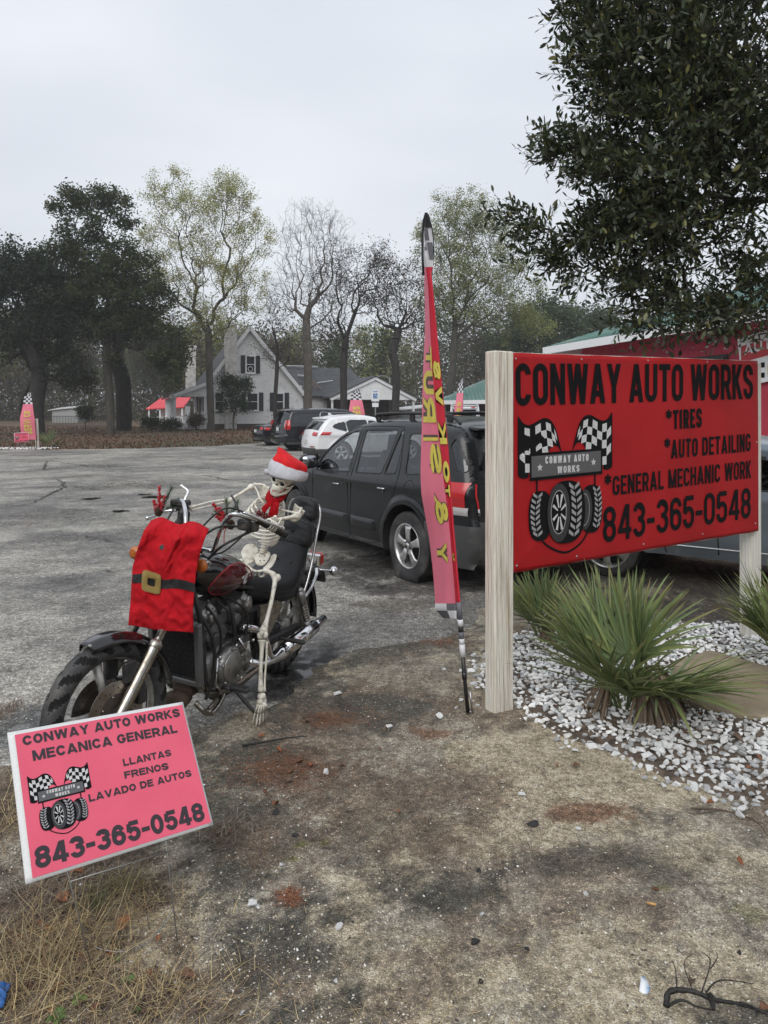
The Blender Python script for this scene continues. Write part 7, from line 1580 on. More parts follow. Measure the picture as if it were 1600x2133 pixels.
GLBk = GLB
for sd in (1, -1):
    for hx, hz in ((1.45,.875),(.44,.905)):
        b = MB(); c = c1.side(hx, hz, 0, sd); b.lathe([(0,-.014),(.03,-.010),(.046,0),(.050,.0015),(.052,-.002)], c, (0,sd,0), 24); b.build('handle_recess', SUVP, c1.root)
        b = MB(); b.tube(catmull([c+V3((.062,sd*.004,0)), c+V3((.045,sd*.026,.002)), c+V3((-.045,sd*.026,.002)), c+V3((-.062,sd*.004,0))], 5), .0095, 8); b.build('door_handle', CHR, c1.root)
    # molding along the doors
    b = MB()
    for xa, xb in ((1.97,1.20),(1.13,.60)):
        G = []
        for j, (z, o) in enumerate(((.545,.001),(.535,.014),(.47,.016),(.43,.010),(.425,.001))): G.append([c1.side(xa+(xb-xa)*i/14, z-.02*(xa+(xb-xa)*i/14-.5)*.0, o*(1 if 0 < i < 14 else .2), sd) for i in range(15)])
        b.grid(G)
    b.build('door_moulding', SUVP, c1.root)
    b = MB(); c = V3((2.00, sd*.87, 1.07)); b.tube([c+V3((-.04,0,-.02)), c+V3((-.03,sd*.09,.01))], .025, 8); b.loft([(c+V3((.05,sd*.16,.045)), (0,.07,0), (0,0,.055), 2.6), (c+V3((.02,sd*.16,.045)), (0,.105,0), (0,0,.080), 2.6), (c+V3((-.06,sd*.16,.045)), (0,.115,0), (0,0,.088), 3)], 22); mr2 = b.build('door_mirror', SUVP, c1.root)
    b = MB(); b.loft([(c+V3((-.0605,sd*.16,.045)), (0,.10,0), (0,0,.072), 3), (c+V3((-.0625,sd*.16,.045)), (0,.10,0), (0,0,.072), 3)], 20); b.build('mirror_glass', mat('mirror', (.35,.36,.38), .05, 1.0), mr2)
    b = MB(); P = catmull([c1.side(.95, 1.57, .0, sd)+V3((0,-sd*.10,.02)), V3((1.0,sd*.64,1.685)), V3((.6,sd*.64,1.705)), V3((0,sd*.63,1.70)), V3((-.38,sd*.62,1.67)), V3((-.52,sd*.62,1.60))], 6); b.tube(P, .016, 8)
    for x in (.98, .30, -.36): b.box((x, sd*.625, 1.655), (.09,.03,.085), None, 0, .01)
    b.build('roof_rail', TRIM, c1.root)
    c1.lamp('tail_light', REDG, (-.86,-.64,.83,1.06,-.02), (.975,.999,.83,1.05), sd, .016); c1.lamp('indicator_lens', mat('clear_lens', (.45,.43,.43), .1, coat=.6, bump=.5, bscale=90), (-.88,-.66,.755,.828,0), (.975,.999,.755,.828), sd, .014)
    c1.lamp('reflector', mat('red_reflector', (.30,.01,.012), .3), None, (.62,.86,.40,.47), sd, .012)
    b = MB(); q = np.linspace(0, 2*math.pi, 30, endpoint=False); b.tube([c1.side(-.07+.085*math.cos(t), .945+.085*math.sin(t), .0003, sd) for t in q], .003, 5, closed=True)
    if sd > 0: b.build('fuel_flap', SEAM, c1.root)
for x in (.85, -.15):
    b = MB(); b.tube([(x,-.64,1.69),(x,-.3,1.71),(x,.3,1.71),(x,.64,1.69)], .017, 8); b.build('roof_crossbar', TRIM, c1.root)
b = MB(); b.loft([((-.66,0,1.545), (.10,0,.02), (0,.60,0), 5), ((-.68,0,1.575), (.13,0,.02), (0,.58,0), 5)], 24); b.build('rear_spoiler', SUVP, c1.root, bev=.01)
b = MB(); b.loft([((-.30,-.30,1.655), (.05,0,0), (0,.03,0), 2.5), ((-.29,-.30,1.685), (.03,0,0), (0,.018,0), 2.5)], 14); b.tube([(-.29,-.30,1.68),(-.42,-.30,1.86)], .006, 6); b.build('aerial', TRIM, c1.root)
b = MB(); b.tube(catmull([c1.rear_pt(.1, 1.16, .02), c1.rear_pt(.0, 1.2, .03), c1.rear_pt(-.35, 1.24, .03)], 4), .007, 6); b.build('rear_wiper', TRIM, c1.root)
b = MB(); c = V3((-.44,.60,1.10)); b.loft([(c+V3((0,0,-.03)), (.03,0,0), (0,.05,0), 2.2), (c, (.035,0,0), (0,.06,0), 2.2), (c+V3((0,0,.035)), (.025,0,0), (0,.045,0), 2.2)], 16)
for q in (-.03,.03): b.ball(c+V3((0,q,.045)), (.010,.010,.016), 8)
b.build('plush_toy', mat('white_plush_toy', (.7,.68,.64), .9), c1.root)
c1.wheel(0, 1, .352, .225, .222, 5, ALW, flat=True, sw=.052); c1.wheel(2.62, 1, .352, .22, .222, 5, ALW, sw=.052); c1.wheel(0, -1, .352, .22, .222, 5, ALW); c1.wheel(2.62, -1, .352, .22, .222, 5, ALW)
c1.cabin([1.30, .38], .48, 1.72)

def far_car(name, label, O, h, outline, W, bottom, arches, paint, windows, doors, top_glass, bumpers, clad, R, rim_r, spokes, hc=.022, belt=.95, tumble=.3, gm=GLB, **k):
    c = Car(name, label, O, h, outline, W, bottom, arches, hc, belt=belt, tumble=tumble, **k); c.build(paint, gm, [soft(w, .05) for w in windows], doors, trim_w=.02, clad_z=clad, bumpers=bumpers, top_glass=top_glass)
    for ax, az, ar in arches:
        for sd in (1, -1): c.wheel(ax, sd, R, .22, rim_r, spokes, ALW)
    c.cabin([arches[1][0]-1.3, arches[1][0]-2.2], .5); return c
WHP = wetpaint('white_car_paint', (.74,.75,.76), .25, drops=False); BKP = wetpaint('black_car_paint', (.010,.011,.015), .12, drops=False); SLP = wetpaint('blue_grey_car_paint', (.20,.235,.27), .28, .5, drops=False)
c2 = far_car('parked_car', 'white compact SUV with slanted red tail lights parked beyond the black SUV', (-1.85,25.5,0), (.9,.43), [(-.80,.33),(-.87,.45),(-.88,.66),(-.84,.90),(-.80,1.03),(-.66,1.25),(-.48,1.44),(-.30,1.55),(.1,1.615),(.7,1.64),(1.2,1.60),(1.6,1.50),(2.1,1.26),(2.42,1.08),(2.9,1.0),(3.3,.88),(3.5,.72),(3.55,.5),(3.5,.32)], .92, .26, [(0,.36,.42),(2.67,.36,.41)], WHP,
    [[(1.98,1.07),(1.6,1.34),(1.2,1.45),(1.08,1.46),(1.05,1.05)],[(.98,1.47),(.97,1.05),(.28,1.10),(.22,1.42),(.4,1.47)],[(.16,1.41),(.2,1.11),(-.22,1.21),(-.30,1.27),(-.12,1.36)]], [[(1.0,1.5),(1.02,1.0),(1.05,.40)],[(.2,1.45),(.2,1.0),(.42,.62),(.55,.40)]], [(1.5,2.35,1.10,1.52),(-.74,-.50,1.10,1.41)], [(-1.1,-.7,.2,.52)], lambda x: np.where((x > .4) & (x < 2.2), .36, np.where(x < -.3, .50, .45)), .35, .23, 5, belt=1.02)
for sd in (1, -1):
    c2.lamp('tail_light', REDG, (-.72,-.40,.98,1.08,.10), (.62,.999,.95,1.07), sd, .03); c2.lamp('bumper_reflector', MATS['red_reflector'], None, (.55,.92,.55,.60), sd, .02)
b = MB(); b.loft([((-.42,0,1.53), (.14,0,.02), (0,.62,0), 5), ((-.40,0,1.58), (.16,0,.02), (0,.60,0), 5)], 24); b.build('rear_spoiler', WHP, c2.root, bev=.01); b = MB(); b.loft([((-.05,0,1.65),(.09,0,0),(0,.02,0),2),((-.10,0,1.73),(.03,0,0),(0,.008,0),2)], 12); b.build('shark_fin_aerial', WHP, c2.root)
PLATE = mat('licence_plate', (.62,.62,.60), .5, dirt=((.2,.25,.3), 14, .3))
def plate(c, z, v=.0, w=.15):
    b = MB(); p = c.rear_pt(v, z, .02); b.box(p, (.01,.31,.16), None, 0, .003); b.build('licence_plate', PLATE, c.root)
plate(c2, .72); plate(c1, .80)
b = MB(); b.tube([c2.rear_pt(.05*math.cos(t), .93+.035*math.sin(t), .02) for t in np.linspace(0, 6.28, 16, endpoint=False)], .006, 5, closed=True); b.build('badge', CHR, c2.root)
c3 = far_car('parked_car', 'large black long SUV with chrome window surround parked beyond the white car', (-3.93,33.63,0), (.85,.53), [(-1.05,.38),(-1.13,.50),(-1.13,.72),(-1.08,.80),(-1.05,1.15),(-1.0,1.30),(-.86,1.68),(-.72,1.84),(-.4,1.90),(.6,1.925),(1.8,1.91),(2.3,1.82),(2.85,1.50),(3.1,1.32),(3.5,1.26),(4.1,1.20),(4.4,1.08),(4.5,.8),(4.48,.4)], 1.02, .32, [(0,.40,.46),(3.3,.40,.45)], BKP,
    [[(2.72,1.27),(2.35,1.62),(2.1,1.70),(1.80,1.71),(1.78,1.24)],[(1.70,1.71),(1.68,1.24),(.75,1.24),(.72,1.71)],[(.58,1.72),(.60,1.24),(-.78,1.28),(-.66,1.60),(-.55,1.72)]], [[(1.74,1.8),(1.75,1.2),(1.78,.5)],[(.66,1.8),(.66,1.0),(.55,.8)]], [(2.2,3.05,1.34,1.85),(-1.01,-.80,1.32,1.76)], [], lambda x: x*0+.40, .40, .27, 6, belt=1.18, tumble=.26)
for sd in (1, -1):
    c3.lamp('tail_light', REDG, (-1.06,-.92,.98,1.42,0), (.86,.999,.98,1.42), sd, .03); c3.lamp('reverse_light', mat('clear_lens', (.45,.43,.43), .1), None, (.80,.86,1.05,1.38), sd, .03)
    b = MB(); P = [(2.78,1.25),(2.38,1.65),(2.1,1.735),(1.2,1.745),(.64,1.745),(.64,1.22)]; b.tube([c3.side(p[0], p[1], .006, sd) for p in catmull([np.array(q) for q in P], 5)], .014, 6); b.build('chrome_surround', CHR, c3.root)
b = MB(); b.loft([((-.78,0,1.82), (.12,0,.02), (0,.75,0), 5), ((-.76,0,1.88), (.14,0,.02), (0,.72,0), 5)], 24); b.build('rear_spoiler', BKP, c3.root, bev=.01)
plate(c3, 1.02, -.15)
c4 = far_car('parked_car', 'black sedan with red tail lights at the far left end of the parked cars', (-5.85,38.7,.0), (.85,.53), [(-.95,.35),(-1.02,.5),(-1.02,.75),(-.97,.98),(-.9,1.06),(-.5,1.10),(-.2,1.16),(.3,1.36),(.8,1.43),(1.3,1.43),(1.8,1.33),(2.4,1.05),(2.9,.95),(3.4,.84),(3.6,.68),(3.65,.45),(3.6,.3)], .91, .22, [(0,.34,.39),(2.7,.34,.39)], BKP,
    [[(2.05,1.0),(1.7,1.22),(1.3,1.30),(1.05,1.31),(1.03,.98)],[(.95,1.31),(.94,.98),(.1,1.04),(.4,1.24)]], [[(1.0,1.35),(1.0,.9),(1.0,.35)]], [(1.7,2.38,1.08,1.37),(-.28,.45,1.15,1.38)], [], lambda x: x*0+.26, .34, .24, 8, belt=.93)
for sd in (1, -1): c4.lamp('tail_light', REDG, (-.93,-.68,.84,.98,0), (.66,.999,.84,.98), sd, .03)
plate(c4, .80)
c5 = far_car('parked_car', 'blue grey sedan whose lower side shows under the red sign', (2.84,8.24,0), (.815,-.58), [(-.95,.35),(-1.02,.5),(-1.02,.75),(-.97,.98),(-.9,1.06),(-.5,1.10),(-.2,1.16),(.3,1.36),(.8,1.43),(1.3,1.43),(1.8,1.33),(2.4,1.05),(2.9,.95),(3.4,.84),(3.6,.68),(3.65,.45),(3.6,.3)], .91, .30, [(0,.34,.39),(2.7,.34,.39)], SLP,
    [[(2.05,1.0),(1.7,1.22),(1.3,1.30),(1.05,1.31),(1.03,.98)],[(.95,1.31),(.94,.98),(.1,1.04),(.4,1.24)]], [[(1.06,1.35),(1.06,.9),(1.08,.35)],[(.2,1.0),(.25,.8),(.5,.55),(.6,.32)]], [(1.7,2.38,1.08,1.37),(-.28,.45,1.15,1.38)], [], lambda x: x*0+.22, .34, .24, 6, hc=.025, belt=.93)
b = MB()
for sd in (1, -1): b.tube([c5.side(x, .405, .004, sd) for x in np.linspace(.42, 2.28, 20)], .008, 6)
b.build('sill_trim', mat('bright_trim', (.75,.75,.76), .25, .6), c5.root)

# --- white service truck with a ladder rack, far behind
tr_o = at(966, 895, 45); truck = thing('service_truck', 'white work truck with ladder rack and red marker lights seen over the black SUV roof', 'truck', (tr_o[0], tr_o[1]-.5, 0), R_(-6)); WT = mat('white_truck_paint', (.72,.73,.74), .35)
b = MB(); b.loft([((0,3.2,.95), (1.0,0,0), (0,0,.45), 6), ((0,1.2,.95), (1.0,0,0), (0,0,.45), 6)], 24); b.loft([((0,1.35,1.75), (.86,0,0), (0,0,.42), 5), ((0,2.9,1.75), (.86,0,0), (0,0,.42), 5)], 24); b.build('cab', WT, truck)
b = MB(); b.box((0,-.4,.98), (1.96,3.2,.75), None, 0, .05); b.build('service_body', WT, truck); b = MB(); b.box((0,1.30,1.76), (1.45,.02,.42), None, 0, .01); b.build('rear_window', GLB, truck)
b = MB(); b.box((0,1.25,2.10), (1.6,.06,.10), None, 0, .01); b.build('light_bar', WT, truck)
for x in (-.55,.55): b = MB(); b.box((x,1.20,2.10), (.24,.03,.07), None, 0, .01); b.build('marker_light', REDG, truck)
for x in (-.88,.88): b = MB(); b.tube([(x,-1.8,1.3),(x*.9,-1.8,2.22)], .03, 8); b.tube([(x,1.3,1.3),(x*.9,1.3,2.30)], .03, 8); b.tube([(x*.9,-1.9,2.22),(x*.9,3.0,2.26)], .03, 8); b.build('rack_post', WT, truck)
b = MB(); b.tube([(-.8,-1.8,2.2),(.8,-1.8,2.2)], .03, 8); b.tube([(-.8,1.3,2.24),(.8,1.3,2.24)], .03, 8); b.build('rack_bar', WT, truck)
for x in (-.92,.92):
    for y in (-.9,2.6): b = MB(); b.cyl((x-.12,y,.42), (x+.12,y,.42), .42, 24, 0, .03); b.build('wheel', RUB, truck)

# ------------------------------------------------------------------ buildings
SID = mat('white_clapboard', (.88,.89,.89), .7, col2=(.80,.81,.81), vscale=2.2, dirt=((.36,.35,.32), 3.5, .12)); SHIN = mat('dark_shingles', (.085,.088,.095), .8, col2=(.045,.047,.052), vscale=2.2, stretch=(1,1,4)); SHUT = mat('charcoal_shutter', (.025,.028,.034), .6)
WTR = mat('white_trim_paint', (.82,.83,.84), .6); BRW = mat('whitewashed_brick', (.80,.79,.77), .8, col2=(.55,.51,.48), vscale=3.5); DGL = mat('dark_window_glass', (.03,.035,.04), .12); BRK = mat('dark_brick', (.10,.07,.06), .85, var=.3, vscale=5); DOOR = mat('brown_door', (.12,.075,.05), .6)
th = R_(20); hr = np.array([math.cos(th), math.sin(th), 0]); hbk = np.array([-math.sin(th), math.cos(th), 0]); HO = np.array([-11.6, 62.0, float(rise(62.0))-.02])
HM = Matrix([[hr[0], hbk[0], 0, HO[0]], [hr[1], hbk[1], 0, HO[1]], [0,0,1,HO[2]], [0,0,0,1]])
house = thing('house', 'white clapboard two storey house with steep dark roof, chimney and front porch', 'house', mat=HM)
z0 = HO[2]; PK = 9.1-z0; LE, LZ = -3.6, 4.25-z0; PE, PZ = -6.3, 3.2-z0; RE, RZ = 4.7, 3.5-z0; DP = 11.0
def zroof(u): return float(np.interp(u, [PE, LE, 0, RE], [PZ, LZ, PK, RZ]))
# clapboards: one board a course, each with its own lip
b = MB(); n = int(PK/.19)
for k in range(n):
    za = .45+k*.19; zb = za+.19
    if za > PK-.1: break
    ul = LE if za < LZ else LE*(PK-za)/(PK-LZ); ur = RE if za < RZ else RE*(PK-za)/(PK-RZ); ul2 = LE if zb < LZ else LE*max(0,PK-zb)/(PK-LZ); ur2 = RE if zb < RZ else RE*max(0,PK-zb)/(PK-RZ)
    b.add([(ul,-.06,za),(ur,-.06,za),(ur2,-.005,zb),(ul2,-.005,zb),(ul,.02,za+.03),(ur,.02,za+.03)], [(0,1,2,3),(4,5,1,0)], 0, False)
o = b.build('clapboard_wall', SID, house, fix=False)
b = MB(); 
for k in range(18):
    za = .45+k*.19; zb = za+.19; b.add([(LE-.03,DP,za),(LE-.03,0,za),(LE-.005,0,zb),(LE-.005,DP,zb)], [(0,1,2,3)], 0, False)
b.build('clapboard_wall', SID, house, fix=False)
b = MB(); b.box(((LE+RE)/2,DP/2,2.0), (RE-LE-.1,DP-.1,3.6)); b.prism([(LE+.1,3.8),(RE-.1,3.2),(0,PK-.25)], (0,.1,0), (1,0,0), (0,0,1), (0,1,0), DP-.2); b.build('inner_wall', SID, house)
b = MB(); b.box(((LE+RE)/2,DP/2,.2), (RE-LE+.05,DP+.05,.5)); b.build('foundation', BRK, house)
b = MB(); e = .35
def roofslab(u0, z0_, u1, z1_, w0, w1, m=SHIN, name='roof', thick=.14):
    q = MB(); N = unit((-(z1_-z0_), 0, u1-u0)); N = N if N[2] > 0 else -N; A_ = [V3((u0,w0,z0_)), V3((u1,w0,z1_)), V3((u1,w1,z1_)), V3((u0,w1,z0_))]
    q.add([p for p in A_]+[p+N*thick for p in A_], [(0,1,2,3),(4,5,6,7),(0,1,5,4),(1,2,6,5),(2,3,7,6),(3,0,4,7)], 0, False); ro = q.build(name, m, house)
    # courses of shingles
    L = math.hypot(u1-u0, z1_-z0_); nc = int(L/.30); q = MB(); d = np.array([(u1-u0)/L, 0, (z1_-z0_)/L])
    if d[2] > 0: S0 = V3((u0,0,z0_)); 
    else: S0 = V3((u1,0,z1_)); d = -d
    for k in range(nc):
        a = S0+d*(k*.30)+N*(thick+.025); c = S0+d*min(L, (k*.30+.30))+N*(thick+.004); q.add([a+V3((0,w0,0)), a+V3((0,w1,0)), c+V3((0,w1,0)), c+V3((0,w0,0)), a+V3((0,w0,0))-N*.022, a+V3((0,w1,0))-N*.022], [(0,1,2,3),(4,5,1,0)], 0, False)
    q.build('shingle_courses', m, ro, fix=False)['kind'] = 'stuff'
    return ro
roofslab(LE-.0, LZ, 0, PK, -e, DP+e); roofslab(0, PK, RE+.3, RZ-.3*1.2, -e, DP+e); roofslab(PE-.3, PZ-.12, LE, LZ, -e, DP+1.5)
for (u0, za, u1, zb) in ((PE-.3, PZ-.12, LE, LZ), (LE, LZ, 0, PK), (0, PK, RE+.3, RZ-.36)):
    b = MB(); b.beam((u0,-e-.03,za-.02), (u1,-e-.03,zb-.02), .05, .30, (0,0,1)); b.build('bargeboard', WTR, house)
def window(par, c, w, h, nrm, shutters=True, m=WTR, sw=.42, y=-1):
    """window in a wall whose outward normal is nrm"""
    nrm = V3(nrm); rt_ = np.cross((0,0,1), nrm)*1.0; rt_ = unit(rt_); c = V3(c); Rm = np.array([rt_, nrm, (0,0,1)]).T
    f = MB(); t = .11
    f.box(c+nrm*.04+rt_*(w/2), (t,.09,h+t), Rm); f.box(c+nrm*.04-rt_*(w/2), (t,.09,h+t), Rm); f.box(c+nrm*.045+V3((0,0,h/2)), (w-t,.09,t), Rm); f.box(c+nrm*.045-V3((0,0,h/2)), (w-t,.10,t), Rm); f.box(c+nrm*.035, (w-t,.06,.06), Rm)
    fo = f.build('window', m, par); g = MB(); g.box(c+nrm*.012, (w,.02,h), Rm); g.build('pane', DGL, fo)
    s_ = MB(); s_.box(c+nrm*.07-V3((0,0,h/2+.07)), (w+.25,.14,.05), Rm); s_.build('sill', m, fo)
    if shutters:
        for k in (-1, 1):
            q = MB(); q.box(c+nrm*.045+rt_*k*(w/2+.09+sw/2), (sw,.05,h+.1), Rm, 0, .01); q.build('shutter', SHUT, par)
F_ = (0,-1,0)
window(house, (.08,-.075,5.55), .75, 1.45, F_, sw=.36); window(house, (.25,-.075,2.35), .95, 1.5, F_, sw=.38); window(house, (2.6,-.075,2.35), .75, 1.5, F_, sw=.38); window(house, (-2.55,-.075,2.35), .75, 1.5, F_, sw=.36)
b = MB(); b.tube([(.08+.2*math.cos(t), -.11, 5.15+.2*math.sin(t)) for t in np.linspace(0, 6.28, 16, endpoint=False)], .03, 5, closed=True); b.build('window_fan', WTR, house)
for w_ in (2.5, 7.5): window(house, (LE-.03, w_, 2.3), .9, 1.5, (-1,0,0))
b = MB(); b.box((LE-.06, 4.9, 1.6), (.08,1.0,2.1), None, 0, .01); b.build('door', DOOR, house)
def bricks(par, name, c0, w, d, h, m=BRW):
    b = MB(); n = int(h/.22)
    for k in range(n): b.box((c0[0], c0[1], c0[2]+k*.22+.11), (w-(.02 if k % 2 else 0), d-(.02 if k % 2 else 0), .205))
    b.box((c0[0], c0[1], c0[2]+n*.22+.06), (w+.12, d+.12, .16)); b.build(name, m, par)
bricks(house, 'chimney', (-1.65,-.42,0), .95, .7, 9.4-z0); bricks(house, 'chimney', (-4.2,8.0,3.4), .9, .7, 4.2)
# porch
b = MB(); b.box(((PE+LE)/2+.1, DP/2+.5, .30), (abs(PE-LE)-.2, DP+1.6, .18)); b.box(((PE+LE)/2+.1, -.1, .12), (abs(PE-LE)-.2, .2, .36)); b.build('porch_floor', WTR, house)
b = MB(); b.prism([(PE,PZ-.05),(LE,PZ-.05),(LE,LZ-.05)], (0,-.12,0), (1,0,0), (0,0,1), (0,1,0), .12); 
b.build('porch_gable', SID, house)
for k, w_ in enumerate((0,0,2.4,4.8,7.2,9.6,12.0)):
    u_ = PE+.12 if k != 1 else LE-.12
    b = MB(); b.box((u_, w_+.02, (PZ+.35)/2), (.20,.20,PZ-.40)); b.build('porch_post', WTR, house)
for (a_, c_) in (((PE+.12,0,1.1),(LE-.12,0,1.1)), ((PE+.12,0,1.1),(PE+.12,12,1.1))):
    b = MB(); b.beam(a_, c_, .06, .07); b.beam(V3(a_)-[0,0,.55], V3(c_)-[0,0,.55], .05, .06); 
    L = np.linalg.norm(V3(c_)-V3(a_)); n = int(L/.16)
    for k in range(n): p = lerp(V3(a_), V3(c_), (k+.5)/n); b.box(p-[0,0,.28], (.04,.04,.52))
    b.build('porch_railing', WTR, house)
# lower wing and carport
b = MB(); b.box((8.2,4.0,1.55), (7.0,6.0,2.7)); b.build('wing_wall', SID, house)
q = MB(); A_ = [V3((RE-1.2,.6,2.75)), V3((12.0,.6,2.75)), V3((10.6,5.0,5.6)), V3((RE-2.6,5.0,5.6))]; q.add(A_+[p+V3((0,-.05,.15)) for p in A_], [(0,1,2,3),(4,5,6,7),(0,1,5,4),(1,2,6,5),(2,3,7,6),(3,0,4,7)], 0, False); wr_ = q.build('wing_roof', SHIN, house)
for (a_, c_, w) in (((4.3,4.75,5.78),(7.3,4.75,5.78),.20), ((5.0,3.3,4.85),(6.2,3.2,4.78),.18), ((6.6,2.2,4.15),(8.2,2.6,4.4),.08)):
    b = MB(); b.beam(a_, c_, .05, w, (0,-1,1)); b.build('roof_patch', WTR, house)
b = MB()
for k in (0, 1): b.beam((5.4+.45*k,2.9,4.75), (6.3+.45*k,1.1,3.55), .05, .06)
for k in range(9): p = lerp(V3((5.4,2.9,4.78)), V3((6.3,1.1,3.58)), (k+.5)/9); b.beam(p, p+V3((.45,0,0)), .04, .04)
b.build('ladder', mat('rusty_ladder', (.25,.16,.12), .7), house)
cp = -2.2; GP = [(6.6,2.55),(14.6,2.55),(10.7,4.45)]
b = MB(); b.prism(GP, (0,cp,0), (1,0,0), (0,0,1), (0,1,0), .1); b.build('carport_gable', SID, house)
for (a_, c_) in ((GP[0], GP[2]), (GP[2], GP[1])):
    b = MB(); b.beam((a_[0],cp-.1,a_[1]), (c_[0],cp-.1,c_[1]), .08, .28); b.build('bargeboard', WTR, house)
    q = MB(); A_ = [V3((a_[0],cp-.2,a_[1]+.13)), V3((c_[0],cp-.2,c_[1]+.13)), V3((c_[0],5,c_[1]+.13)), V3((a_[0],5,a_[1]+.13))]; q.add(A_+[p+V3((0,0,.1)) for p in A_], [(0,1,2,3),(4,5,6,7),(0,1,5,4),(1,2,6,5),(2,3,7,6),(3,0,4,7)], 0, False); q.build('carport_roof', SHIN, house)
b = MB(); b.box((9.4,.5,1.3), (4.6,.2,2.5)); b.build('carport_wall', BRK, house); b = MB(); b.box((10.8,2.6,1.4), (8,.2,2.8)); b.build('carport_wall', BRK, house)
for u_ in (6.8,12.9,14.4): b = MB(); b.box((u_,cp+.1,1.3), (.16,.16,2.6)); b.build('carport_post', WTR, house)

# red shop building on the right
BD0 = np.array([6.75, 24.2]); BD1 = np.array([9.75, 14.5]); bd = BD1-BD0; bLn = np.linalg.norm(bd); bd = bd/bLn; bn = np.array([bd[1], -bd[0]]); 
if bn[0] > 0: bn = -bn
RM = Matrix([[bd[0], -bn[0], 0, BD0[0]], [bd[1], -bn[1], 0, BD0[1]], [0,0,1,0], [0,0,0,1]])   # u along wall towards the camera, w into the building
shop = thing('shop_building', 'red block workshop with green metal roof and white eave behind the big sign', 'building', mat=RM)
REDW = mat('red_painted_block', (.50,.035,.075), .65, col2=(.42,.028,.06), vscale=1.4, bump=.15, bscale=30); GRM = mat('green_metal_roof', (.10,.21,.185), .4, .15, col2=(.14,.25,.22), vscale=1.5, dirt=((.3,.32,.3), 1.2, .2)); UL = 16.0
b = MB(); 
for k in range(20):
    za = k*.2; 
    for j in range(int(UL/.4)+1):
        x = j*.4+(.2 if k % 2 else 0)
        if x > 6.5: break
        if za < 2.6: continue
        b.box((x+.0,.0,za+.1), (.392,.02,.192), None, 0, .004)
b.build('block_courses', REDW, shop)['kind'] = 'stuff'
b = MB(); b.box((UL/2-.2,4.03,2.0), (UL+.0,8,4.0)); b.build('wall', REDW, shop)
EV = 3.98; b = MB(); A_ = [(-1.1,-.9,EV),(UL,-.9,EV),(UL,9,EV),(-1.1,9,EV)]; R0 = [(3.4,4,EV+1.75),(UL,4,EV+1.75)]
b.add([V3(p)+[0,0,.02] for p in A_]+[V3(p) for p in R0], [(0,1,5,4),(0,4,3),(3,4,5,2)], 0, False); b.build('roof', GRM, shop)
b = MB()
for k in range(70):
    x = -1.0+k*.23
    top_ = (3.4, 4) if x > 3.4 else None
    if x >= 3.4: b.tube([(x,-.88,EV+.035), (x,3.95,EV+1.75)], .018, 4)
    else: t_ = (x+1.1)/4.5; b.tube([(x,-.88,EV+.035), (x, -.9+4.9*t_, EV+.03+1.75*t_)], .018, 4)
for k in range(40): w_ = -.7+k*.23; t_ = min(1, (w_+.9)/4.9) if w_ < 4 else min(1, (9-w_)/5); b.tube([(-1.1,w_,EV+.03),(-1.1+4.5*t_,w_,EV+.03+1.75*t_)], .018, 4)
b.build('roof_rib', GRM, shop)['kind'] = 'stuff'
for (a_, c_) in (((-1.12,-.93,EV-.10),(UL,-.93,EV-.10)), ((-1.12,-.93,EV-.10),(-1.12,9,EV-.10))): b = MB(); b.beam(a_, c_, .05, .24); b.build('fascia', WTR, shop)
b = MB(); b.add([V3(p)-[0,0,.02] for p in A_], [(0,1,2,3)]); b.build('soffit', mat('soffit_grey', (.45,.45,.45), .8), shop)
DRK = mat('dark_shutter_door', (.03,.035,.035), .5)
for (x0, x1) in ((3.0,6.4),): 
    b = MB(); b.box(((x0+x1)/2,-.02,1.6), (x1-x0,.04,3.2)); gd_ = b.build('garage_door', DRK, shop)
    for k in range(7):
        b = MB(); b.box(((x0+x1)/2,-.06,.25+k*.45), (x1-x0-.1,.03,.42), None, 0, .01); b.build('door_panel', DRK, gd_)
b = MB(); b.box((9.6,-.03,1.75), (1.3,.06,3.5)); b.build('door', DRK, shop)
# pennant graphic board on the wall
b = MB(); b.box((7.6,-.05,3.05), (1.5,.03,1.2), np.array(Matrix.Rotation(R_(-8), 3, 'Y')), 0, 0); gb = b.build('wall_banner', WTR, shop)
Fg = Flat(lambda u, v, off=0: np.array([7.6+u, -.067-off, 3.05+v]))
Fg.polys('banner_print', [[(-.7,-.1),(.72,.1),(.72,.5),(-.7,.3)]], mat('banner_print_red', (.5,.03,.04), .5), gb, .004); Fg.polys('banner_print', [[(.1,-.45),(.6,-.4),(.6,-.15),(.1,-.2)]], YELL, gb, .004)
Fg.text('lettering', text2('AUTO', -.6, .5, .08, .26, .05, 1.3, .04, .12), WTR, gb, .008); Fg.polys('check_print', [[(-.7+.12*i,-.5+.12*j),(-.58+.12*i,-.5+.12*j),(-.58+.12*i,-.38+.12*j),(-.7+.12*i,-.38+.12*j)] for i in range(6) for j in range(3) if (i+j) % 2], BLACK, gb, .004)

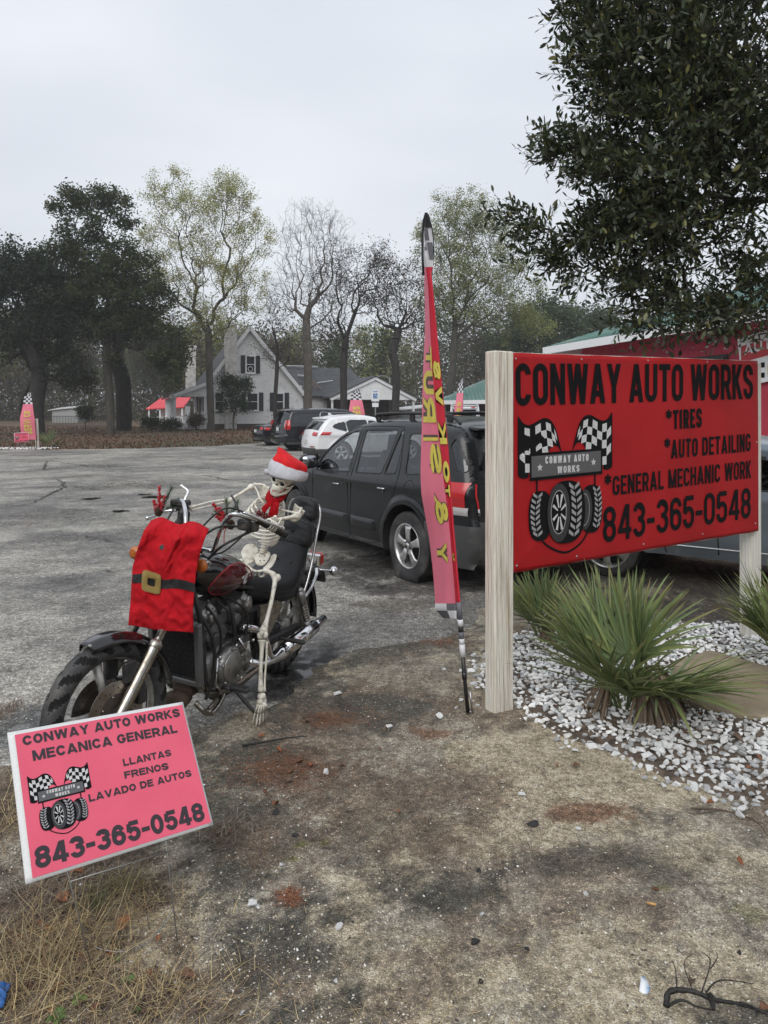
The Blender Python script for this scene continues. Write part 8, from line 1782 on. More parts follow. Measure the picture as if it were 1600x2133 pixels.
# green roofed canopy farther off
cn = thing('canopy_building', 'low building with pale green ribbed metal hip roof and white fascia in the middle distance', 'building', (5.2,55,.25)); 
b = MB(); A_ = [V3((-1.0,0,2.45)), V3((18,-3,2.65)), V3((18,10,2.65)), V3((-1.0,12,2.45))]; b.add(A_+[V3((5.5,5,5.3)), V3((18,4,5.3))], [(0,1,5,4),(0,4,3),(3,4,5,2)], 0, False); b.build('roof', GRM, cn)
b = MB()
for k in range(60):
    x = -.9+k*.3; f = (x+1)/19; zz = 2.47+.2*f; yy = -3*f; t_ = min(1, (x+1)/6.5); b.tube([(x,yy,zz+.02),(x, yy+(5-yy)*t_*.98, zz+(5.3-zz)*t_)], .03, 4)
b.build('roof_rib', GRM, cn)['kind'] = 'stuff'
b = MB(); b.beam((-1.05,-.05,2.32), (18,-3.05,2.52), .06, .30); b.beam((-1.05,-.05,2.32), (-1.05,12,2.32), .06, .30); b.build('fascia', WTR, cn)
b = MB(); b.box((9,6,1.2), (16,6,2.4)); b.build('wall', mat('dark_red_wall', (.10,.02,.03), .8), cn)
for x in (0,6,12): b = MB(); b.box((x,.4-x*.15,1.15), (.15,.15,2.4)); b.build('post', WTR, cn)

# red roofed little building behind the porch, shed, far houses
ro_ = at(340, 885, 78); rr_ = thing('outbuilding', 'small white building with bright red metal roof behind the porch', 'building', (ro_[0], ro_[1], float(rise(78)))); 
b = MB(); A_ = [V3((-1.9,0,1.7)), V3((2.2,0,1.9)), V3((2.2,3,3.0)), V3((-1.1,3,3.0))]; b.add(A_+[p-V3((0,0,.1)) for p in A_], [(0,1,2,3),(4,5,6,7),(0,1,5,4),(1,2,6,5),(2,3,7,6),(3,0,4,7)], 0, False); b.build('roof', mat('red_metal_roof', (.58,.045,.06), .45), rr_)
b = MB(); b.box((.6,2.4,1.0), (2.8,2,2.0)); b.build('wall', SID, rr_)
for x in (-1.6,-.4,.9,2.0): b = MB(); b.box((x,.2,.9), (.14,.14,1.8)); b.build('post', WTR, rr_)
b = MB(); b.beam((-1.6,.2,.8), (2.0,.2,.8), .05, .07); b.build('railing', WTR, rr_)
for (px, py, D, w, h_, lab) in ((145, 893, 85, 3.0, 1.9, 'low pale shed beyond the trees behind a thin metal fence'), (848, 868, 70, 2.6, 1.9, 'small grey shed with light roof right of the far tree trunk')):
    s_ = at(px, py, D); t = thing('shed', lab, 'shed', (s_[0], s_[1], float(rise(D)))); b = MB(); b.box((0,0,h_*.4), (w,2.4,h_*.8)); b.build('wall', mat('pale_shed_wall', (.33,.34,.33), .8), t)
    b = MB(); A_ = [V3((-w/2-.3,-1.4,h_*.75)), V3((w/2+.3,-1.4,h_*.95)), V3((w/2+.3,1.4,h_*1.1)), V3((-w/2-.3,1.4,h_*.9))]; b.add(A_+[p+V3((0,0,.08)) for p in A_], [(0,1,2,3),(4,5,6,7),(0,1,5,4),(1,2,6,5),(2,3,7,6),(3,0,4,7)], 0, False); b.build('roof', mat('pale_roof', (.5,.51,.5), .5), t)
# thin fence at the left
fa = at(95, 898, 68); fbb = at(235, 898, 68); fz = float(rise(68)); fen = thing('metal_fence', 'thin dark metal picket fence in front of the pale shed on the left', 'fence', (fa[0], fa[1], fz))
FM = mat('dark_fence_metal', (.03,.03,.03), .5); n = 44; L = fbb[0]-fa[0]
for k in range(n+1): b = MB(); b.box((L*k/n,0,.55), (.03,.03,1.1)); b.build('picket', FM, fen)
for z in (.18,1.0): b = MB(); b.beam((0,0,z), (L,0,z), .03, .035); b.build('rail', FM, fen)

# accessible parking sign
pp_ = at(782, 900, 41); ps = thing('parking_sign', 'blue and white accessible parking sign on a grey post', 'sign', (pp_[0], pp_[1], .0)); PG = mat('galvanised_post', (.28,.29,.29), .5, .6)
b = MB(); b.box((0,0,1.5), (.06,.04,3.0)); b.build('post', PG, ps); zt = 1.7+(862-812)/FPX*41
SGW = mat('sign_white', (.7,.71,.72), .5); SGB = mat('sign_blue', (.02,.13,.35), .5)
b = MB(); b.box((0,-.05,zt-.33), (.44,.012,.66), None, 0, .002); pl = b.build('plate', SGW, ps); b = MB(); b.box((0,-.05,zt-.86), (.36,.012,.24), None, 0, .002); b.build('plate', SGW, ps)
Fp = Flat(lambda u, v, off=0: np.array([u, -.057-off, zt-.33+v]))
Fp.polys('blue_field', [[(-.12,-.16),(.12,-.16),(.12,.12),(-.12,.12)]], SGB, pl, .004)
wc = ribbon2([(0,.08),(0,.0),(.06,0),(.08,-.09)], .022)+ribbon2([(.05+.065*math.cos(t)-.05, -.05+.065*math.sin(t)) for t in np.linspace(2.0, 6.0, 12)], .016)+[ell(0,.10,.018,.018,10)]
Fp.polys('wheelchair_symbol', wc, SGW, pl, .007, .0003); Fp.text('lettering', text2('PARK', -.14, .14, .19, .08, .018, 1.3, .012), SGB, pl, .004)
b = MB(); up_ = at(812, 870, 66); b.tube([(0,0,0),(0,0,1.7+(862-795)/FPX*66)], [.09,.06], 8); b.tube(catmull([(0,0,4.45),(-.3,0,4.75),(-.9,0,4.8)], 4), .04, 6); b.ball((-1.0,0,4.75), (.22,.12,.06), 10); o = b.build('lamp_post', PG); o.location = (up_[0], up_[1], float(rise(66))-.05); tag(o, 'thin grey lamp post with curved arm among the far trees', 'lamp post')

# ------------------------------------------------------------------ trees
def frusta(P0, P1, r0, r1, k):
    P0 = np.asarray(P0); P1 = np.asarray(P1); n = len(P0); d = P1-P0; d /= np.linalg.norm(d, axis=1)[:, None]+1e-9
    up = np.where(np.abs(d[:, 2:3]) < .9, np.array([[0,0,1.]]), np.array([[1.,0,0]])); u = np.cross(up, d); u /= np.linalg.norm(u, axis=1)[:, None]; w = np.cross(d, u); V = []
    for P, r in ((P0, r0), (P1, r1)):
        for i in range(k): a = 2*math.pi*i/k; V.append(P+(u*math.cos(a)+w*math.sin(a))*np.asarray(r)[:, None])
    V = np.stack(V, 1).reshape(-1, 3); F = np.array([[i, (i+1) % k, k+(i+1) % k, k+i] for i in range(k)]); F = (F[None]+(np.arange(n)*2*k)[:, None, None]).reshape(-1, 4); return V, F
def grow(base, pts, trunk, r, wlen=.25, wdown=1.2):
    """joins every point to the nearest limb below it: returns nodes and parents"""
    nodes = [V3(p) for p in trunk]; par = [-1]+list(range(len(trunk)-1)); plen = [0.0]
    for i in range(1, len(trunk)): plen.append(plen[-1]+np.linalg.norm(nodes[i]-nodes[i-1]))
    N = np.zeros((len(trunk)+len(pts), 3)); N[:len(trunk)] = nodes; PL = np.zeros(len(N)); PL[:len(trunk)] = plen; top = N[len(trunk)-1]; n = len(trunk)
    first = max(1, int(len(trunk)*.35)); axis_d = np.min(np.linalg.norm(pts[:, None]-N[None, first:len(trunk)], axis=2), 1); order = np.argsort(axis_d)
    for i in order:
        p = pts[i]; d = N[first:n]-p; L = np.linalg.norm(d*[1.25,1.25,1], axis=1); c = L+wlen*PL[first:n]+wdown*np.maximum(0, d[:, 2])*.8; j = int(np.argmin(c))+first; N[n] = p; PL[n] = PL[j]+L[j-first]; par.append(j); n += 1
    return N[:n], np.array(par)
def radii(N, par, tip, e=2.3):
    R = np.zeros(len(N)); 
    for i in range(len(N)-1, 0, -1):
        if R[i] == 0: R[i] = tip**e
        R[par[i]] += R[i]
    R[0] = max(R[0], tip**e); return R**(1/e)
def sample(ells, n, D, r, depth=.9):
    """points in ellipses given in photograph pixels, thick as they are wide"""
    A_ = np.array([e[2]*e[3]*(e[4] if len(e) > 4 else 1) for e in ells], float); k = r.choice(len(ells), n, p=A_/A_.sum()); q = r.normal(size=(n, 3)); q /= np.linalg.norm(q, axis=1)[:, None]; q *= r.uniform(0, 1, (n, 1))**.45
    E = np.array([e[:4] for e in ells], float)[k]; y = D+q[:,1]*np.minimum(E[:,2], E[:,3]*1.3)/FPX*D*depth; px = E[:,0]+q[:,0]*E[:,2]; py = E[:,1]+q[:,2]*E[:,3]
    return np.column_stack([(px-CX)/FPX*D, y, CAM_H-(py-HY)/FPX*D])
def leaves(P, size, r, cols, aspect=.5, up=None, jit=.3):
    n = len(P); q = r.normal(size=(n, 3)); 
    if up is not None: q = q*[1,1,.55]+np.array([0,0,up])
    q /= np.linalg.norm(q, axis=1)[:, None]; w = np.cross(q, r.normal(size=(n, 3))); w /= np.linalg.norm(w, axis=1)[:, None]; S = (size*r.uniform(1-jit, 1+jit, n))[:, None]
    V = np.stack([P-q*S*.5, P+w*S*aspect*.5, P+q*S*.5, P-w*S*aspect*.5], 1).reshape(-1, 3); F = np.arange(n*4).reshape(-1, 4); return V, F, np.repeat(cols, 4, axis=0)
def bark(name, c, c2): return mat(name, c, .9, col2=c2, vscale=6, bump=.6, bscale=26, stretch=(1,1,.35))
BK_G = bark('grey_bark', (.085,.075,.062), (.045,.04,.034)); BK_D = bark('dark_bark', (.04,.034,.03), (.02,.018,.016)); BK_L = bark('pale_bark', (.15,.135,.115), (.09,.08,.07)); FOL = see_through(mat('tree_foliage', (1,1,1), .65, tint=True, spec=.25), .42)
def tree(name, label, base_px, D, trunk_px, ells, n, tipr, barkm, leaf=None, group=None, twigs=3, twl=.6, seed=1, r_trunk=None, wlen=.25, moss=None, lvl2=True):
    """leaf = (count per tip, size, palette, aspect, spread)"""
    r = np.random.default_rng(seed); bz = float(rise(D)); b0 = at(base_px[0], HY, D); b0[2] = bz-.15
    tr = [b0]+[at(x, y, D+dd) for (x, y, dd) in trunk_px]; tr = catmull(tr, 4); pts = sample(ells, n, D, r); N, par = grow(b0, pts, tr, r, wlen); R = radii(N, par, tipr)
    if r_trunk: 
        s = r_trunk/R[0]; big = R > tipr*3; R = np.where(big, R*(1+(s-1)*np.clip(R/R[0], 0, 1)**1.3), R)
    org = b0.copy(); org[2] = bz; t = thing(name, label, 'tree', tuple(org), group=group)
    i = np.arange(1, len(N)); child = np.bincount(par[1:], minlength=len(N)); nt_ = len(tr)
    # every edge bends a little: two pieces
    mid = (N[i]+N[par[i]])/2+r.normal(size=(len(i), 3))*np.linalg.norm(N[i]-N[par[i]], axis=1)[:, None]*.05*(i >= nt_)[:, None]
    rp = np.where((i < nt_) | (R[i] > .5*R[par[i]]), R[par[i]], R[i]*1.35); P0 = np.concatenate([N[par[i]], mid]); P1 = np.concatenate([mid, N[i]]); ra = np.concatenate([rp, (rp+R[i])/2]); rb = np.concatenate([(rp+R[i])/2, R[i]])
    big = ra > max(.035, tipr*3); V, F = frusta(P0[big]-org, P1[big]-org, ra[big], rb[big], 8); link('trunk', mesh_np('trunk', V, F, barkm), t)
    V, F = frusta(P0[~big]-org, P1[~big]-org, ra[~big], rb[~big], 3); Vs = [V]; Fs = [F]; off = len(V)
    tips = np.where(child == 0)[0]; tips = tips[tips >= nt_]; tp = N[tips]; td = tp-N[par[tips]]; td /= np.linalg.norm(td, axis=1)[:, None]+1e-9; ends = [tp]
    src, dr, L = tp, td, twl
    for lv in range(2 if lvl2 else 1):
        S = np.repeat(src, twigs, 0); d = np.repeat(dr, twigs, 0)*.7+r.normal(size=(len(S), 3))*.55+np.array([0,0,.18]); d /= np.linalg.norm(d, axis=1)[:, None]; st_ = S-np.repeat(dr, twigs, 0)*(r.uniform(0, .6, (len(S), 1))*L); E = st_+d*L*r.uniform(.5, 1.2, (len(S), 1))
        V, F = frusta(st_-org, E-org, np.full(len(S), tipr*(.75 if lv == 0 else .5)), np.full(len(S), tipr*.35), 3); Vs.append(V); Fs.append(F+off); off += len(V); src, dr, L = E, d, L*.6; ends.append(E)
    link('branches', mesh_np('branches', np.concatenate(Vs), np.concatenate(Fs), barkm), t)
    if leaf:
        k, size, pal, asp, spread = leaf; E = ends[-1] if len(ends) > 1 else tp; E = np.concatenate(ends[-2:]); m = max(1, int(k)); keep = r.uniform(0, 1, len(E)) < min(1, k); E = E[keep]
        C0 = np.array(pal)[r.integers(0, len(pal), len(E))]*r.uniform(.7, 1.25, (len(E), 1)); P = np.repeat(E, m, 0)+r.normal(size=(len(E)*m, 3))*spread; V, F, Cc = leaves(P-org, size, r, np.repeat(C0, m, 0)*r.uniform(.8, 1.2, (len(P), 1)), asp, up=.3)
        link('crown', mesh_np('crown', V, F, FOL, smooth_=False, cols=np.clip(Cc, 0, 1)), t)
    if moss:
        E = sample(moss, 60, D, r); st_ = []; P0 = []; P1 = []
        for p in E:
            for q in range(6):
                a = p+r.normal(size=3)*.18; a[2] = p[2]+r.normal()*.1; l = r.uniform(.3, 1.3); m_ = a+np.array([r.normal()*.08, 0, -l*.5]); P0 += [a, m_]; P1 += [m_, a+np.array([r.normal()*.10, 0, -l])]
        V, F = frusta(np.array(P0)-org, np.array(P1)-org, np.full(len(P0), .012), np.full(len(P0), .008), 3); link('hanging_moss', mesh_np('hanging_moss', V, F, mat('spanish_moss', (.14,.145,.125), .9)), t)
    return t
CED = [(.045,.065,.028),(.06,.08,.032),(.075,.09,.034),(.035,.05,.024),(.09,.095,.035)]; OAKD = [(.035,.05,.034),(.045,.06,.038),(.06,.075,.044)]; GUM = [(.34,.36,.12),(.42,.41,.15),(.26,.29,.10),(.44,.38,.16)]; OLV = [(.22,.25,.085),(.28,.30,.11),(.17,.20,.075),(.32,.31,.13)]; RST = [(.05,.03,.022),(.07,.035,.025),(.035,.026,.02)]; PIN = [(.07,.10,.05),(.09,.12,.055),(.055,.08,.042)]
GRP = 'trees round the far edge of the lot'
tree('cedar_tree', 'tall dark evergreen tree with pointed ragged top and grey trunk left of the white house', (232,905), 50, [(228,820,0),(222,740,0),(225,640,.3),(218,560,0)],
    [(190,425,62,34),(150,440,40,30),(225,455,45,50),(190,500,70,40),(140,545,70,40),(240,560,75,60),(190,600,120,60),(290,620,70,70),(150,660,80,50),(260,690,90,50),(330,725,60,45),(350,765,45,30),(110,590,50,40),(210,650,110,60)], 760, .02, BK_G, (15, .22, CED, .5, .22), GRP, seed=2, r_trunk=.30, moss=[(300,730,60,30),(340,700,40,20),(180,740,50,20)], lvl2=True, twigs=3, twl=.7)
tree('oak_tree', 'dark spreading oak with thick black forked trunk at the far left edge', (78,905), 48, [(74,840,0),(84,780,0),(70,740,0),(50,690,0)], [(40,560,70,40),(10,600,90,60),(60,640,80,60),(-40,600,80,90),(20,700,90,60),(100,690,60,40),(-50,720,80,60),(60,590,60,50),(110,770,40,30),(90,660,50,40)], 560, .02, BK_D, (13, .19, OAKD+[(.03,.036,.02)], .6, .26), GRP, seed=3, r_trunk=.55, twl=.7)
tree('oak_tree', 'low olive green oak with several dark limbs behind the far pink flag', (60,905), 52, [(50,850,0),(70,800,0),(95,760,0)], [(90,700,50,26),(70,730,60,30),(130,740,50,24),(150,790,50,24)], 160, .02, BK_D, (6, .22, [(.07,.075,.025),(.05,.06,.022)], .5, .25), GRP, seed=4, r_trunk=.30)
tree('oak_tree', 'massive black trunked tree hung with grey moss just right of the evergreen', (258,905), 57, [(258,840,0),(255,790,0),(240,740,0),(262,700,0)], [(300,700,60,40),(220,700,60,40),(350,720,50,40),(260,650,60,50)], 200, .02, BK_D, (5, .24, OAKD, .5, .3), GRP, seed=5, r_trunk=.62, moss=[(330,740,60,40),(290,760,60,30)])
tree('gum_tree', 'tall slender tree with thin yellow green leaves and forked trunk in front of the house', (441,905), 55, [(438,830,0),(436,760,0),(434,690,0),(428,650,.3)],
    [(360,430,60,70,.8),(480,420,46,56,.8),(430,470,70,60,.8),(330,500,46,60,.8),(520,500,46,70,.8),(420,560,110,60,.8),(500,600,60,60,.7),(350,600,60,60,.8),(430,650,110,30,.7),(440,690,60,24)], 620, .014, BK_G, (14, .105, GUM, .75, .20), GRP, seed=7, r_trunk=.27, wlen=.42, twl=.8)
tree('bare_tree', 'tall leafless tree with fine upright twigs right of the house gable', (640,905), 60, [(642,800,0),(640,720,0),(638,665,0)], [(650,470,70,50),(620,520,60,60),(690,520,50,70),(650,590,90,50),(590,620,40,60),(710,620,40,50)], 620, .012, BK_L, None, GRP, seed=8, r_trunk=.34, wlen=.40, twl=.9)
tree('bare_tree', 'dark nearly bare tree with few brown leaves standing before the carport', (716,905), 49, [(716,830,0),(716,750,0),(722,700,0)], [(740,560,80,44),(690,590,50,40),(790,540,30,40),(760,620,80,40),(680,650,50,40),(700,700,60,30)], 420, .012, BK_D, (2, .12, RST, .6, .2), GRP, seed=9, r_trunk=.24, twl=.7, wlen=.42)
tree('bare_tree', 'leaning ivy covered tree with dark sparse leaves left of the feather flag', (822,905), 48, [(824,840,0),(826,780,0),(818,735,0)], [(800,580,50,40),(850,590,50,46),(780,630,40,30),(870,640,50,50),(830,660,60,30)], 330, .012, BK_D, (2.0, .13, RST+[(.04,.05,.02)], .6, .2), GRP, seed=10, r_trunk=.26, twl=.7, wlen=.42)
tree('leafy_tree', 'broad olive green tree rising behind the feather flag', (935,905), 62, [(938,820,0),(945,740,0),(948,680,0)], [(960,450,60,46,.9),(1000,500,60,50,.9),(920,520,50,60,.9),(1040,560,60,40,.9),(960,580,90,60),(1080,610,50,30,.8),(1000,650,110,40),(920,640,50,60),(1080,680,70,50)], 760, .014, BK_G, (13, .13, OLV, .7, .22), GRP, seed=11, r_trunk=.30, wlen=.42, twl=.8)
tree('pine_tree', 'dark rounded evergreen left of the red workshop roof', (1130,905), 78, [(1130,800,0),(1130,700,0)], [(1140,660,50,34),(1110,690,50,40),(1170,690,40,40),(1140,740,70,50),(1070,730,40,50)], 320, .03, BK_D, (7, .38, PIN, .5, .4), GRP, seed=12, r_trunk=.3, twl=.9)
tree('pine_tree', 'dark rounded evergreen just beside the red workshop eave', (1215,905), 84, [(1215,800,0),(1215,700,0)], [(1200,670,50,30),(1240,690,50,40),(1210,730,60,40)], 240, .03, BK_D, (6, .38, PIN, .5, .4), GRP, seed=13, r_trunk=.3, twl=.9)
tree('small_tree', 'small thin dark tree in front of the white gable wall', (574,905), 57, [(573,840,0),(577,770,0),(578,720,0)], [(580,680,40,50),(560,740,34,30),(600,730,30,40),(575,640,30,30)], 190, .011, BK_D, (1.4, .12, [(.06,.055,.03),(.05,.035,.025)], .6, .2), GRP, seed=14, r_trunk=.16, twl=.7)
tree('evergreen_shrub', 'rounded dark green bushy shrub on several stems against the white wall', (487,905), 58.5, [(486,880,0),(488,860,0)], [(488,822,34,36),(470,800,20,18),(505,810,20,20),(490,850,34,16)], 190, .012, BK_G, (7, .15, [(.05,.075,.035),(.065,.09,.045),(.035,.055,.028)], .55, .16), 'shrubs round the house', seed=15, r_trunk=.07, twl=.3)
for k, (x, y, rx, ry, D, c) in enumerate([(316,884,20,9,56,'low dark green bush left of the porch steps'),(356,888,20,8,55,'low green bush in front of the porch'),(408,878,15,13,57,'thin brown leafless bush beside the porch post'),(605,868,32,10,58,'brown leafed hedge under the house windows behind the parked cars'),(178,860,14,20,60,'small dark sapling in front of the pale shed')]):
    tree('bush', c, (x,905), D, [(x,y+ry,0),(x,y,0)], [(x,y,rx,ry)], 70, .012, BK_G, (6, .13, [(.035,.05,.02),(.05,.065,.03)] if k in (0,1,4) else [(.10,.06,.035),(.12,.08,.05)], .5, .14), 'shrubs round the house', seed=20+k, r_trunk=.05, twl=.25)

# far woods that read as one mass
r = np.random.default_rng(50); P0, P1, RA, RB, LP, LC = [], [], [], [], [], []
def ytop(px): return np.interp(px, [-400,0,250,480,600,800,950,1050,1250,2300], [640,650,650,680,690,690,665,640,655,640])
for k in range(330):
    px = r.uniform(-500, 1500) if k % 5 else r.uniform(1400, 2600); D = r.uniform(88, 135); h_ = (HY-ytop(px))/FPX*D*r.uniform(.72, 1.06)+1.7; X_ = (px-CX)/FPX*D; bz = float(rise(D)); n0 = np.array([X_, D, bz]); tip = n0+np.array([r.normal()*1.6, 0, h_-bz]); rt_ = r.uniform(.04, .11)
    P0.append(n0); P1.append(tip); RA.append(rt_); RB.append(.02); m = 26; t = r.uniform(.25, .98, m); B_ = n0+(tip-n0)*t[:, None]; d = r.normal(size=(m, 3))*[1,1,.3]+[0,0,.8]; d /= np.linalg.norm(d, axis=1)[:, None]; L = (1.08-t)*h_*.33*r.uniform(.6, 1.2, m); E = B_+d*L[:, None]
    P0 += list(B_); P1 += list(E); RA += [.035]*m; RB += [.012]*m
    S = np.repeat(E, 3, 0)-np.repeat(d*L[:, None], 3, 0)*r.uniform(0, .7, (m*3, 1)); E2 = S+r.normal(size=(m*3, 3))*.7+[0,0,.5]; P0 += list(S); P1 += list(E2); RA += [.018]*(m*3); RB += [.008]*(m*3)
    ty = r.uniform(0, 1); nl = 800 if ty < .45 else 260; q = np.concatenate([E, E2])[r.integers(0, len(E)*4, nl)]+r.normal(size=(nl, 3))*.5; LP.append(q); pal = (OLV, [(.10,.075,.05),(.13,.10,.07)], PIN)[0 if ty < .2 else 2 if ty < .45 else 1]; LC.append(np.array(pal)[r.integers(0, len(pal), nl)]*.9)
nu = 170000; px = r.uniform(-600, 2300, nu); D = r.uniform(92, 135, nu); z = rise(D)+np.abs(r.normal(0, 5.6, nu))*(.45+vnoise(px*.02, D*.1, 3)); LP.append(np.column_stack([(px-CX)/FPX*D, D, z])); LC.append(np.array([(.15,.13,.095),(.12,.13,.07),(.18,.15,.11),(.09,.088,.065)])[r.integers(0, 4, nu)])
# unseen stretch of wood added behind and beside the camera, to darken reflections
nb_ = 60000; a = r.uniform(0, 2*math.pi, nb_); Rr_ = r.uniform(38, 52, nb_); bx, by = Rr_*np.cos(a), Rr_*np.sin(a); ok = (by < np.abs(bx)*.75-6) & ~((bx > 0) & (by > 2)) | (by < -10); bx, by = bx[ok], by[ok]
hh = 11*(.6+.5*vnoise(np.arctan2(bx, by)*9, bx*0, 5))*r.uniform(0, 1, len(bx))**.8; LP.append(np.column_stack([bx, by, hh])); LC.append(np.array([(.10,.11,.06),(.13,.12,.08),(.08,.09,.05)])[r.integers(0, 3, len(bx))]); LBIG = len(bx)
V, F = frusta(np.array(P0), np.array(P1), np.array(RA), np.array(RB), 3); tag(link('distant_woods', mesh_np('distant_woods', V, F, mat('far_bark', (.11,.10,.09), .9))), kind='stuff')
LPc = np.concatenate(LP); V, F, Cc = leaves(LPc, np.concatenate([np.full(len(LPc)-LBIG, .42), np.full(LBIG, 1.1)]), r, np.concatenate(LC), .6); tag(link('distant_foliage', mesh_np('distant_foliage', V, F, FOL, smooth_=False, cols=np.clip(Cc, 0, 1))), kind='stuff')
# leaf litter under the far trees
r = np.random.default_rng(51); n = 16000; y = r.uniform(34, 70, n); x = r.uniform(-.6, .25, n)*y; ok = lot_in(x, y) < .3; x, y = x[ok], y[ok]; n = len(x)
V, F, Cc = leaves(np.column_stack([x, y, dirt_z(x, y)+.03]), .14, r, np.array([(.15,.075,.04),(.10,.055,.035),(.19,.10,.05),(.06,.045,.03)])[r.integers(0, 4, n)], .6, up=1.5); tag(link('leaf_litter', mesh_np('leaf_litter', V, F, FOL, smooth_=False, cols=Cc)), kind='stuff')

# ------------------------------------------------------------------ the near oak that overhangs the sign
r = np.random.default_rng(60); OX = np.array([4.95, 7.3, 0.]); 
EL = [(1445,60,170,110),(1300,90,100,90,.8),(1230,20,60,50,.8),(1500,200,150,120),(1330,210,110,70),(1230,150,50,26,.7),(1180,310,54,44,.9),(1270,330,110,60),(1420,340,150,110),(1560,330,90,120,.7),(1330,450,110,60),(1250,500,60,50,.9),(1160,530,60,26,.8),(1110,480,46,26,.8),(1075,450,22,14,.8),(1200,560,60,24,.9),(1400,480,130,90),(1330,590,80,50),(1430,640,100,60,.8),(1340,690,50,36,.7),(1530,640,90,60,.7),(1560,560,70,60,.6),(1480,700,60,22,.5),(1550,680,50,32,.6),
      (1560,450,60,50,.5),(1700,200,160,300,.30),(1750,500,140,200,.30),(1500,-120,260,110,.5),(1250,-90,120,70,.5),(1750,-200,220,160,.25)]
pts = sample(EL, 2300, 5.2, r, 1.0); pts[:,1] = 5.2+(pts[:,1]-5.2)*1.25; k_ = pts[:,1]/5.2; pts[:,0] *= k_; pts[:,2] = CAM_H+(pts[:,2]-CAM_H)*k_; pts = pts[pts[:,2] > 2.30]
trk = catmull([OX-[0,0,.2], OX+[-.02,0,.9], OX+[-.15,-.15,1.9], OX+[-.45,-.5,2.8], OX+[-.9,-1.0,3.7], OX+[-1.3,-1.4,4.6]], 4)
N, par = grow(OX, pts, trk, r, .10, .6); R = radii(N, par, .0032, 2.25); R = R*np.where(R > .03, 1.15, 1); oak = thing('oak_tree', 'large near oak with small leathery dark leaves overhanging the right side of the sign', 'tree', tuple(OX))
i = np.arange(1, len(N)); rp = np.where((i < len(trk)) | (R[i] > .5*R[par[i]]), R[par[i]], R[i]*1.3); mid = (N[i]+N[par[i]])/2+r.normal(size=(len(i), 3))*np.linalg.norm(N[i]-N[par[i]], axis=1)[:, None]*.06*(i >= len(trk))[:, None]
P0 = np.concatenate([N[par[i]], mid])-OX; P1 = np.concatenate([mid, N[i]])-OX; ra = np.concatenate([rp, (rp+R[i])/2]); rb = np.concatenate([(rp+R[i])/2, R[i]]); big = ra > .02
OB = bark('oak_bark', (.10,.092,.08), (.055,.05,.043)); V, F = frusta(P0[big], P1[big], ra[big], rb[big], 9); link('trunk', mesh_np('trunk', V, F, OB), oak); V, F = frusta(P0[~big], P1[~big], ra[~big], rb[~big], 4); Vs = [V]; Fs = [F]; off = len(V)
child = np.bincount(par[1:], minlength=len(N)); tips = np.where(child == 0)[0]; inner = np.where((child > 0) & (R < .012))[0]; tips = tips[tips >= len(trk)]; src = np.concatenate([tips, inner]); tp = N[src]; td = tp-N[par[src]]; td /= np.linalg.norm(td, axis=1)[:, None]+1e-9
out_d = tp-(OX+[-.6,-.7,3.6]); out_d /= np.linalg.norm(out_d, axis=1)[:, None]; S = np.repeat(tp, 3, 0); d = np.repeat(td*.5+out_d*.5, 3, 0)+r.normal(size=(len(S), 3))*.5+[0,0,.10]; d /= np.linalg.norm(d, axis=1)[:, None]; TL = r.uniform(.12, .30, len(S)); E = S+d*TL[:, None]
V, F = frusta(S-OX, E-OX, np.full(len(S), .0022), np.full(len(S), .0011), 3); Vs.append(V); Fs.append(F+off); link('branches', mesh_np('branches', np.concatenate(Vs), np.concatenate(Fs), OB), oak)
nl = 7; T_ = np.tile((np.arange(nl)+.6)/nl, len(S)); Sx = np.repeat(S, nl, 0); dx = np.repeat(d, nl, 0); Lx = np.repeat(TL, nl); B_ = Sx+dx*(T_*Lx)[:, None]; sd_ = np.cross(dx, r.normal(size=(len(dx), 3))); sd_ /= np.linalg.norm(sd_, axis=1)[:, None]; ld = dx*.65+sd_*.75+[0,0,.05]; ld /= np.linalg.norm(ld, axis=1)[:, None]; wd = np.cross(ld, r.normal(size=(len(ld), 3))*.6+[0,0,1]); wd /= np.linalg.norm(wd, axis=1)[:, None]; nn = np.cross(wd, ld)
ll = r.uniform(.042, .078, len(B_)); lw = ll*r.uniform(.13, .19, len(B_)); cupv = ll*r.uniform(-.10, .14, len(B_)); a_ = lambda x: x[:, None]
LVv = np.stack([B_, B_+ld*a_(ll*.38)+wd*a_(lw)+nn*a_(cupv*.6), B_+ld*a_(ll*.74)+wd*a_(lw*.9)+nn*a_(cupv), B_+ld*a_(ll)+nn*a_(cupv*1.0), B_+ld*a_(ll*.74)-wd*a_(lw*.9)+nn*a_(cupv), B_+ld*a_(ll*.38)-wd*a_(lw)+nn*a_(cupv*.6)], 1)
LF = np.array([[0,1,2,3],[0,3,4,5]]); lc = 1.4*np.array([(.028,.040,.018),(.05,.065,.028),(.03,.042,.022),(.10,.10,.035),(.08,.09,.065)])[r.choice(5, len(B_), p=[.34,.26,.18,.10,.12])]*r.uniform(.5, 1.6, (len(B_), 1))
LEAFM = see_through(mat('oak_leaf', (1,1,1), .38, tint=True, spec=.5), .2)
scr = B_[:,0]/B_[:,1]*FPX+CX; scy = HY-(B_[:,2]-CAM_H)/B_[:,1]*FPX; seen = (scr > 1040) & (scr < 1590) & (scy > 5) & (scy < 760); key = np.where(seen, B_[:,1]-ll*20, 99); near_ = np.argsort(key)[:290]; rest = (B_[:,2] > 2.14) | (B_[:,1] > 5.8); near_ = near_[B_[near_,2] > 2.16]; rest[near_] = False
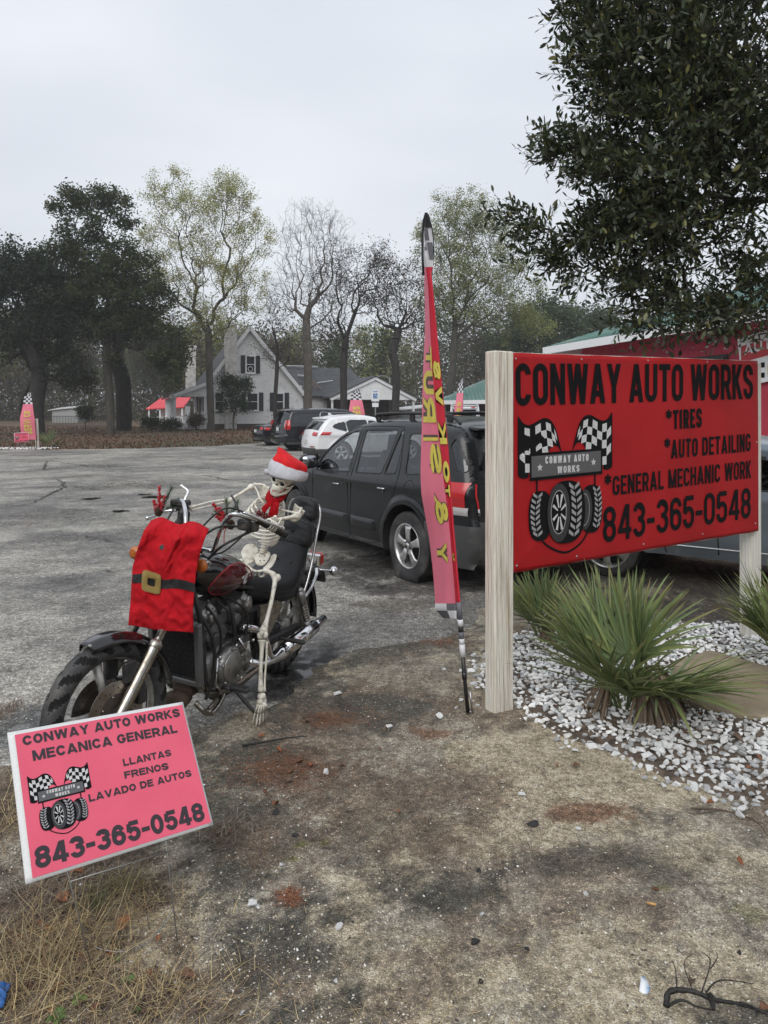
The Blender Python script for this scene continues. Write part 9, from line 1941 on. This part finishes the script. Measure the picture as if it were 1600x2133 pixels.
V = (LVv[rest]-OX).reshape(-1, 3); F = (LF[None]+(np.arange(rest.sum())*6)[:, None, None]).reshape(-1, 4); tag(link('leaves', mesh_np('leaves', V, F, LEAFM, smooth_=False, cols=np.repeat(lc[rest], 6, 0)), oak), kind='stuff')
for j in near_: link('leaf', mesh_np('leaf', LVv[j]-OX, LF, LEAFM, smooth_=False, cols=np.repeat(lc[j:j+1], 6, 0)), oak)

# ------------------------------------------------------------------ palmetto clumps
PALM = see_through(mat('palmetto_green', (1,1,1), .42, tint=True, spec=.4, var=.0), .2); 
def frond(par_, name, base, az, el, pet, bl, seed, dead=False, nb=13, spread=52, pal=((.20,.26,.10),(.15,.21,.095),(.24,.28,.11))):
    r = np.random.default_rng(seed); d = np.array([math.cos(az)*math.cos(el), math.sin(az)*math.cos(el), math.sin(el)]); B = V3(base); droop = -1.0 if dead else 0
    hub = B+d*pet+np.array([0,0,-.25*pet if dead else -.02]); d2 = unit(d+np.array([0,0,-.25 if not dead else -2.2])); side = unit(np.cross(d2, (0,0,1))); nrm_ = np.cross(side, d2); V = []; F = []; Cc = []; c0 = np.array(pal[seed % len(pal)]) if not dead else np.array((.20,.14,.09))*r.uniform(.7,1.1)
    P = catmull([B, lerp(B, hub, .5)+np.array([0,0,.02]), hub], 4); b = MB(); b.tube(P, .0055, 5); n0 = len(b.v); cp_ = [c0*.9]*n0
    for k in range(nb):
        a = R_(-spread+2*spread*k/(nb-1)+r.normal()*2.5); dd = unit(d2*math.cos(a)+side*math.sin(a)*(.45 if dead else 1)+nrm_*(.16+.10*r.normal())); L = bl*(.62+.38*math.cos(a*.8))*r.uniform(.85, 1.12); w = .0130*r.uniform(.8, 1.2); ws = unit(np.cross(dd, nrm_)); nm = np.cross(ws, dd); row = []
        cc = c0*r.uniform(.75, 1.3); tipc = np.array((.30,.24,.12)) if r.uniform() < .3 else cc
        G = []
        for i in range(7):
            t = i/6; ww = w*min(1, .35+t*3)*(1-t)**.55 if i else w*.3; sag = np.array([0,0,-1.])*(L*t*t*(.16 if not dead else .5)*(1+.5*math.sin(k*1.7))); c = hub+dd*L*t+sag; G.append([c-ws*ww+nm*ww*.5, c, c+ws*ww+nm*ww*.5]); cp_ += [lerp(cc, tipc, t**4)]*3
        b.grid(G)
    me = mesh_np(name, np.array(b.v), np.array([f for f in b.f if len(f) == 4]), PALM, cols=np.clip(np.array(cp_), 0, 1)); return link(name, me, par_)
def palmetto(px, py, label, n, sc_, seed, dead=5, D=None):
    g = gd(px, py) if D is None else np.array([(px-CX)/FPX*D, D, 0.]); t = thing('palmetto', label, 'plant', (g[0], g[1], 0), group=None); r = np.random.default_rng(seed)
    for k in range(n):
        az = k*2.399+r.normal()*.2; el = R_(26+60*((k*.618) % 1)**.75); pet = sc_*(.14+.12*math.sin(el))*r.uniform(.8, 1.1); frond(t, 'frond', (math.cos(az)*.07*sc_, math.sin(az)*.07*sc_, .03), az, el, pet, sc_*.64*r.uniform(.8, 1.08), seed*100+k)
    for k in range(dead):
        az = -1.2+r.normal()*.6+(.5 if k % 2 else -.2); frond(t, 'dead_frond', (.05+.03*math.cos(az), .03*math.sin(az), .20*sc_), az, R_(40), sc_*.14, sc_*.36, seed*100+60+k, True, 14)['label'] = 'withered brown frond hanging down'
    return t
palmetto(1300,1478,'green palmetto with long spiky fronds and withered brown skirt in white stones', 30, 1.0, 1, 7)
palmetto(1130,1330,'second palmetto clump with grey green fans behind the left sign post', 14, .68, 2, 1)
palmetto(1655,1400,'palmetto clump cut off by the right edge of the photo near the right sign post', 24, .90, 3, 1)
palmetto(102,925,'small far palmetto beside the short wooden post at the left lot entrance', 9, 1.25, 4, 0, D=36.5)
def tuft(px, py, n, L, label, pal, seed):
    g = gd(px, py); r = np.random.default_rng(seed); a = r.uniform(0, 6.283, n); e = r.uniform(.3, 1.4, n); P = np.column_stack([g[0]+r.normal(0, L*.14, n), g[1]+r.normal(0, L*.14, n), np.zeros(n)]); Dd = np.stack([np.cos(a)*np.cos(e), np.sin(a)*np.cos(e), np.sin(e)], -1)
    o = strands('grass_tuft', P, Dd, L*r.uniform(.5, 1.2, n), np.full(n, .0016), np.array(pal)[r.integers(0, len(pal), n)]*r.uniform(.8, 1.2, (n, 1)), STRAW, .3, 4, None, r, .35); return tag(o, label, 'grass')
GG = [(.13,.16,.06),(.18,.19,.08),(.26,.22,.12),(.09,.12,.04)]
tuft(1405,1192,150,.34,'green and straw grass tuft growing beside the blue grey sedan', GG, 1); tuft(1495,1185,70,.26,'smaller thin grass tuft further right beside the sedan', GG, 2); tuft(1330,1215,60,.22,'sparse dry grass tuft behind the big palmetto', GG, 3)
tuft(1195,1255,90,.16,'dry brown grass tuft on dirt under the left end of the sign', [(.2,.15,.09),(.26,.2,.12)], 4); tuft(190,1890,60,.10,'small green grass tuft between the yard sign wires', [(.10,.13,.045),(.16,.16,.07)], 5); tuft(1475,1795,50,.05,'little grey dead grass tuft on bare sandy ground', [(.22,.19,.14),(.14,.12,.09)], 6)
